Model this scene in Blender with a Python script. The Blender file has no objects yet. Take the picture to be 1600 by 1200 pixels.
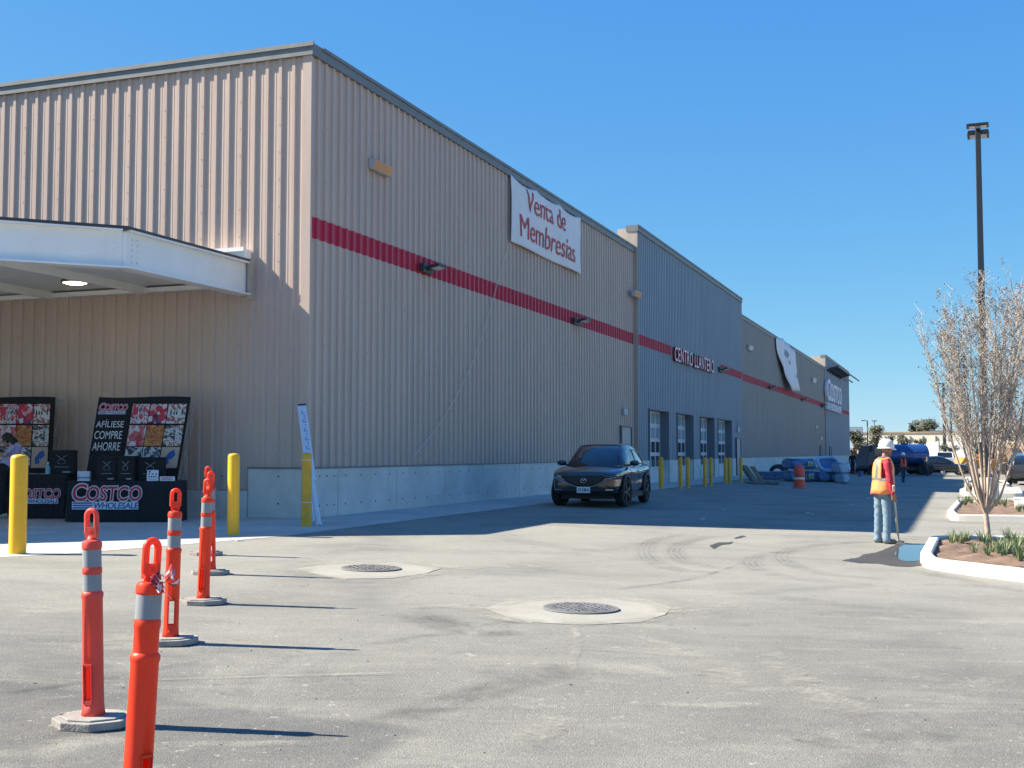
import bpy, bmesh, math, random
import numpy as np
from mathutils import Vector, Matrix, Euler
R = math.radians
random.seed(7)
SC = bpy.context.scene
COL = SC.collection

# ------------------------------------------------------------------ camera model
F = 1880.0; PX, PY, HZ = 800.0, 600.0, 707.0
PITCH = math.atan((HZ - PY) / F)
CAMZ = 1.5
CAM = Vector((0, 0, CAMZ))
YAW = math.atan((1499 - PX) / math.hypot(F, HZ - PY))
AU = Vector((math.sin(YAW), math.cos(YAW), 0))      # along the long facade
AV = Vector((-math.cos(YAW), math.sin(YAW), 0))     # along the entrance facade
PADZ = 0.22
def ray(x, y):
    a, b = (x - PX) / F, (PY - y) / F
    c, s = math.cos(PITCH), math.sin(PITCH)
    return Vector((a, c - s * b, s + c * b))
_d = ray(479, 810)
CORNER = CAM + _d * ((PADZ - CAMZ) / _d.z); CORNER.z = 0
ROTB = math.atan2(AU.y, AU.x)
def gz_w(w):
    return PADZ - 0.025 * min(max(w - 2.0, 0.0), 10.0)
def to_uv(p):
    d = Vector((p[0] - CORNER.x, p[1] - CORNER.y, 0)); return d.dot(AU), d.dot(AV)
def gz(x, y):
    return gz_w(-to_uv((x, y))[1])
def BW(u, v, z=0.0):
    p = CORNER + AU * u + AV * v; return Vector((p.x, p.y, z))
def G(x, y, dz=0.0):
    d = ray(x, y); z = 0.0
    for _ in range(25):
        t = (z - CAMZ) / d.z; p = CAM + d * t; z = gz(p.x, p.y) + dz
    return Vector((p.x, p.y, z))
def face(x, y, off=0.0):
    """pixel -> (u, z) on the long facade plane, off metres proud of it"""
    d = ray(x, y); n = -AV
    t = (CORNER + n * off - CAM).dot(n) / d.dot(n); p = CAM + d * t
    return to_uv(p)[0], p.z
def front(x, y, off=0.0):
    d = ray(x, y); n = -AU
    t = (CORNER + n * off - CAM).dot(n) / d.dot(n); p = CAM + d * t
    return to_uv(p)[1], p.z
def atY(x, y, Y):
    d = ray(x, y); return CAM + d * (Y / d.y)
def mpp(Y): return Y / F                          # metres per photo pixel at depth Y

# ------------------------------------------------------------------ materials
MATS = {}
def sock(n, *names):
    for k in names:
        if k in n.inputs: return n.inputs[k]
def mat(name, col=(.5, .5, .5), rough=.6, metal=0.0, spec=.5, coat=0.0, var=0.0, vscale=3.0, bump=0.0, bscale=40.0,
        trans=0.0, emit=None, estr=0.0, dirt=0.0, alpha=1.0):
    m = bpy.data.materials.new(name); m.use_nodes = True
    nt = m.node_tree; b = nt.nodes['Principled BSDF']
    b.inputs['Base Color'].default_value = (*col, 1); b.inputs['Roughness'].default_value = rough
    b.inputs['Metallic'].default_value = metal; b.inputs['Specular IOR Level'].default_value = spec
    if coat: b.inputs['Coat Weight'].default_value = coat; b.inputs['Coat Roughness'].default_value = .04
    if trans: b.inputs['Transmission Weight'].default_value = trans
    if emit: b.inputs['Emission Color'].default_value = (*emit, 1); b.inputs['Emission Strength'].default_value = estr
    tc = None
    if var or bump or dirt:
        tc = nt.nodes.new('ShaderNodeTexCoord')
    if var or dirt:
        n = nt.nodes.new('ShaderNodeTexNoise'); n.inputs['Scale'].default_value = vscale; n.inputs['Detail'].default_value = 6
        nt.links.new(tc.outputs['Object'], n.inputs['Vector'])
        mr = nt.nodes.new('ShaderNodeMapRange'); mr.inputs['From Min'].default_value = .3; mr.inputs['From Max'].default_value = .7
        mr.inputs['To Min'].default_value = 1 - var; mr.inputs['To Max'].default_value = 1 + var
        nt.links.new(n.outputs['Fac'], mr.inputs['Value'])
        mx = nt.nodes.new('ShaderNodeMix'); mx.data_type = 'RGBA'; mx.blend_type = 'MULTIPLY'; mx.inputs['Factor'].default_value = 1
        mx.inputs['A'].default_value = (*col, 1); nt.links.new(mr.outputs['Result'], mx.inputs['B'])
        out = mx.outputs['Result']
        if dirt:
            n2 = nt.nodes.new('ShaderNodeTexNoise'); n2.inputs['Scale'].default_value = vscale * 2.7; n2.inputs['Detail'].default_value = 8
            n2.inputs['Roughness'].default_value = .7
            nt.links.new(tc.outputs['Object'], n2.inputs['Vector'])
            r2 = nt.nodes.new('ShaderNodeMapRange'); r2.inputs['From Min'].default_value = .52; r2.inputs['From Max'].default_value = .72
            r2.inputs['To Min'].default_value = 0; r2.inputs['To Max'].default_value = dirt
            nt.links.new(n2.outputs['Fac'], r2.inputs['Value'])
            m2 = nt.nodes.new('ShaderNodeMix'); m2.data_type = 'RGBA'
            nt.links.new(r2.outputs['Result'], m2.inputs['Factor']); nt.links.new(out, m2.inputs['A'])
            m2.inputs['B'].default_value = (.2, .18, .15, 1); out = m2.outputs['Result']
        nt.links.new(out, b.inputs['Base Color'])
    if bump:
        n = nt.nodes.new('ShaderNodeTexNoise'); n.inputs['Scale'].default_value = bscale; n.inputs['Detail'].default_value = 5
        nt.links.new(tc.outputs['Object'], n.inputs['Vector'])
        bp = nt.nodes.new('ShaderNodeBump'); bp.inputs['Strength'].default_value = bump; bp.inputs['Distance'].default_value = .02
        nt.links.new(n.outputs['Fac'], bp.inputs['Height']); nt.links.new(bp.outputs['Normal'], b.inputs['Normal'])
    MATS[name] = m
    return m

# ------------------------------------------------------------------ mesh builder
class MB:
    def __init__(s): s.v = []; s.f = []; s.m = []
    def add(s, vs, fs, mi=0, M=None):
        o = len(s.v)
        for p in vs: s.v.append(tuple(M @ Vector(p)) if M is not None else tuple(p))
        for f in fs: s.f.append(tuple(o + i for i in f)); s.m.append(mi)
        return s
    def box(s, x0, x1, y0, y1, z0, z1, mi=0, M=None):
        vs = [(x, y, z) for z in (z0, z1) for y in (y0, y1) for x in (x0, x1)]
        return s.add(vs, [(0, 2, 3, 1), (4, 5, 7, 6), (0, 1, 5, 4), (2, 6, 7, 3), (0, 4, 6, 2), (1, 3, 7, 5)], mi, M)
    def cbox(s, c, d, mi=0, M=None):
        return s.box(c[0]-d[0]/2, c[0]+d[0]/2, c[1]-d[1]/2, c[1]+d[1]/2, c[2]-d[2]/2, c[2]+d[2]/2, mi, M)
    def prism(s, poly, z0, z1, mi=0, M=None):
        n = len(poly); A = sum(poly[i][0]*poly[(i+1) % n][1]-poly[(i+1) % n][0]*poly[i][1] for i in range(n))
        if A < 0: poly = poly[::-1]
        vs = [(x, y, z0) for x, y in poly] + [(x, y, z1) for x, y in poly]
        fs = [tuple(range(n))[::-1], tuple(range(n, 2*n))] + [(i, (i+1) % n, n+(i+1) % n, n+i) for i in range(n)]
        return s.add(vs, fs, mi, M)
    def tube(s, pts, rad, n=8, mi=0, caps=True, M=None, flat=1.0):
        pts = [Vector(p) for p in pts]
        if not hasattr(rad, '__len__'): rad = [rad]*len(pts)
        vs = []; ref = None
        for i, p in enumerate(pts):
            t = (pts[min(i+1, len(pts)-1)] - pts[max(i-1, 0)])
            t = t.normalized() if t.length > 1e-9 else Vector((0, 0, 1))
            if ref is None:
                ref = Vector((0, 0, 1)) if abs(t.z) < .9 else Vector((1, 0, 0))
            a = (ref - t*ref.dot(t))
            if a.length < 1e-6: a = t.orthogonal()
            a.normalize(); b = t.cross(a); ref = a
            for k in range(n):
                th = 2*math.pi*k/n
                vs.append(p + (a*math.cos(th)*flat + b*math.sin(th))*rad[i])
        fs = [(i*n+k, i*n+(k+1) % n, (i+1)*n+(k+1) % n, (i+1)*n+k) for i in range(len(pts)-1) for k in range(n)]
        if caps: fs += [tuple(range(n))[::-1], tuple(range((len(pts)-1)*n, len(pts)*n))]
        return s.add(vs, fs, mi, M)
    def lathe(s, prof, n=24, mi=0, M=None, caps=True):
        vs = [(r*math.cos(2*math.pi*k/n), r*math.sin(2*math.pi*k/n), z) for r, z in prof for k in range(n)]
        fs = [(i*n+k, i*n+(k+1) % n, (i+1)*n+(k+1) % n, (i+1)*n+k) for i in range(len(prof)-1) for k in range(n)]
        if caps: fs += [tuple(range(n))[::-1], tuple(range((len(prof)-1)*n, len(prof)*n))]
        return s.add(vs, fs, mi, M)
    def ell(s, c, r, n=16, m=10, mi=0, M=None):
        vs = [(c[0], c[1], c[2]-r[2])]
        for i in range(1, m):
            ph = -math.pi/2 + math.pi*i/m
            for k in range(n):
                th = 2*math.pi*k/n
                vs.append((c[0]+r[0]*math.cos(ph)*math.cos(th), c[1]+r[1]*math.cos(ph)*math.sin(th), c[2]+r[2]*math.sin(ph)))
        vs.append((c[0], c[1], c[2]+r[2])); T = len(vs)-1
        fs = [(0, 1+(k+1) % n, 1+k) for k in range(n)]
        for i in range(m-2):
            fs += [(1+i*n+k, 1+i*n+(k+1) % n, 1+(i+1)*n+(k+1) % n, 1+(i+1)*n+k) for k in range(n)]
        fs += [(1+(m-2)*n+k, 1+(m-2)*n+(k+1) % n, T) for k in range(n)]
        return s.add(vs, fs, mi, M)
    def mesh(s, me, mi=0, M=None):
        vs = [v.co.copy() for v in me.vertices]
        return s.add(vs, [tuple(p.vertices) for p in me.polygons], mi, M)
    def build(s, name, mats, parent=None, smooth=None, bevel=0.0, loc=None, recalc=False):
        me = bpy.data.meshes.new(name); me.from_pydata(s.v, [], s.f); me.update()
        if not isinstance(mats, (list, tuple)): mats = [mats]
        for m in mats: me.materials.append(MATS[m] if isinstance(m, str) else m)
        me.polygons.foreach_set('material_index', s.m)
        if recalc:
            bm = bmesh.new(); bm.from_mesh(me); bmesh.ops.recalc_face_normals(bm, faces=bm.faces); bm.to_mesh(me); bm.free()
        if smooth is not None:
            me.polygons.foreach_set('use_smooth', [True]*len(me.polygons))
            me.set_sharp_from_angle(angle=R(smooth))
        o = bpy.data.objects.new(name, me); COL.objects.link(o)
        if parent: o.parent = parent
        if loc is not None: o.location = loc
        if bevel:
            b = o.modifiers.new('bevel', 'BEVEL'); b.width = bevel; b.segments = 2; b.limit_method = 'ANGLE'; b.angle_limit = R(40)
        return o
def tag(o, label=None, cat=None, group=None, kind=None):
    if label: o['label'] = label
    if cat: o['category'] = cat
    if group: o['group'] = group
    if kind: o['kind'] = kind
    return o
def empty(name, loc, rz=0, label=None, cat=None, group=None):
    o = bpy.data.objects.new(name, None); COL.objects.link(o)
    o.location = loc; o.rotation_euler = (0, 0, rz); o.empty_display_size = .1
    return tag(o, label, cat, group)
KIDS = {}
def copy_tree(o, loc=None, rz=None, parent=None, label=None):
    c = o.copy(); COL.objects.link(c)
    if parent: c.parent = parent
    if loc is not None: c.location = loc
    if rz is not None: c.rotation_euler = (0, 0, rz)
    if label: c['label'] = label
    for ch in [q for q in COL.objects if q.parent == o]: copy_tree(ch, parent=c)
    return c
def eval_mesh(o):
    dg = bpy.context.evaluated_depsgraph_get(); dg.update()
    return bpy.data.meshes.new_from_object(o.evaluated_get(dg))
_txt = {}
def text_mesh(s, offset=0.0, extrude=0.0, spacing=1.0):
    key = (s, offset, extrude, spacing)
    if key in _txt: return _txt[key]
    c = bpy.data.curves.new('lettering', 'FONT'); c.body = s; c.size = 1.0; c.offset = offset; c.extrude = extrude
    c.space_character = spacing; c.resolution_u = 4; c.align_x = 'LEFT'
    o = bpy.data.objects.new('lettering', c); COL.objects.link(o)
    me = eval_mesh(o); bpy.data.objects.remove(o); bpy.data.curves.remove(c)
    _txt[key] = me; return me
def text_into(mb, s, x0, x1, z0, z1, mi=0, offset=0.0, depth=0.0, shear=0.0, M=None, ref=None, spacing=1.0):
    """lettering lying in the local xz plane (facing -y), fitted to the rectangle; depth is the letters' real thickness"""
    me = text_mesh(s, offset, .5 if depth else 0.0, spacing); rf = text_mesh(ref or s, 0.0, 0.0, spacing)
    X = [v.co.x for v in rf.vertices]; Y = [v.co.y for v in rf.vertices]
    a, b, c, d = min(X), max(X), min(Y), max(Y)
    kx = (x1-x0)/(b-a); kz = (z1-z0)/(d-c)
    vs = []
    for v in me.vertices:
        px = x0+(v.co.x-a)*kx; pz = z0+(v.co.y-c)*kz
        vs.append((px+shear*(pz-z0), -(v.co.z+.5)*depth if depth else 0.0, pz))
    mb.add(vs, [tuple(p.vertices) for p in me.polygons], mi, M)
def drape(name, poly, dz, m, kind='structure', sub=0):
    """a thin sheet with the outline poly (world xy) lying dz above the ground, cut where the ground bends"""
    bm = bmesh.new(); vs = [bm.verts.new((p[0], p[1], 0)) for p in poly]
    f = bm.faces.new(vs)
    if f.normal.z < 0: f.normal_flip()
    bm.normal_update()
    for w in (2.0, 12.0):
        bmesh.ops.bisect_plane(bm, geom=bm.verts[:]+bm.edges[:]+bm.faces[:], plane_co=BW(0, -w), plane_no=AV)
    bmesh.ops.recalc_face_normals(bm, faces=bm.faces)
    for v in bm.verts: v.co.z = gz(v.co.x, v.co.y)+dz
    for f in bm.faces:
        f.normal_update()
        if f.normal.z < 0: f.normal_flip()
    me = bpy.data.meshes.new(name); bm.to_mesh(me); bm.free(); me.materials.append(MATS[m])
    o = bpy.data.objects.new(name, me); COL.objects.link(o); tag(o, kind=kind); return o

# ------------------------------------------------------------------ camera
cd = bpy.data.cameras.new('camera'); cd.sensor_width = 36; cd.lens = F/1600*36; cd.clip_end = 6000; cd.clip_start = .05
co = bpy.data.objects.new('camera', cd); COL.objects.link(co); co.location = CAM; co.rotation_euler = (R(90)+PITCH, 0, 0)
SC.camera = co

# ------------------------------------------------------------------ light
EL, AZ = R(40.3), R(-4.5)           # direction the light travels, from +x
ld = Vector((math.cos(AZ)*math.cos(EL), math.sin(AZ)*math.cos(EL), -math.sin(EL)))
sun = bpy.data.lights.new('sun', 'SUN'); sun.energy = 5.0; sun.angle = R(.5); sun.color = (1, .92, .78)
so = bpy.data.objects.new('sun', sun); COL.objects.link(so); so.rotation_euler = ld.to_track_quat('-Z', 'Y').to_euler()
so.location = (-20, 0, 30)
W = bpy.data.worlds.new('World'); SC.world = W; W.use_nodes = True
nt = W.node_tree; bg = nt.nodes['Background']
sk = nt.nodes.new('ShaderNodeTexSky'); sk.sky_type = 'NISHITA'; sk.sun_disc = False
sk.sun_elevation = EL; sk.sun_rotation = math.atan2(-ld.x, -ld.y)
sk.air_density = 0.8; sk.dust_density = 0.0; sk.ozone_density = 6.0; sk.altitude = 300
# deepen the sky's blue per channel with tone curves that also lift the ambient fill
KS = .0946*2**1.25
sp = nt.nodes.new('ShaderNodeSeparateColor'); cb_ = nt.nodes.new('ShaderNodeCombineColor'); nt.links.new(sk.outputs['Color'], sp.inputs[0])
for i, (pw, k) in enumerate(((.92, .47), (.58, .63), (.14, .86))):
    p_ = nt.nodes.new('ShaderNodeMath'); p_.operation = 'POWER'; p_.inputs[1].default_value = pw
    q_ = nt.nodes.new('ShaderNodeMath'); q_.operation = 'MULTIPLY'; q_.inputs[1].default_value = k*KS**pw/KS
    nt.links.new(sp.outputs[i], p_.inputs[0]); nt.links.new(p_.outputs[0], q_.inputs[0]); nt.links.new(q_.outputs[0], cb_.inputs[i])
nt.links.new(cb_.outputs[0], bg.inputs['Color']); bg.inputs['Strength'].default_value = .0946
SC.view_settings.view_transform = 'Standard'; SC.view_settings.look = 'None'; SC.view_settings.exposure = 1.25; SC.view_settings.gamma = 1
SC.cycles.max_bounces = 6; SC.cycles.diffuse_bounces = 3; SC.cycles.use_denoising = True
# ------------------------------------------------------------------ ground
def N(nt, t, **kw):
    n = nt.nodes.new(t)
    for k, v in kw.items():
        if k in n.inputs: n.inputs[k].default_value = v
        else: setattr(n, k, v)
    return n
def mixc(nt, fac, a, b, blend='MIX'):
    m = nt.nodes.new('ShaderNodeMix'); m.data_type = 'RGBA'; m.blend_type = blend
    for s, x in (('Factor', fac), ('A', a), ('B', b)):
        if isinstance(x, (int, float)): m.inputs[s].default_value = x
        elif isinstance(x, tuple): m.inputs[s].default_value = (*x, 1)
        else: nt.links.new(x, m.inputs[s])
    return m.outputs['Result']
def ramp(nt, val, a, b, lo=0.0, hi=1.0):
    r = nt.nodes.new('ShaderNodeMapRange'); r.inputs['From Min'].default_value = a; r.inputs['From Max'].default_value = b
    r.inputs['To Min'].default_value = lo; r.inputs['To Max'].default_value = hi
    nt.links.new(val, r.inputs['Value']); return r.outputs['Result']
def math2(nt, op, a, b=None, c=None):
    m = nt.nodes.new('ShaderNodeMath'); m.operation = op
    for i, x in enumerate((a, b, c)):
        if x is None: continue
        if isinstance(x, (int, float)): m.inputs[i].default_value = x
        else: nt.links.new(x, m.inputs[i])
    return m.outputs[0]
def noise(nt, vec, scale, detail=6, rough=.55, dist=0.0):
    n = N(nt, 'ShaderNodeTexNoise', Scale=scale, Detail=detail, Roughness=rough, Distortion=dist); nt.links.new(vec, n.inputs['Vector']); return n.outputs['Fac']
def mapping(nt, vec, loc=(0, 0, 0), rot=(0, 0, 0), sc=(1, 1, 1)):
    m = nt.nodes.new('ShaderNodeMapping'); m.inputs['Location'].default_value = loc; m.inputs['Rotation'].default_value = rot; m.inputs['Scale'].default_value = sc
    nt.links.new(vec, m.inputs['Vector']); return m.outputs['Vector']

def asphalt(name, wet=False):
    m = bpy.data.materials.new(name); m.use_nodes = True; nt = m.node_tree; b = nt.nodes['Principled BSDF']
    tc = nt.nodes.new('ShaderNodeTexCoord'); P = tc.outputs['Object']
    big = noise(nt, P, .22, 5, .6, .6); mid = noise(nt, P, 1.3, 8, .68, .5); fine = noise(nt, P, 55, 4, .7)
    agg = N(nt, 'ShaderNodeTexVoronoi', Scale=110); nt.links.new(P, agg.inputs['Vector'])
    # dust lies in broad pale drifts, bare binder shows as darker patches, wheels leave faint smears
    st = noise(nt, mapping(nt, P, rot=(0, 0, R(-14)), sc=(.6, 1.9, 1)), .8, 8, .66, 1.0)
    st2 = noise(nt, mapping(nt, P, loc=(11, 4, 0), rot=(0, 0, R(24)), sc=(.5, 2.2, 1)), 1.5, 7, .64, .8)
    pat = noise(nt, mapping(nt, P, loc=(5, 17, 0)), .33, 9, .62, 1.6)
    c = mixc(nt, ramp(nt, big, .36, .62), (.150, .145, .126), (.215, .207, .176))
    c = mixc(nt, ramp(nt, pat, .52, .64, 0, .62), c, (.112, .110, .103))
    c = mixc(nt, ramp(nt, mid, .5, .72, 0, .5), c, (.118, .115, .105))
    c = mixc(nt, ramp(nt, st, .5, .7, 0, .5), c, (.268, .255, .213))
    c = mixc(nt, ramp(nt, st2, .55, .72, 0, .42), c, (.108, .106, .10))
    sx = nt.nodes.new('ShaderNodeSeparateXYZ'); nt.links.new(P, sx.inputs[0])
    # a strip of newer, darker asphalt with a clean edge and a square corner
    wob = math2(nt, 'MULTIPLY', noise(nt, P, 2.5, 5, .6), .18)
    e1 = math2(nt, 'ADD', math2(nt, 'ADD', math2(nt, 'MULTIPLY', sx.outputs[0], PATCH[0][0]), math2(nt, 'MULTIPLY', sx.outputs[1], PATCH[0][1])), wob)
    e2 = math2(nt, 'ADD', math2(nt, 'ADD', math2(nt, 'MULTIPLY', sx.outputs[0], PATCH[1][0]), math2(nt, 'MULTIPLY', sx.outputs[1], PATCH[1][1])), wob)
    pm = math2(nt, 'MULTIPLY', ramp(nt, e1, PATCH[0][2]+.12, PATCH[0][2], 0, 1), ramp(nt, e2, PATCH[1][2]+.12, PATCH[1][2], 0, 1))
    pm = math2(nt, 'MULTIPLY', pm, ramp(nt, noise(nt, P, .8, 6, .65), .3, .62, .25, .8))
    c = mixc(nt, pm, c, (.098, .097, .093))
    # pale dust smears and small white grit
    sm = noise(nt, mapping(nt, P, loc=(3, 9, 0), rot=(0, 0, R(20)), sc=(.8, 1.7, 1)), .55, 10, .72, 1.4)
    c = mixc(nt, ramp(nt, sm, .56, .68, 0, .65), c, (.30, .284, .232))
    far = math2(nt, 'MULTIPLY', ramp(nt, sx.outputs[1], 7.5, 13.5, 0, 1), ramp(nt, noise(nt, mapping(nt, P, loc=(1, 8, 0)), .4, 6, .62, .8), .32, .56, .15, .72))
    c = mixc(nt, far, c, (.285, .272, .232))
    g2 = noise(nt, P, 9, 3, .6)
    grit = ramp(nt, g2, .67, .73, 0, .55); c = mixc(nt, grit, c, (.38, .365, .31))
    dk = ramp(nt, noise(nt, mapping(nt, P, loc=(40, 2, 0)), 4.2, 5, .7), .62, .72, 0, .55); c = mixc(nt, dk, c, (.085, .085, .083))
    sp_ = ramp(nt, noise(nt, P, 27, 2, .5), .68, .76, 0, .6); c = mixc(nt, sp_, c, (.42, .40, .35))
    c = mixc(nt, 1.0, c, mixc(nt, fine, (.70, .70, .70), (1.52, 1.52, 1.52)), 'MULTIPLY')
    c = mixc(nt, 1.0, c, mixc(nt, agg.outputs['Color'], (.84, .84, .84), (1.16, 1.16, 1.16)), 'MULTIPLY')
    if wet: c = mixc(nt, 1.0, c, (.26, .245, .23), 'MULTIPLY')
    nt.links.new(c, b.inputs['Base Color'])
    b.inputs['Roughness'].default_value = .55 if wet else .93; b.inputs['Specular IOR Level'].default_value = .3 if wet else .22
    bp = N(nt, 'ShaderNodeBump', Strength=.25 if wet else .55, Distance=.012)
    h = math2(nt, 'ADD', math2(nt, 'MULTIPLY', fine, .6), math2(nt, 'ADD', math2(nt, 'MULTIPLY', mid, 1.2), math2(nt, 'MULTIPLY', agg.outputs['Distance'], .5)))
    nt.links.new(h, bp.inputs['Height']); nt.links.new(bp.outputs['Normal'], b.inputs['Normal'])
    MATS[name] = m
def halfplane(p, q, inside):
    a, b, c = G(*p), G(*q), G(*inside); n = Vector((-(b.y-a.y), b.x-a.x)).normalized(); d = n.x*a.x+n.y*a.y
    if n.x*c.x+n.y*c.y > d: n = -n; d = -d
    return (n.x, n.y, d)
PATCH = (halfplane((450, 1113), (680, 1140), (400, 1180)), halfplane((668, 1140), (560, 1200), (400, 1180)))
asphalt('asphalt'); asphalt('wet asphalt', True)

def concrete(name, col, joints=0.0, stain=.5):
    m = bpy.data.materials.new(name); m.use_nodes = True; nt = m.node_tree; b = nt.nodes['Principled BSDF']
    tc = nt.nodes.new('ShaderNodeTexCoord'); P = tc.outputs['Object']
    a = noise(nt, P, 1.1, 7, .65, .4); f = noise(nt, P, 28, 5, .7); s = noise(nt, mapping(nt, P, loc=(7, 3, 1)), .5, 6, .6)
    d = tuple(x*.86 for x in col); l = tuple(min(1, x*1.06) for x in col)
    c = mixc(nt, ramp(nt, a, .35, .65), d, l)
    c = mixc(nt, ramp(nt, s, .5, .7, 0, stain), c, tuple(x*.68 for x in col))
    c = mixc(nt, 1.0, c, mixc(nt, f, (.85, .85, .85), (1.15, 1.15, 1.15)), 'MULTIPLY')
    if joints:
        pass
    nt.links.new(c, b.inputs['Base Color']); b.inputs['Roughness'].default_value = .88; b.inputs['Specular IOR Level'].default_value = .25
    bp = N(nt, 'ShaderNodeBump', Strength=.25, Distance=.01); nt.links.new(f, bp.inputs['Height']); nt.links.new(bp.outputs['Normal'], b.inputs['Normal'])
    MATS[name] = m
concrete('pavement concrete', (.52, .50, .45)); concrete('wall concrete', (.66, .64, .58), stain=.12); concrete('kerb concrete', (.62, .59, .52), stain=.15)
concrete('collar concrete', (.35, .33, .28), stain=.6)

# ground sheet in building-aligned strips, reaching the horizon
ws = [-2500, 2.0, 12.0, 2500]; us = [-2500, 0, 60, 140, 3500]
g = MB()
for w in ws:
    for u in us:
        p = BW(u, -w); g.v.append((p.x, p.y, gz_w(w)))
nu = len(us)
for i in range(len(ws)-1):
    for j in range(nu-1):
        g.f.append((i*nu+j, (i+1)*nu+j, (i+1)*nu+j+1, i*nu+j+1)); g.m.append(0)
tag(g.build('ground', 'asphalt', recalc=False), kind='structure')

# concrete pavement round the building
def gp(*xy): return [G(x, y) for x, y in xy]
pA = gp((-900, 925), (-300, 892), (0, 871), (100, 866), (240, 855), (385, 843), (443, 838))
uE, wE = to_uv(G(720, 803)); wE = -wE
pav = pA + [BW(uE, -wE), BW(70, -wE), BW(70, .5), BW(.5, .5), BW(.5, 60)]
drape('pavement', [(p.x, p.y) for p in pav], .004, 'pavement concrete')
# control joints scored in the pavement, as dark filled grooves on the slab
mat('joint filler', (.16, .155, .15), .9)
jm = MB()
for k in range(1, 24):
    u = -0.5+k*2.9
    a, b_ = BW(u, -.02), BW(u, -wE+.02)
    jm.add([(a.x-.008, a.y, gz(a.x, a.y)+.007), (a.x+.012, a.y, gz(a.x, a.y)+.007), (b_.x+.012, b_.y, gz(b_.x, b_.y)+.007), (b_.x-.008, b_.y, gz(b_.x, b_.y)+.007)], [(0, 3, 2, 1)])
tag(jm.build('pavement_joint', 'joint filler'), kind='structure')

# ------------------------------------------------------------------ building
def metal_siding(name, col, var=.06):
    m = bpy.data.materials.new(name); m.use_nodes = True; nt = m.node_tree; b = nt.nodes['Principled BSDF']
    tc = nt.nodes.new('ShaderNodeTexCoord'); P = tc.outputs['Object']
    a = noise(nt, mapping(nt, P, sc=(1, 1, .25)), .8, 5, .6); f = noise(nt, mapping(nt, P, sc=(4, 4, .4)), 3, 4, .6)
    c = mixc(nt, 1.0, col, mixc(nt, ramp(nt, a, .3, .7), (1-var,)*3, (1+var,)*3), 'MULTIPLY')
    c = mixc(nt, ramp(nt, f, .55, .75, 0, .10), c, tuple(x*.7 for x in col))
    nt.links.new(c, b.inputs['Base Color']); b.inputs['Roughness'].default_value = .42; b.inputs['Specular IOR Level'].default_value = .4
    oc = noise(nt, mapping(nt, P, sc=(1, 1, .3)), 1.6, 2, .5)
    bp = N(nt, 'ShaderNodeBump', Strength=.35, Distance=.03); nt.links.new(oc, bp.inputs['Height']); nt.links.new(bp.outputs['Normal'], b.inputs['Normal'])
    MATS[name] = m
metal_siding('beige siding', (.535, .415, .345)); metal_siding('grey siding', (.285, .33, .375)); metal_siding('taupe siding', (.345, .31, .285))
metal_siding('red siding', (.50, .022, .06)); metal_siding('return panel', (.46, .38, .31))
mat('coping metal', (.19, .195, .195), .5, .15, var=.1)
mat('roof membrane', (.5, .5, .5), .9); mat('white steel', (.86, .84, .79), .45, var=.03, vscale=2); mat('soffit steel', (.80, .80, .75), .5, var=.05)
mat('dark steel', (.06, .06, .065), .45, .3); mat('door paint', (.42, .39, .36), .5, var=.04); mat('frame paint', (.12, .12, .13), .5)
mat('white frame', (.66, .68, .70), .4); mat('pane glass', (.025, .03, .035), .04, spec=.9, coat=.3); mat('reveal paint', (.16, .17, .19), .6)
mat('painted reflection pane', (.40, .47, .52), .12, spec=.8, coat=.3); mat('galvanised', (.55, .57, .6), .35, .8)

PROF = [(0, 0), (.045, 0), (.050, .004), (.060, .004), (.066, 0), (.105, 0), (.111, .004), (.121, .004), (.127, 0), (.19, 0), (.208, .034), (.277, .034), (.30, 0)]
PITCHR = .305
def rib_line(L, phase=0.0):
    pts = []; x = -phase
    while x < L:
        for a, d in PROF:
            q = x+a
            if 0 <= q <= L: pts.append((q, d))
        x += PITCHR
    pts = [(0.0, 0.0)] + [p for p in pts if p[0] > .002 and p[0] < L-.002] + [(L, 0.0)]
    return pts
def siding(name, L0, L1, z0, z1, m, parent, axis='u', off=0.0, phase=0.0, holes=()):
    """ribbed sheet along the facade; the rib shape is continuous across bands that share phase"""
    mb = MB(); line = [(L0+q, d) for q, d in rib_line(L1-L0, phase)]
    zf = (lambda q: (z0, z1)) if not callable(z0) else (lambda q: (z0(q), z1(q)))
    n = len(line)
    for q, d in line:
        za, zb = zf(q)
        for z in (za, zb):
            mb.v.append((q, -d*1.45-off, z) if axis == 'u' else (-d-off, q, z))
    for i in range(n-1):
        f = (2*i, 2*i+2, 2*i+3, 2*i+1)
        mb.f.append(f if axis == 'u' else f[::-1]); mb.m.append(0)
    return mb.build(name, m, parent)

bld = empty('warehouse', (CORNER.x, CORNER.y, 0), ROTB, 'long beige ribbed metal warehouse with a red stripe and concrete base', 'warehouse')
uA = face(990, 600)[0]; uB = face(1155, 600)[0]; uC = face(1288, 640)[0]; uD = face(1325, 640)[0]
zA = face(488, 70)[1]; zA2 = face(985, 383)[1]
zB = .5*(face(990, 357)[1]+face(1155, 465)[1]); zC = .5*(face(1156, 490)[1]+face(1286, 571)[1]); zD = .5*(face(1289, 556)[1]+face(1324, 581)[1])
zW = face(600, 729)[1]; zR0 = face(487, 372)[1]; zR1 = face(487, 338)[1]
zrA = (face(1043, 556)[1], face(1043, 541)[1])
print('sections', uA, uB, uC, uD, 'z', zA, zA2, zB, zC, zD, 'wains', zW, 'stripe', zR0, zR1, zrA)
zTop = .5*(zA+zA2)
zA = zTop; zC = zTop if abs(zC-zTop) < .8 else zC
zr0 = .5*(zR0+zrA[0]); zr1 = .5*(zR1+zrA[1])
EXT_V = 46.0
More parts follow.
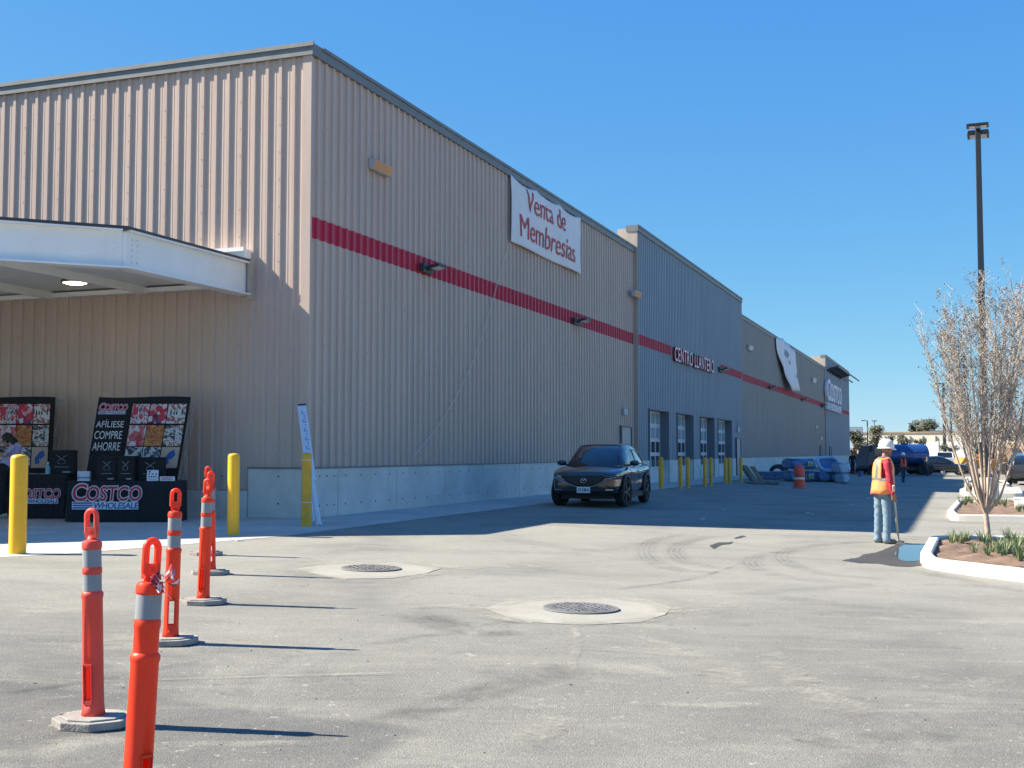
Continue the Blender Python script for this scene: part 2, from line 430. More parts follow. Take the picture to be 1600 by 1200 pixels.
offB, offD = .14, .10
# --- long facade, section A
uS_end = face(1043, 548)[0]; uS2 = face(1121, 576)[0]
siding('wall', .02, uA, zW, zr0, 'beige siding', bld); siding('stripe', .02, uA, zr0, zr1, 'red siding', bld); siding('wall', .02, uA, zr1, zA-.12, 'beige siding', bld)
# overhead doors of section B
doors = []
for (xl, xr, yt) in ((1012, 1042, 638), (1056, 1080.5, 645.5), (1092, 1113.5, 652), (1120, 1141, 655.5)):
    ul, zt = face(xl, yt, offB); ur, _ = face(xr, yt, offB); doors.append([ul, ur, zt])
zDT = sum(d[2] for d in doors)/4
dw = sum(d[1]-d[0] for d in doors)/4
print('doors', doors)
pdA = (face(966, 690)[0], face(982.5, 690)[0], face(974, 665.5)[1]); pdB = (face(1147.5, 690, offB)[0], face(1155, 690, offB)[0]-.15, face(1151, 684, offB)[1])
print('pd', pdA, pdB)
edges = [uA]
for d in doors: edges += [d[0], d[1]]
edges.append(uB)
for i in range(0, len(edges), 2):
    siding('wall', edges[i], edges[i+1], zW, zDT, 'grey siding', bld, off=offB, phase=(edges[i]-uA) % PITCHR)
siding('wall', uA, uB, zDT, zr0, 'grey siding', bld, off=offB)
siding('stripe', uA, uS_end, zr0, zr1, 'red siding', bld, off=offB)
siding('wall', uS_end, uS2, zr0, zr1, 'grey siding', bld, off=offB, phase=(uS_end-uA) % PITCHR)
siding('stripe', uS2, uB, zr0, zr1, 'red siding', bld, off=offB, phase=(uS2-uA) % PITCHR)
siding('wall', uA, uB, zr1, zB-.12, 'grey siding', bld, off=offB)
# C and D
siding('wall', uB, uC, zW, zr0, 'taupe siding', bld); siding('stripe', uB, uC, zr0, zr1, 'red siding', bld); siding('wall', uB, uC, zr1, zC-.12, 'taupe siding', bld)
uDs = face(1292, 637, offD)[0]; uDe = face(1314, 637, offD)[0]
siding('wall', uC, uD, zW, zr0, 'grey siding', bld, off=offD); siding('stripe', uDe, uD, zr0, zr1, 'red siding', bld, off=offD)
siding('wall', uC, uDe, zr0, zr1, 'grey siding', bld, off=offD); siding('wall', uC, uD, zr1, zD-.12, 'grey siding', bld, off=offD)
# returns at the steps between sections, and corner trim
def blk(name, m, *boxes, bevel=0, parent=None):
    mb = MB()
    for b in boxes: mb.box(*b)
    return mb.build(name, m, parent or bld, bevel=bevel)
blk('return_wall', 'return panel', (uA-.03, uA+.02, -offB-.05, -.003, .25, zB-.12), (uA-.03, uA+.02, -.003, .62, zA-.3, zB-.12))
blk('return_wall', 'return panel', (uC-.03, uC+.02, -offD-.05, -.003, .25, zD-.12), (uC-.03, uC+.02, -.003, 1.2, zC-.3, zD-.12))
blk('return_wall', 'return panel', (uB-.02, uB+.03, -offB-.05, -.003, .25, zB-.12), (uB-.02, uB+.03, -.003, .62, zC-.3, zB-.12))
blk('corner_trim', 'beige siding', (-.040, .02, -.040, -.006, zW, zA-.12), (-.040, -.006, -.006, .16, zW, zA-.12))
# coping
def coping(u0, u1, z, off, nm='coping', t=.24):
    blk(nm, 'coping metal', (u0, u1, -off-.085, -off+.40, z-t, z-.004), (u0, u1, -off-.115, -off-.08, z-.06, z+.012))
coping(.30, uA-.04, zA, 0); coping(uA-.06, uB+.06, zB, offB); coping(uB+.07, uC-.04, zC, 0); coping(uC-.06, uD+.05, zD, offD)
blk('coping', 'coping metal', (-.085, .30, -.085, EXT_V, zA-.24, zA-.003), (-.115, -.08, -.115, EXT_V, zA-.07, zA+.013))
# --- entrance facade
vL = front(390, 733)[0]; zLow = front(345, 765)[1]
print('vL', vL, 'zLow', zLow)
siding('wall', .13, EXT_V, zW, zA-.12, 'beige siding', bld, axis='v')
siding('wall', vL, EXT_V, zLow, zW, 'beige siding', bld, axis='v', phase=(vL-.13) % PITCHR)
# wainscot: precast panels with open joints
bounds = [-.065] + [face(x, 770, .065)[0] for x in (528, 619.5, 694, 755, 812, 860, 902, 940)]
step = bounds[-1]-bounds[-2]
while bounds[-1]+3.4 < uA-offB: bounds.append(bounds[-1]+3.3)
bounds.append(uA-.04)
wm = MB()
for a, b in zip(bounds[:-1], bounds[1:]): wm.box(a+.010, b-.010, -.065, .1, .16, zW-.01)
wm.build('base_wall', 'wall concrete', bld, bevel=.006)
wm = MB(); wm.box(-.064, .08, -.055, vL-.006, .15, zW-.012); wm.build('base_wall', 'wall concrete', bld, bevel=.006)
blk('base_joint', 'joint filler', (-.02, uA-.05, -.045, .08, .15, zW-.02))
blk('base_flashing', 'coping metal', (-.085, uA-.04, -.083, -.004, zW-.008, zW+.022), (-.083, -.004, -.004, vL, zW-.009, zW+.021))
bm_ = MB()
for a, b in zip(bounds[:-1], bounds[1:]):
    L = b-a
    for fx in (.12, .37, .62, .87):
        for zz in (.45, zW-.16):
            bm_.tube([(a+fx*L, -.064, zz), (a+fx*L, -.069, zz)], .022, 8)
for fv in (.6, 1.9): bm_.tube([(-.063, fv, zW-.16), (-.068, fv, zW-.16)], .022, 8); bm_.tube([(-.063, fv, .5), (-.068, fv, .5)], .022, 8)
bm_.build('form_tie_bolt', 'joint filler', bld)
blk('low_sill', 'wall concrete', (-.10, .1, vL+.01, EXT_V, .15, zLow-.012), bevel=.006)
# B: concrete piers between the doors, C/D base
for i in range(0, len(edges), 2):
    pm = MB(); pm.box(edges[i]+(.03 if i == 0 else 0), edges[i+1]-(.03 if i == len(edges)-2 else 0), -offB-.075, .3, .15, zW-.01); pm.build('base_wall', 'wall concrete', bld, bevel=.01)
blk('base_wall', 'wall concrete', (uB+.04, uC-.04, -.065, .1, .15, zW-.01)); blk('base_wall', 'wall concrete', (uC-.02, uD+.05, -offD-.065, .1, .15, zW-.012))
# roof and hidden walls
blk('roof', 'roof membrane', (.45, uD-.05, .45, EXT_V, zA-1.2, zA-.9))
blk('parapet_back', 'return panel', (.02, uA, .012, .34, zW, zA-.25), (uB, uC, .012, .34, zW, zC-.25), (uC, uD, .012, .5, zW, zD-.25), (.012, .34, .34, EXT_V, zLow, zA-.25),
    (uA+.03, uB-.03, .012, .34, zDT+.05, zB-.25))
blk('end_wall', 'grey siding', (uD-.02, uD+.04, -offD-.05, EXT_V, .1, zD-.14))
# screw heads down the ribs of the near walls
sc = MB()
for k in range(1, 60, 3):
    q = .13+k*PITCHR+.242
    for j in range(int((zA-.4-zW)/.55)):
        z = zW+.25+j*.55
        if q < 18: sc.tube([(-.0335, q, z), (-.040, q, z)], .009, 6)
for k in range(1, 80, 3):
    q = .02+k*PITCHR+.242
    for j in range(int((zA-.4-zW)/1.1)):
        z = zW+.25+j*1.1
        if q < uA-.2 and not zr0-.1 < z < zr1+.1: sc.tube([(q, -.048, z), (q, -.055, z)], .010, 6)
sc.build('panel_screw', 'joint filler', bld)
# --- overhead doors
DEP = .34
for (ul, ur, zt) in doors:
    zt = zDT; y0 = DEP-offB
    dr = blk('overhead_door', 'frame paint', (ul, ur, y0+.03, y0+.05, PADZ, zt)); blk('door_frame', 'white frame', (ul, ul+.07, y0-.03, y0, PADZ, zt), parent=dr); blk('door_frame', 'white frame', (ur-.07, ur, y0-.03, y0, PADZ, zt), parent=dr)
    nrow = 5; hh = (zt-PADZ)/nrow; fr = MB(); gl = MB(); gl2 = MB()
    for r in range(nrow):
        z0 = PADZ+r*hh; z1 = z0+hh
        if r == 0:
            fr.box(ul+.07, ur-.07, y0-.05, y0+.02, z0+.006, z1-.006); continue
        fr.box(ul+.07, ur-.07, y0-.05, y0+.02, z0+.006, z0+.075); fr.box(ul+.07, ur-.07, y0-.05, y0+.02, z1-.075, z1-.006)
        pg = gl if r < 3 else gl2; nc = 4; wc = (ur-ul-.14)/nc  # upper rows: bright reflection painted in as a pale pane colour
        for c in range(nc+1):
            x = ul+.07+c*wc; fr.box(max(x-.035, ul+.071), min(x+.035, ur-.071), y0-.049, y0+.019, z0+.075, z1-.075)
        for c in range(nc): pg.box(ul+.07+c*wc+.03, ul+.07+(c+1)*wc-.03, y0-.02, y0-.012, z0+.07, z1-.07)
    fr.build('door_panel', 'white frame', dr); gl.build('pane', 'pane glass', dr); gl2.build('pane', 'painted reflection pane', dr)
    blk('door_reveal', 'reveal paint', (ul-.02, ul-.001, -offB-.09, y0+.05, PADZ, zt), (ur+.001, ur+.02, -offB-.09, y0+.05, PADZ, zt), (ul-.02, ur+.02, -offB-.09, y0+.05, zt+.001, zt+.05), parent=dr)
# --- personnel doors
def pdoor(u0, u1, zt, off, m='door paint'):
    d = blk('door', m, (u0+.06, u1-.06, -off-.055, -off+.01, PADZ+.02, zt-.06))
    blk('frame', 'frame paint', (u0, u0+.06, -off-.1, -off+.01, PADZ, zt), (u1-.06, u1, -off-.1, -off+.01, PADZ, zt), (u0+.06, u1-.06, -off-.1, -off+.01, zt-.06, zt), parent=d)
    h = MB(); h.tube([(u1-.2, -off-.055, 1.22), (u1-.2, -off-.11, 1.22)], .02, 8); h.tube([(u1-.2, -off-.11, 1.22), (u1-.34, -off-.11, 1.22)], .016, 8); h.build('handle', 'galvanised', d)
pdoor(*pdA[:2], pdA[2], .045); pdoor(pdB[0], pdB[1], pdB[2], offB+.05)
for xa, xb, yt, o in ((1280.5, 1283, 696, .05), (1295.5, 1298, 697, offD+.05)):
    ua, zt = face(xa, yt, o); ub = face(xb, yt, o)[0]; pdoor(ua, ub, zt, o, 'frame paint')
# --- sunshade on the far raised section
us_ = [face(x, y, offD)[0] for x, y in ((1291.5, 579), (1295.3, 582.5), (1299, 586), (1302.8, 588), (1306.5, 590), (1310.5, 592))]
zs_ = [face(x, y, offD)[1] for x, y in ((1291.5, 579), (1310.5, 592))]
zs = sum(zs_)/2; step = (us_[-1]-us_[0])/5
sh = MB(); PR = 1.1
for k in range(6):
    u = us_[0]+k*step
    pts = [(u, -offD-.02-PR*t, zs+.34*math.sin(t*math.pi*.5)) for t in (0, .15, .3, .45, .6, .75, .9, 1)]
    sh.tube(pts, .13, 6)
for q in (.35, 1.0): sh.tube([(us_[0]-.3, -offD-.02-PR*q, zs+.34*math.sin(q*math.pi*.5)+.08), (uD+.6, -offD-.02-PR*q, zs+.34*math.sin(q*math.pi*.5)+.08)], .09, 6)
sh.build('sunshade', 'dark steel', bld)

# --- entrance canopy: white steel beams in a chamfered plan
vE, zEt = front(388, 410); zEb = front(388, 462)[1]
def planeV(x, y, v):
    d = ray(x, y); p0 = CORNER+AV*v; t = (p0-CAM).dot(AV)/d.dot(AV); p = CAM+d*t; return to_uv(p)[0], p.z
uN, zNt = planeV(195, 361, vE); _, zNb = planeV(192, 421, vE)
print('canopy vE', vE, 'z', zEt, zEb, 'near u', uN, zNt, zNb)
zt_ = .5*(zEt+zNt); zb_ = .5*(zEb+zNb)
can = MB()
K = 12.0
c0 = Vector((-.04, vE, 0)); c1_ = Vector((uN, vE, 0)); c2 = Vector((uN-K*.699, vE+K*.715, 0)); c3 = Vector((uN-K*.699, vE+K*.715+14, 0))
def ibeam(mb, p, q, zt, zb, fl=.16, tw=.03, ext0=0.0):
    d = (q-p).normalized(); n = Vector((-d.y, d.x, 0))
    def bar(a, b, hw, z0, z1):
        mb.add([tuple(a+n*hw)[:2]+(z0,), tuple(a-n*hw)[:2]+(z0,), tuple(b-n*hw)[:2]+(z0,), tuple(b+n*hw)[:2]+(z0,),
                tuple(a+n*hw)[:2]+(z1,), tuple(a-n*hw)[:2]+(z1,), tuple(b-n*hw)[:2]+(z1,), tuple(b+n*hw)[:2]+(z1,)],
               [(0, 1, 2, 3), (7, 6, 5, 4), (0, 4, 5, 1), (1, 5, 6, 2), (2, 6, 7, 3), (3, 7, 4, 0)])
    bar(p, q, tw, zb+.03, zt-.03); bar(p, q, fl, zb, zb+.03); bar(p, q, fl*.8, zt-.03, zt)
cb = MB(); ibeam(cb, c0, c1_, zt_, zb_)
cb.build('canopy_beam', 'white steel', bld, recalc=True)
cb = MB(); ibeam(cb, c1_+Vector((-.03, .03, 0)), c2, zt_, zb_); cb.build('canopy_beam', 'white steel', bld, recalc=True)
# splice plates and bolts at the knuckle
bl = MB()
for sgn, dvec in ((0, Vector((1, 0, 0))), (1, Vector((-.699, .715, 0)))):
    nrm = Vector((0, -1, 0)) if sgn == 0 else Vector((-.715, -.699, 0))
    for k in range(5):
        for col_ in (.16, .30):
            p = c1_+dvec*col_+nrm*.03; z = zb_+.14+k*(zt_-zb_-.28)/4
            bl.tube([(p.x, p.y, z), (p.x+nrm.x*.03, p.y+nrm.y*.03, z)], .022, 6)
bl.build('bolt', 'white steel', bld)
roofp = [(c0.x, c0.y-.12), (c1_.x-.06, c1_.y-.12), (c2.x-.1, c2.y-.1), (c3.x, c3.y), (-.06, c3.y)]
kp = MB(); kp.tube([(c1_.x, c1_.y, zb_+.031), (c1_.x, c1_.y, zt_-.031)], .05, 10); kp.tube([(c1_.x, c1_.y, zb_+.001), (c1_.x, c1_.y, zb_+.029)], .17, 16); kp.build('canopy_corner', 'white steel', bld)
rm = MB(); rm.prism(roofp, zt_+.002, zt_+.055); rm.build('canopy_roof', 'dark steel', bld)
inner = [(c0.x, c0.y+.05), (c1_.x+.05, c1_.y+.05), (c2.x+.1, c2.y+.1), (c3.x, c3.y), (-.06, c3.y)]
zs0 = zb_+.30
rm = MB(); rm.prism(inner, zs0, zs0+.05); rm.build('canopy_soffit', 'soffit steel', bld)
# purlins under the soffit, and the ledger along the wall
lm = MB()
for k in range(1, 7):
    v = vE+k*2.4
    lm.box(max(uN-(v-vE)*.97, c2.x)+.2, -.12, v-.05, v+.05, zs0-.16, zs0-.003)
lm.build('purlin', 'soffit steel', bld)
zl0 = front(300, 451)[1]
blk('canopy_ledger', 'white steel', (-.20, -.045, vE+.05, c3.y, zl0-.05, zl0+.04))
vg0, zg0 = front(392, 396, .3); vg1, zg1 = front(345, 413, .3)
blk('gutter', 'white steel', (-.30, -.045, vE-.10, vE+1.1, zt_+.06, zt_+.24), (-.34, -.30, vE-.10, vE+1.1, zt_+.19, zt_+.27))
blk('downpipe', 'return panel', (-.14, -.05, vE-.16, vE-.07, zt_-.75, zt_+.06))
# ------------------------------------------------------------------ things on and by the building
mat('safety yellow', (.88, .46, .012), .38, var=.05, vscale=6, dirt=.12); mat('scuffed yellow', (.74, .39, .02), .5, var=.12, vscale=8, dirt=.25)
mat('safety orange', (1.0, .085, .03), .42, var=.06, vscale=5, dirt=.10); mat('reflective band', (.27, .285, .30), .6, var=.08, vscale=9, dirt=.12)
mat('faded orange', (.92, .13, .09), .5, var=.08, vscale=5, dirt=.25); mat('rubber base', (.30, .28, .25), .9, var=.2, vscale=9, bump=.3, dirt=.3); mat('black rubber', (.03, .03, .032), .8)
mat('white tape', (.75, .73, .68), .6)
for pm_ in ('safety orange', 'faded orange'):       # thin plastic lets some light through
    nt = MATS[pm_].node_tree; pb_n = nt.nodes['Principled BSDF']; out_n = [n for n in nt.nodes if n.type == 'OUTPUT_MATERIAL'][0]
    tl = nt.nodes.new('ShaderNodeBsdfTranslucent'); tl.inputs['Color'].default_value = (1, .16, .08, 1) if pm_ == 'safety orange' else (.95, .22, .16, 1); ms = nt.nodes.new('ShaderNodeMixShader'); ms.inputs[0].default_value = .38
    nt.links.new(pb_n.outputs[0], ms.inputs[1]); nt.links.new(tl.outputs[0], ms.inputs[2]); nt.links.new(ms.outputs[0], out_n.inputs['Surface'])
# --- bollards
def bollard(px, base, top, wpx, label, m='safety yellow', tape=False):
    p = G(px, base); Y = p.y; r = wpx*mpp(Y)/2; h = (base-top)*mpp(Y)
    t = empty('bollard', p, 0, label, 'bollard', 'yellow steel bollards round the building')
    b = MB(); b.lathe([(r, .012), (r, h-r*.55), (r*.97, h-r*.38), (r*.85, h-r*.2), (r*.6, h-r*.07), (r*.25, h-.004), (.002, h)], 28)
    b.build('post', m, t, smooth=50)
    c = MB(); c.lathe([(r*1.55, -.01), (r*1.5, .006), (r*1.02, .0115)], 28); c.build('footing', 'pavement concrete', t, smooth=40)
    if tape:
        for zz in (.33*h, .9*h):
            k = MB(); k.tube([(r*1.008*math.cos(a), r*1.008*math.sin(a), zz) for a in [i*math.pi/16 for i in range(33)]], .007, 6); k.build('tape_band', 'white tape', t)
    return t
bollard(27, 866, 711, 26, 'yellow bollard with its foot in sunlight in front of the display tables')
bollard(364, 837, 709, 18.5, 'yellow bollard alone on the shaded pavement beside the concrete base')
bollard(478.5, 823, 708, 15.5, 'scuffed ochre bollard with two pale bands at the warehouse corner', 'scuffed yellow', True)
wd = ('first', 'second', 'third', 'fourth', 'fifth', 'sixth', 'seventh', 'eighth')
for i, (px, base, top, w) in enumerate(((1033, 764, 714, 7.2), (1063.5, 763, 714.5, 6), (1075, 762, 714.5, 6), (1101.5, 759.5, 715, 5.6), (1111, 758.5, 715, 5.6), (1133.5, 755.5, 715, 5), (1140, 755, 715, 5), (1158, 753, 715, 5))):
    bollard(px, base, top, w, ['yellow bollard before the nearest garage door, just behind the black car', 'left bollard of the pair before the second garage door', 'right bollard of the pair before the second garage door', 'left bollard of the pair before the third garage door', 'right bollard of the pair before the third garage door',
        'left bollard of the close pair at the farthest garage door', 'right bollard of the close pair at the farthest garage door', 'last yellow bollard of the row, beside the leaning brown boards'][i], 'scuffed yellow')

# --- delineator posts
def delineator(px, base, rz, lean, label, bands=2, tilt=0, paint='safety orange'):
    p = G(px, base); t = empty('delineator_post', p, R(rz), label, 'delineator', 'orange delineator posts across the lot')
    b = MB(); oc = [(.215*math.cos(R(22.5+45*k)), .19*math.sin(R(22.5+45*k))) for k in range(8)]
    b.prism(oc, .0, .042); b.prism([(x*.8, y*.8) for x, y in oc], .042, .052)
    bo = b.build('base', 'rubber base', t, bevel=.006)
    h = MB(); h.prism([(-.175+.02*math.cos(a), .018*math.sin(a)) for a in [k*math.pi/5 for k in range(10)]], .0395, .0445); h.build('hand_hole', 'black rubber', bo)
    M = Matrix.Rotation(R(lean), 4, 'Y') @ Matrix.Rotation(R(tilt), 4, 'X')
    # hollow post: lathe with a slot cut through near the foot
    prof = [(.062, .05), (.058, .075), (.0545, .12), (.0535, .32), (.0525, .655), (.056, .665), (.057, .675), (.056, .685), (.0475, .695), (.0475, .785), (.0505, .79), (.0505, .815), (.0475, .82), (.0475, .915), (.0515, .92), (.0515, .945), (.045, .958), (.025, .964), (.018, .985)]
    q = MB(); n = 32
    segs = [k for k in range(n)]
    vs = [(r*math.cos(2*math.pi*k/n), r*math.sin(2*math.pi*k/n), z) for r, z in prof for k in range(n)]
    fs = []
    slot = set([n*3//4-2, n*3//4-1, n*3//4, n*3//4+1, n//4-2, n//4-1, n//4, n//4+1])
    for i in range(len(prof)-1):
        for k in range(n):
            if i == 2 and k in slot: continue
            fs.append((i*n+k, i*n+(k+1) % n, (i+1)*n+(k+1) % n, (i+1)*n+k))
    q.add(vs, fs, 0, M)
    # lips of the slot
    for s in (1, -1):
        q.box(-.024, -.0215, -.058 if s < 0 else .03, -.03 if s < 0 else .058, .118, .322, 0, M); q.box(.0215, .024, -.058 if s < 0 else .03, -.03 if s < 0 else .058, .118, .322, 0, M)
        q.box(-.0215, .0215, -.057 if s < 0 else .02, -.02 if s < 0 else .057, .112, .135, 0, M); q.box(-.0215, .0215, -.057 if s < 0 else .02, -.02 if s < 0 else .057, .31, .322, 0, M)
    po = q.build('post', paint, t, smooth=35); sm = po.modifiers.new('wall', 'SOLIDIFY'); sm.thickness = .004; sm.offset = -1
    zz = [(.822, .913), (.697, .783)][:bands]
    for a, c in zz:
        k = MB(); k.lathe([(.0481, a), (.0481, c)], 32, 0, M, caps=False); rb = k.build('reflective_band', 'reflective band', t, smooth=40)
    # loop handle
    hd = MB(); pts = []
    for k in range(7): pts.append((-.027, 0, .985+k*.013))
    for k in range(9): a = math.pi-k*math.pi/8; pts.append((.027*math.cos(a), 0, 1.075+.030*math.sin(a)))
    for k in range(7): pts.append((.027, 0, 1.063-k*.013))
    hd.tube([(x, y, z+.012) for x, y, z in pts], .0145, 10, 0, True, M, 1.0)
    hd.box(-.032, .032, -.014, .014, .972, 1.03, 0, M); hd.tube([M @ Vector((0, -.0155, 1.01)), M @ Vector((0, -.0146, 1.01))], .01, 10)
    hd.build('handle', paint, t, smooth=50, bevel=.003)
    return t
delineator(208, 1313, 52, 3.3, 'nearest delineator post, cut off by the bottom edge, one grey band', 1)
delineator(146, 1132, -12, -1.2, 'pinkish delineator post with grey bands on a dusty octagonal base, leftmost of all', 2, 1, 'faded orange')
delineator(266, 1005, 14, 1.2, 'delineator post with two clean pale bands between the nearest post and the slim pair behind')
delineator(317, 943, -6, 1.6, 'delineator post overlapping the farther ones, dust-covered base below the yellow bollard')
delineator(329, 897, 20, -.6, 'second farthest delineator post, half hidden behind the post in front of it', 2)
delineator(322, 867, 4, .5, 'farthest delineator post, nearest to the sunlit pavement edge')
# scrap of barrier tape tied to the nearest post
pt = G(208, 1313); mat('barrier tape red', (.28, .03, .05), .45); 
tp = MB(); mat('barrier tape white', (.7, .66, .66), .45)
px_ = pt+Vector((.058, 0, .975)); rn = random.Random(4)
for s in range(5):
    base = px_+Vector((.0, rn.uniform(-.02, .02), rn.uniform(-.01, .0))); dirv = Vector((.06+.008*s, rn.uniform(-.04, .04), .022*(s-1.4)))
    nv = []
    for k in range(9):
        f_ = k/8; c_ = base+dirv*f_+Vector((0, .02*math.sin(6*f_+s), .018*math.sin(9*f_+2*s)-.03*f_*f_)); w_ = Vector((.004, .012, .016*math.cos(3*f_+s)))*(1+.8*math.sin(7*f_+s))
        nv += [c_+w_, c_-w_]
    tp.add(nv, [(2*k, 2*k+1, 2*k+3, 2*k+2) for k in range(8)], 0); 
    for k in range(0, 8, 4): tp.m[-1-k] = 1
o = tp.build('barrier_tape', ['barrier tape red', 'barrier tape white'], smooth=60); o.modifiers.new('wall', 'SOLIDIFY').thickness = .0008
tag(o, 'crumpled scrap of red and white barrier tape tied to the nearest delineator post', 'tape')

# --- manholes
def cover_mat():
    m = bpy.data.materials.new('cast iron'); m.use_nodes = True; nt = m.node_tree; b = nt.nodes['Principled BSDF']
    tc = nt.nodes.new('ShaderNodeTexCoord'); P = tc.outputs['Object']
    ck = N(nt, 'ShaderNodeTexChecker', Scale=34); nt.links.new(P, ck.inputs['Vector'])
    nz = noise(nt, P, 7, 5, .6)
    c = mixc(nt, ramp(nt, nz, .35, .65), (.17, .165, .155), (.34, .33, .30)); c = mixc(nt, math2(nt, 'MULTIPLY', ck.outputs['Fac'], .65), c, (.06, .06, .06))
    nt.links.new(c, b.inputs['Base Color']); b.inputs['Roughness'].default_value = .6; b.inputs['Metallic'].default_value = .3
    MATS['cast iron'] = m
cover_mat()
def manhole(px, py, rpx, outline, label):
    p = G(px, py); r = rpx*mpp(p.y); t = empty('manhole', p, R(20), label, 'manhole', 'manholes set in pale concrete collars')
    nrm = Vector((gz(p.x-.5, p.y)-gz(p.x+.5, p.y), gz(p.x, p.y-.5)-gz(p.x, p.y+.5), 1)).normalized()
    Mw = Matrix.Translation(p) @ nrm.to_track_quat('Z', 'Y').to_matrix().to_4x4(); t.rotation_euler = Mw.to_euler(); Mi = Mw.inverted()
    c = MB(); c.lathe([(r*.93, .010), (r*.93, .022), (.002, .024)], 40); c.build('cover', 'cast iron', t)
    # raised studs
    s = MB(); k = int(r/.05)
    for i in range(-k, k+1):
        for j in range(-k, k+1):
            x, y = i*.05, j*.05
            if math.hypot(x, y) < r*.86 and (i+j) % 2 == 0: s.box(x-.018, x+.018, y-.006, y+.006, .022, .029) if i % 2 else s.box(x-.006, x+.006, y-.018, y+.018, .022, .029)
    s.build('tread_pattern', 'cast iron', t)
    g_ = MB(); g_.lathe([(r*.94, .011), (r*.94, .021), (r*1.05, .021), (r*1.07, .011)], 40, caps=False); g_.build('rim', 'joint filler', t, smooth=30)
    q = MB(); oc = []; rn = random.Random(int(px)); pts = [Mi @ G(*xy) for xy in outline]
    for i, v in enumerate(pts):
        w = pts[(i+1) % len(pts)]
        for k in range(6): u_ = v.lerp(w, k/6); oc.append((u_.x*(1+rn.uniform(-.008, .008)), u_.y*(1+rn.uniform(-.008, .008))))
    q.prism(oc, -.03, .006); q.build('collar', 'collar concrete', t)
manhole(580, 889.5, 44, [(466, 889), (520, 880), (620, 879.5), (690, 888), (664, 897), (612, 904), (540, 905), (500, 898)], 'manhole with a pale octagonal collar, the one farther away towards the corner')
manhole(908, 952.5, 56, [(760, 950), (800, 938), (905, 934), (1010, 938), (1050, 949), (1040, 961), (1000, 973), (910, 977), (830, 973), (790, 962)], 'manhole with a pale concrete collar, the one nearer the camera and more central')

# --- banners
mat('banner cloth', (.72, .72, .73), .6, var=.04, vscale=1.5, bump=.25, bscale=2.2); mat('banner lettering', (.50, .055, .06), .6, var=.05); mat('rope', (.66, .62, .55), .8)
mat('banner dark patch', (.22, .26, .33), .6)
OFFB = .09
c4 = [face(797, 268.5, OFFB), face(905, 343.5, OFFB), face(907, 427, OFFB), face(796, 380, OFFB)]
u0 = .5*(c4[0][0]+c4[3][0]); u1 = .5*(c4[1][0]+c4[2][0]); z1 = .5*(c4[0][1]+c4[1][1]); z0 = .5*(c4[2][1]+c4[3][1])
z1 = min(z1, zA+.02)
print('banner', c4)
bt = empty('hanging_banner', BW(u0, -OFFB-.03, 0), ROTB, 'white banner hung from the parapet reading Venta de Membresias', 'banner')
Lb = u1-u0; nb = MB(); nx, nz_ = 48, 24
def bil(x, z):                     # slack between its tied corners, wrinkles running to them
    fx, fz = x/Lb, (z-z0)/(z1-z0)
    y = .035*math.sin(fx*9+fz*3)*(1-fz)+.05*math.sin(math.pi*fx)*math.sin(math.pi*fz)
    for cx, cz in ((0, 1), (1, 1), (.5, 1)):
        a = math.atan2(fz-cz, (fx-cx)*1.6+1e-6); d = math.hypot((fx-cx)*1.6, fz-cz)
        y += .028*math.sin(a*11)*math.exp(-d*2.2)*min(1, d*5)
    return -y
ed = lambda fx: z1-.10*abs(math.sin(fx*math.pi*3))
V = []
for j in range(nz_+1):
    for i in range(nx+1):
        x = Lb*i/nx; zt = ed(i/nx); z = z0+(zt-z0)*j/nz_; V.append((x, bil(x, z), z))
nb.add(V, [(j*(nx+1)+i, j*(nx+1)+i+1, (j+1)*(nx+1)+i+1, (j+1)*(nx+1)+i) for j in range(nz_) for i in range(nx)])
bo = nb.build('cloth', 'banner cloth', bt, smooth=60); bo.modifiers.new('wall', 'SOLIDIFY').thickness = .004
def on_banner(s, xa, xb, za, zb, ref=None):
    lt = MB(); text_into(lt, s, xa, xb, za, zb, 0, offset=0.0, spacing=.97)
    bmx = bmesh.new(); me = bpy.data.meshes.new('t'); me.from_pydata(lt.v, [], lt.f); bmx.from_mesh(me)
    
    for it in range(4):
        bmesh.ops.triangulate(bmx, faces=bmx.faces[:]); bmesh.ops.subdivide_edges(bmx, edges=[e for e in bmx.edges if e.calc_length() > .16], cuts=1)
    bmesh.ops.triangulate(bmx, faces=bmx.faces[:])
    for v in bmx.verts: v.co.y = bil(v.co.x, v.co.z)-.02
    bmx.to_mesh(me); bmx.free(); me.materials.append(MATS['banner lettering'])
    o = bpy.data.objects.new('lettering', me); COL.objects.link(o); o.parent = bt; return o
def bxz(x, y):
    u, z = face(x, y, OFFB+.03); return u-u0, z
va = bxz(822, 300); vb = bxz(882, 352); ma = bxz(811, 340); mb_ = bxz(897, 405)
H = z1-z0
def rowz(xa, ytop, ybot): return face(xa, ybot, OFFB+.03)[1], face(xa, ytop, OFFB+.03)[1]
zv0, zv1 = rowz(825, 297, 331); zm0, zm1 = rowz(815, 339, 371)
on_banner('Venta de', va[0], vb[0], zv0, zv1); on_banner('Membresías', ma[0], mb_[0], zm0, zm1+.06)
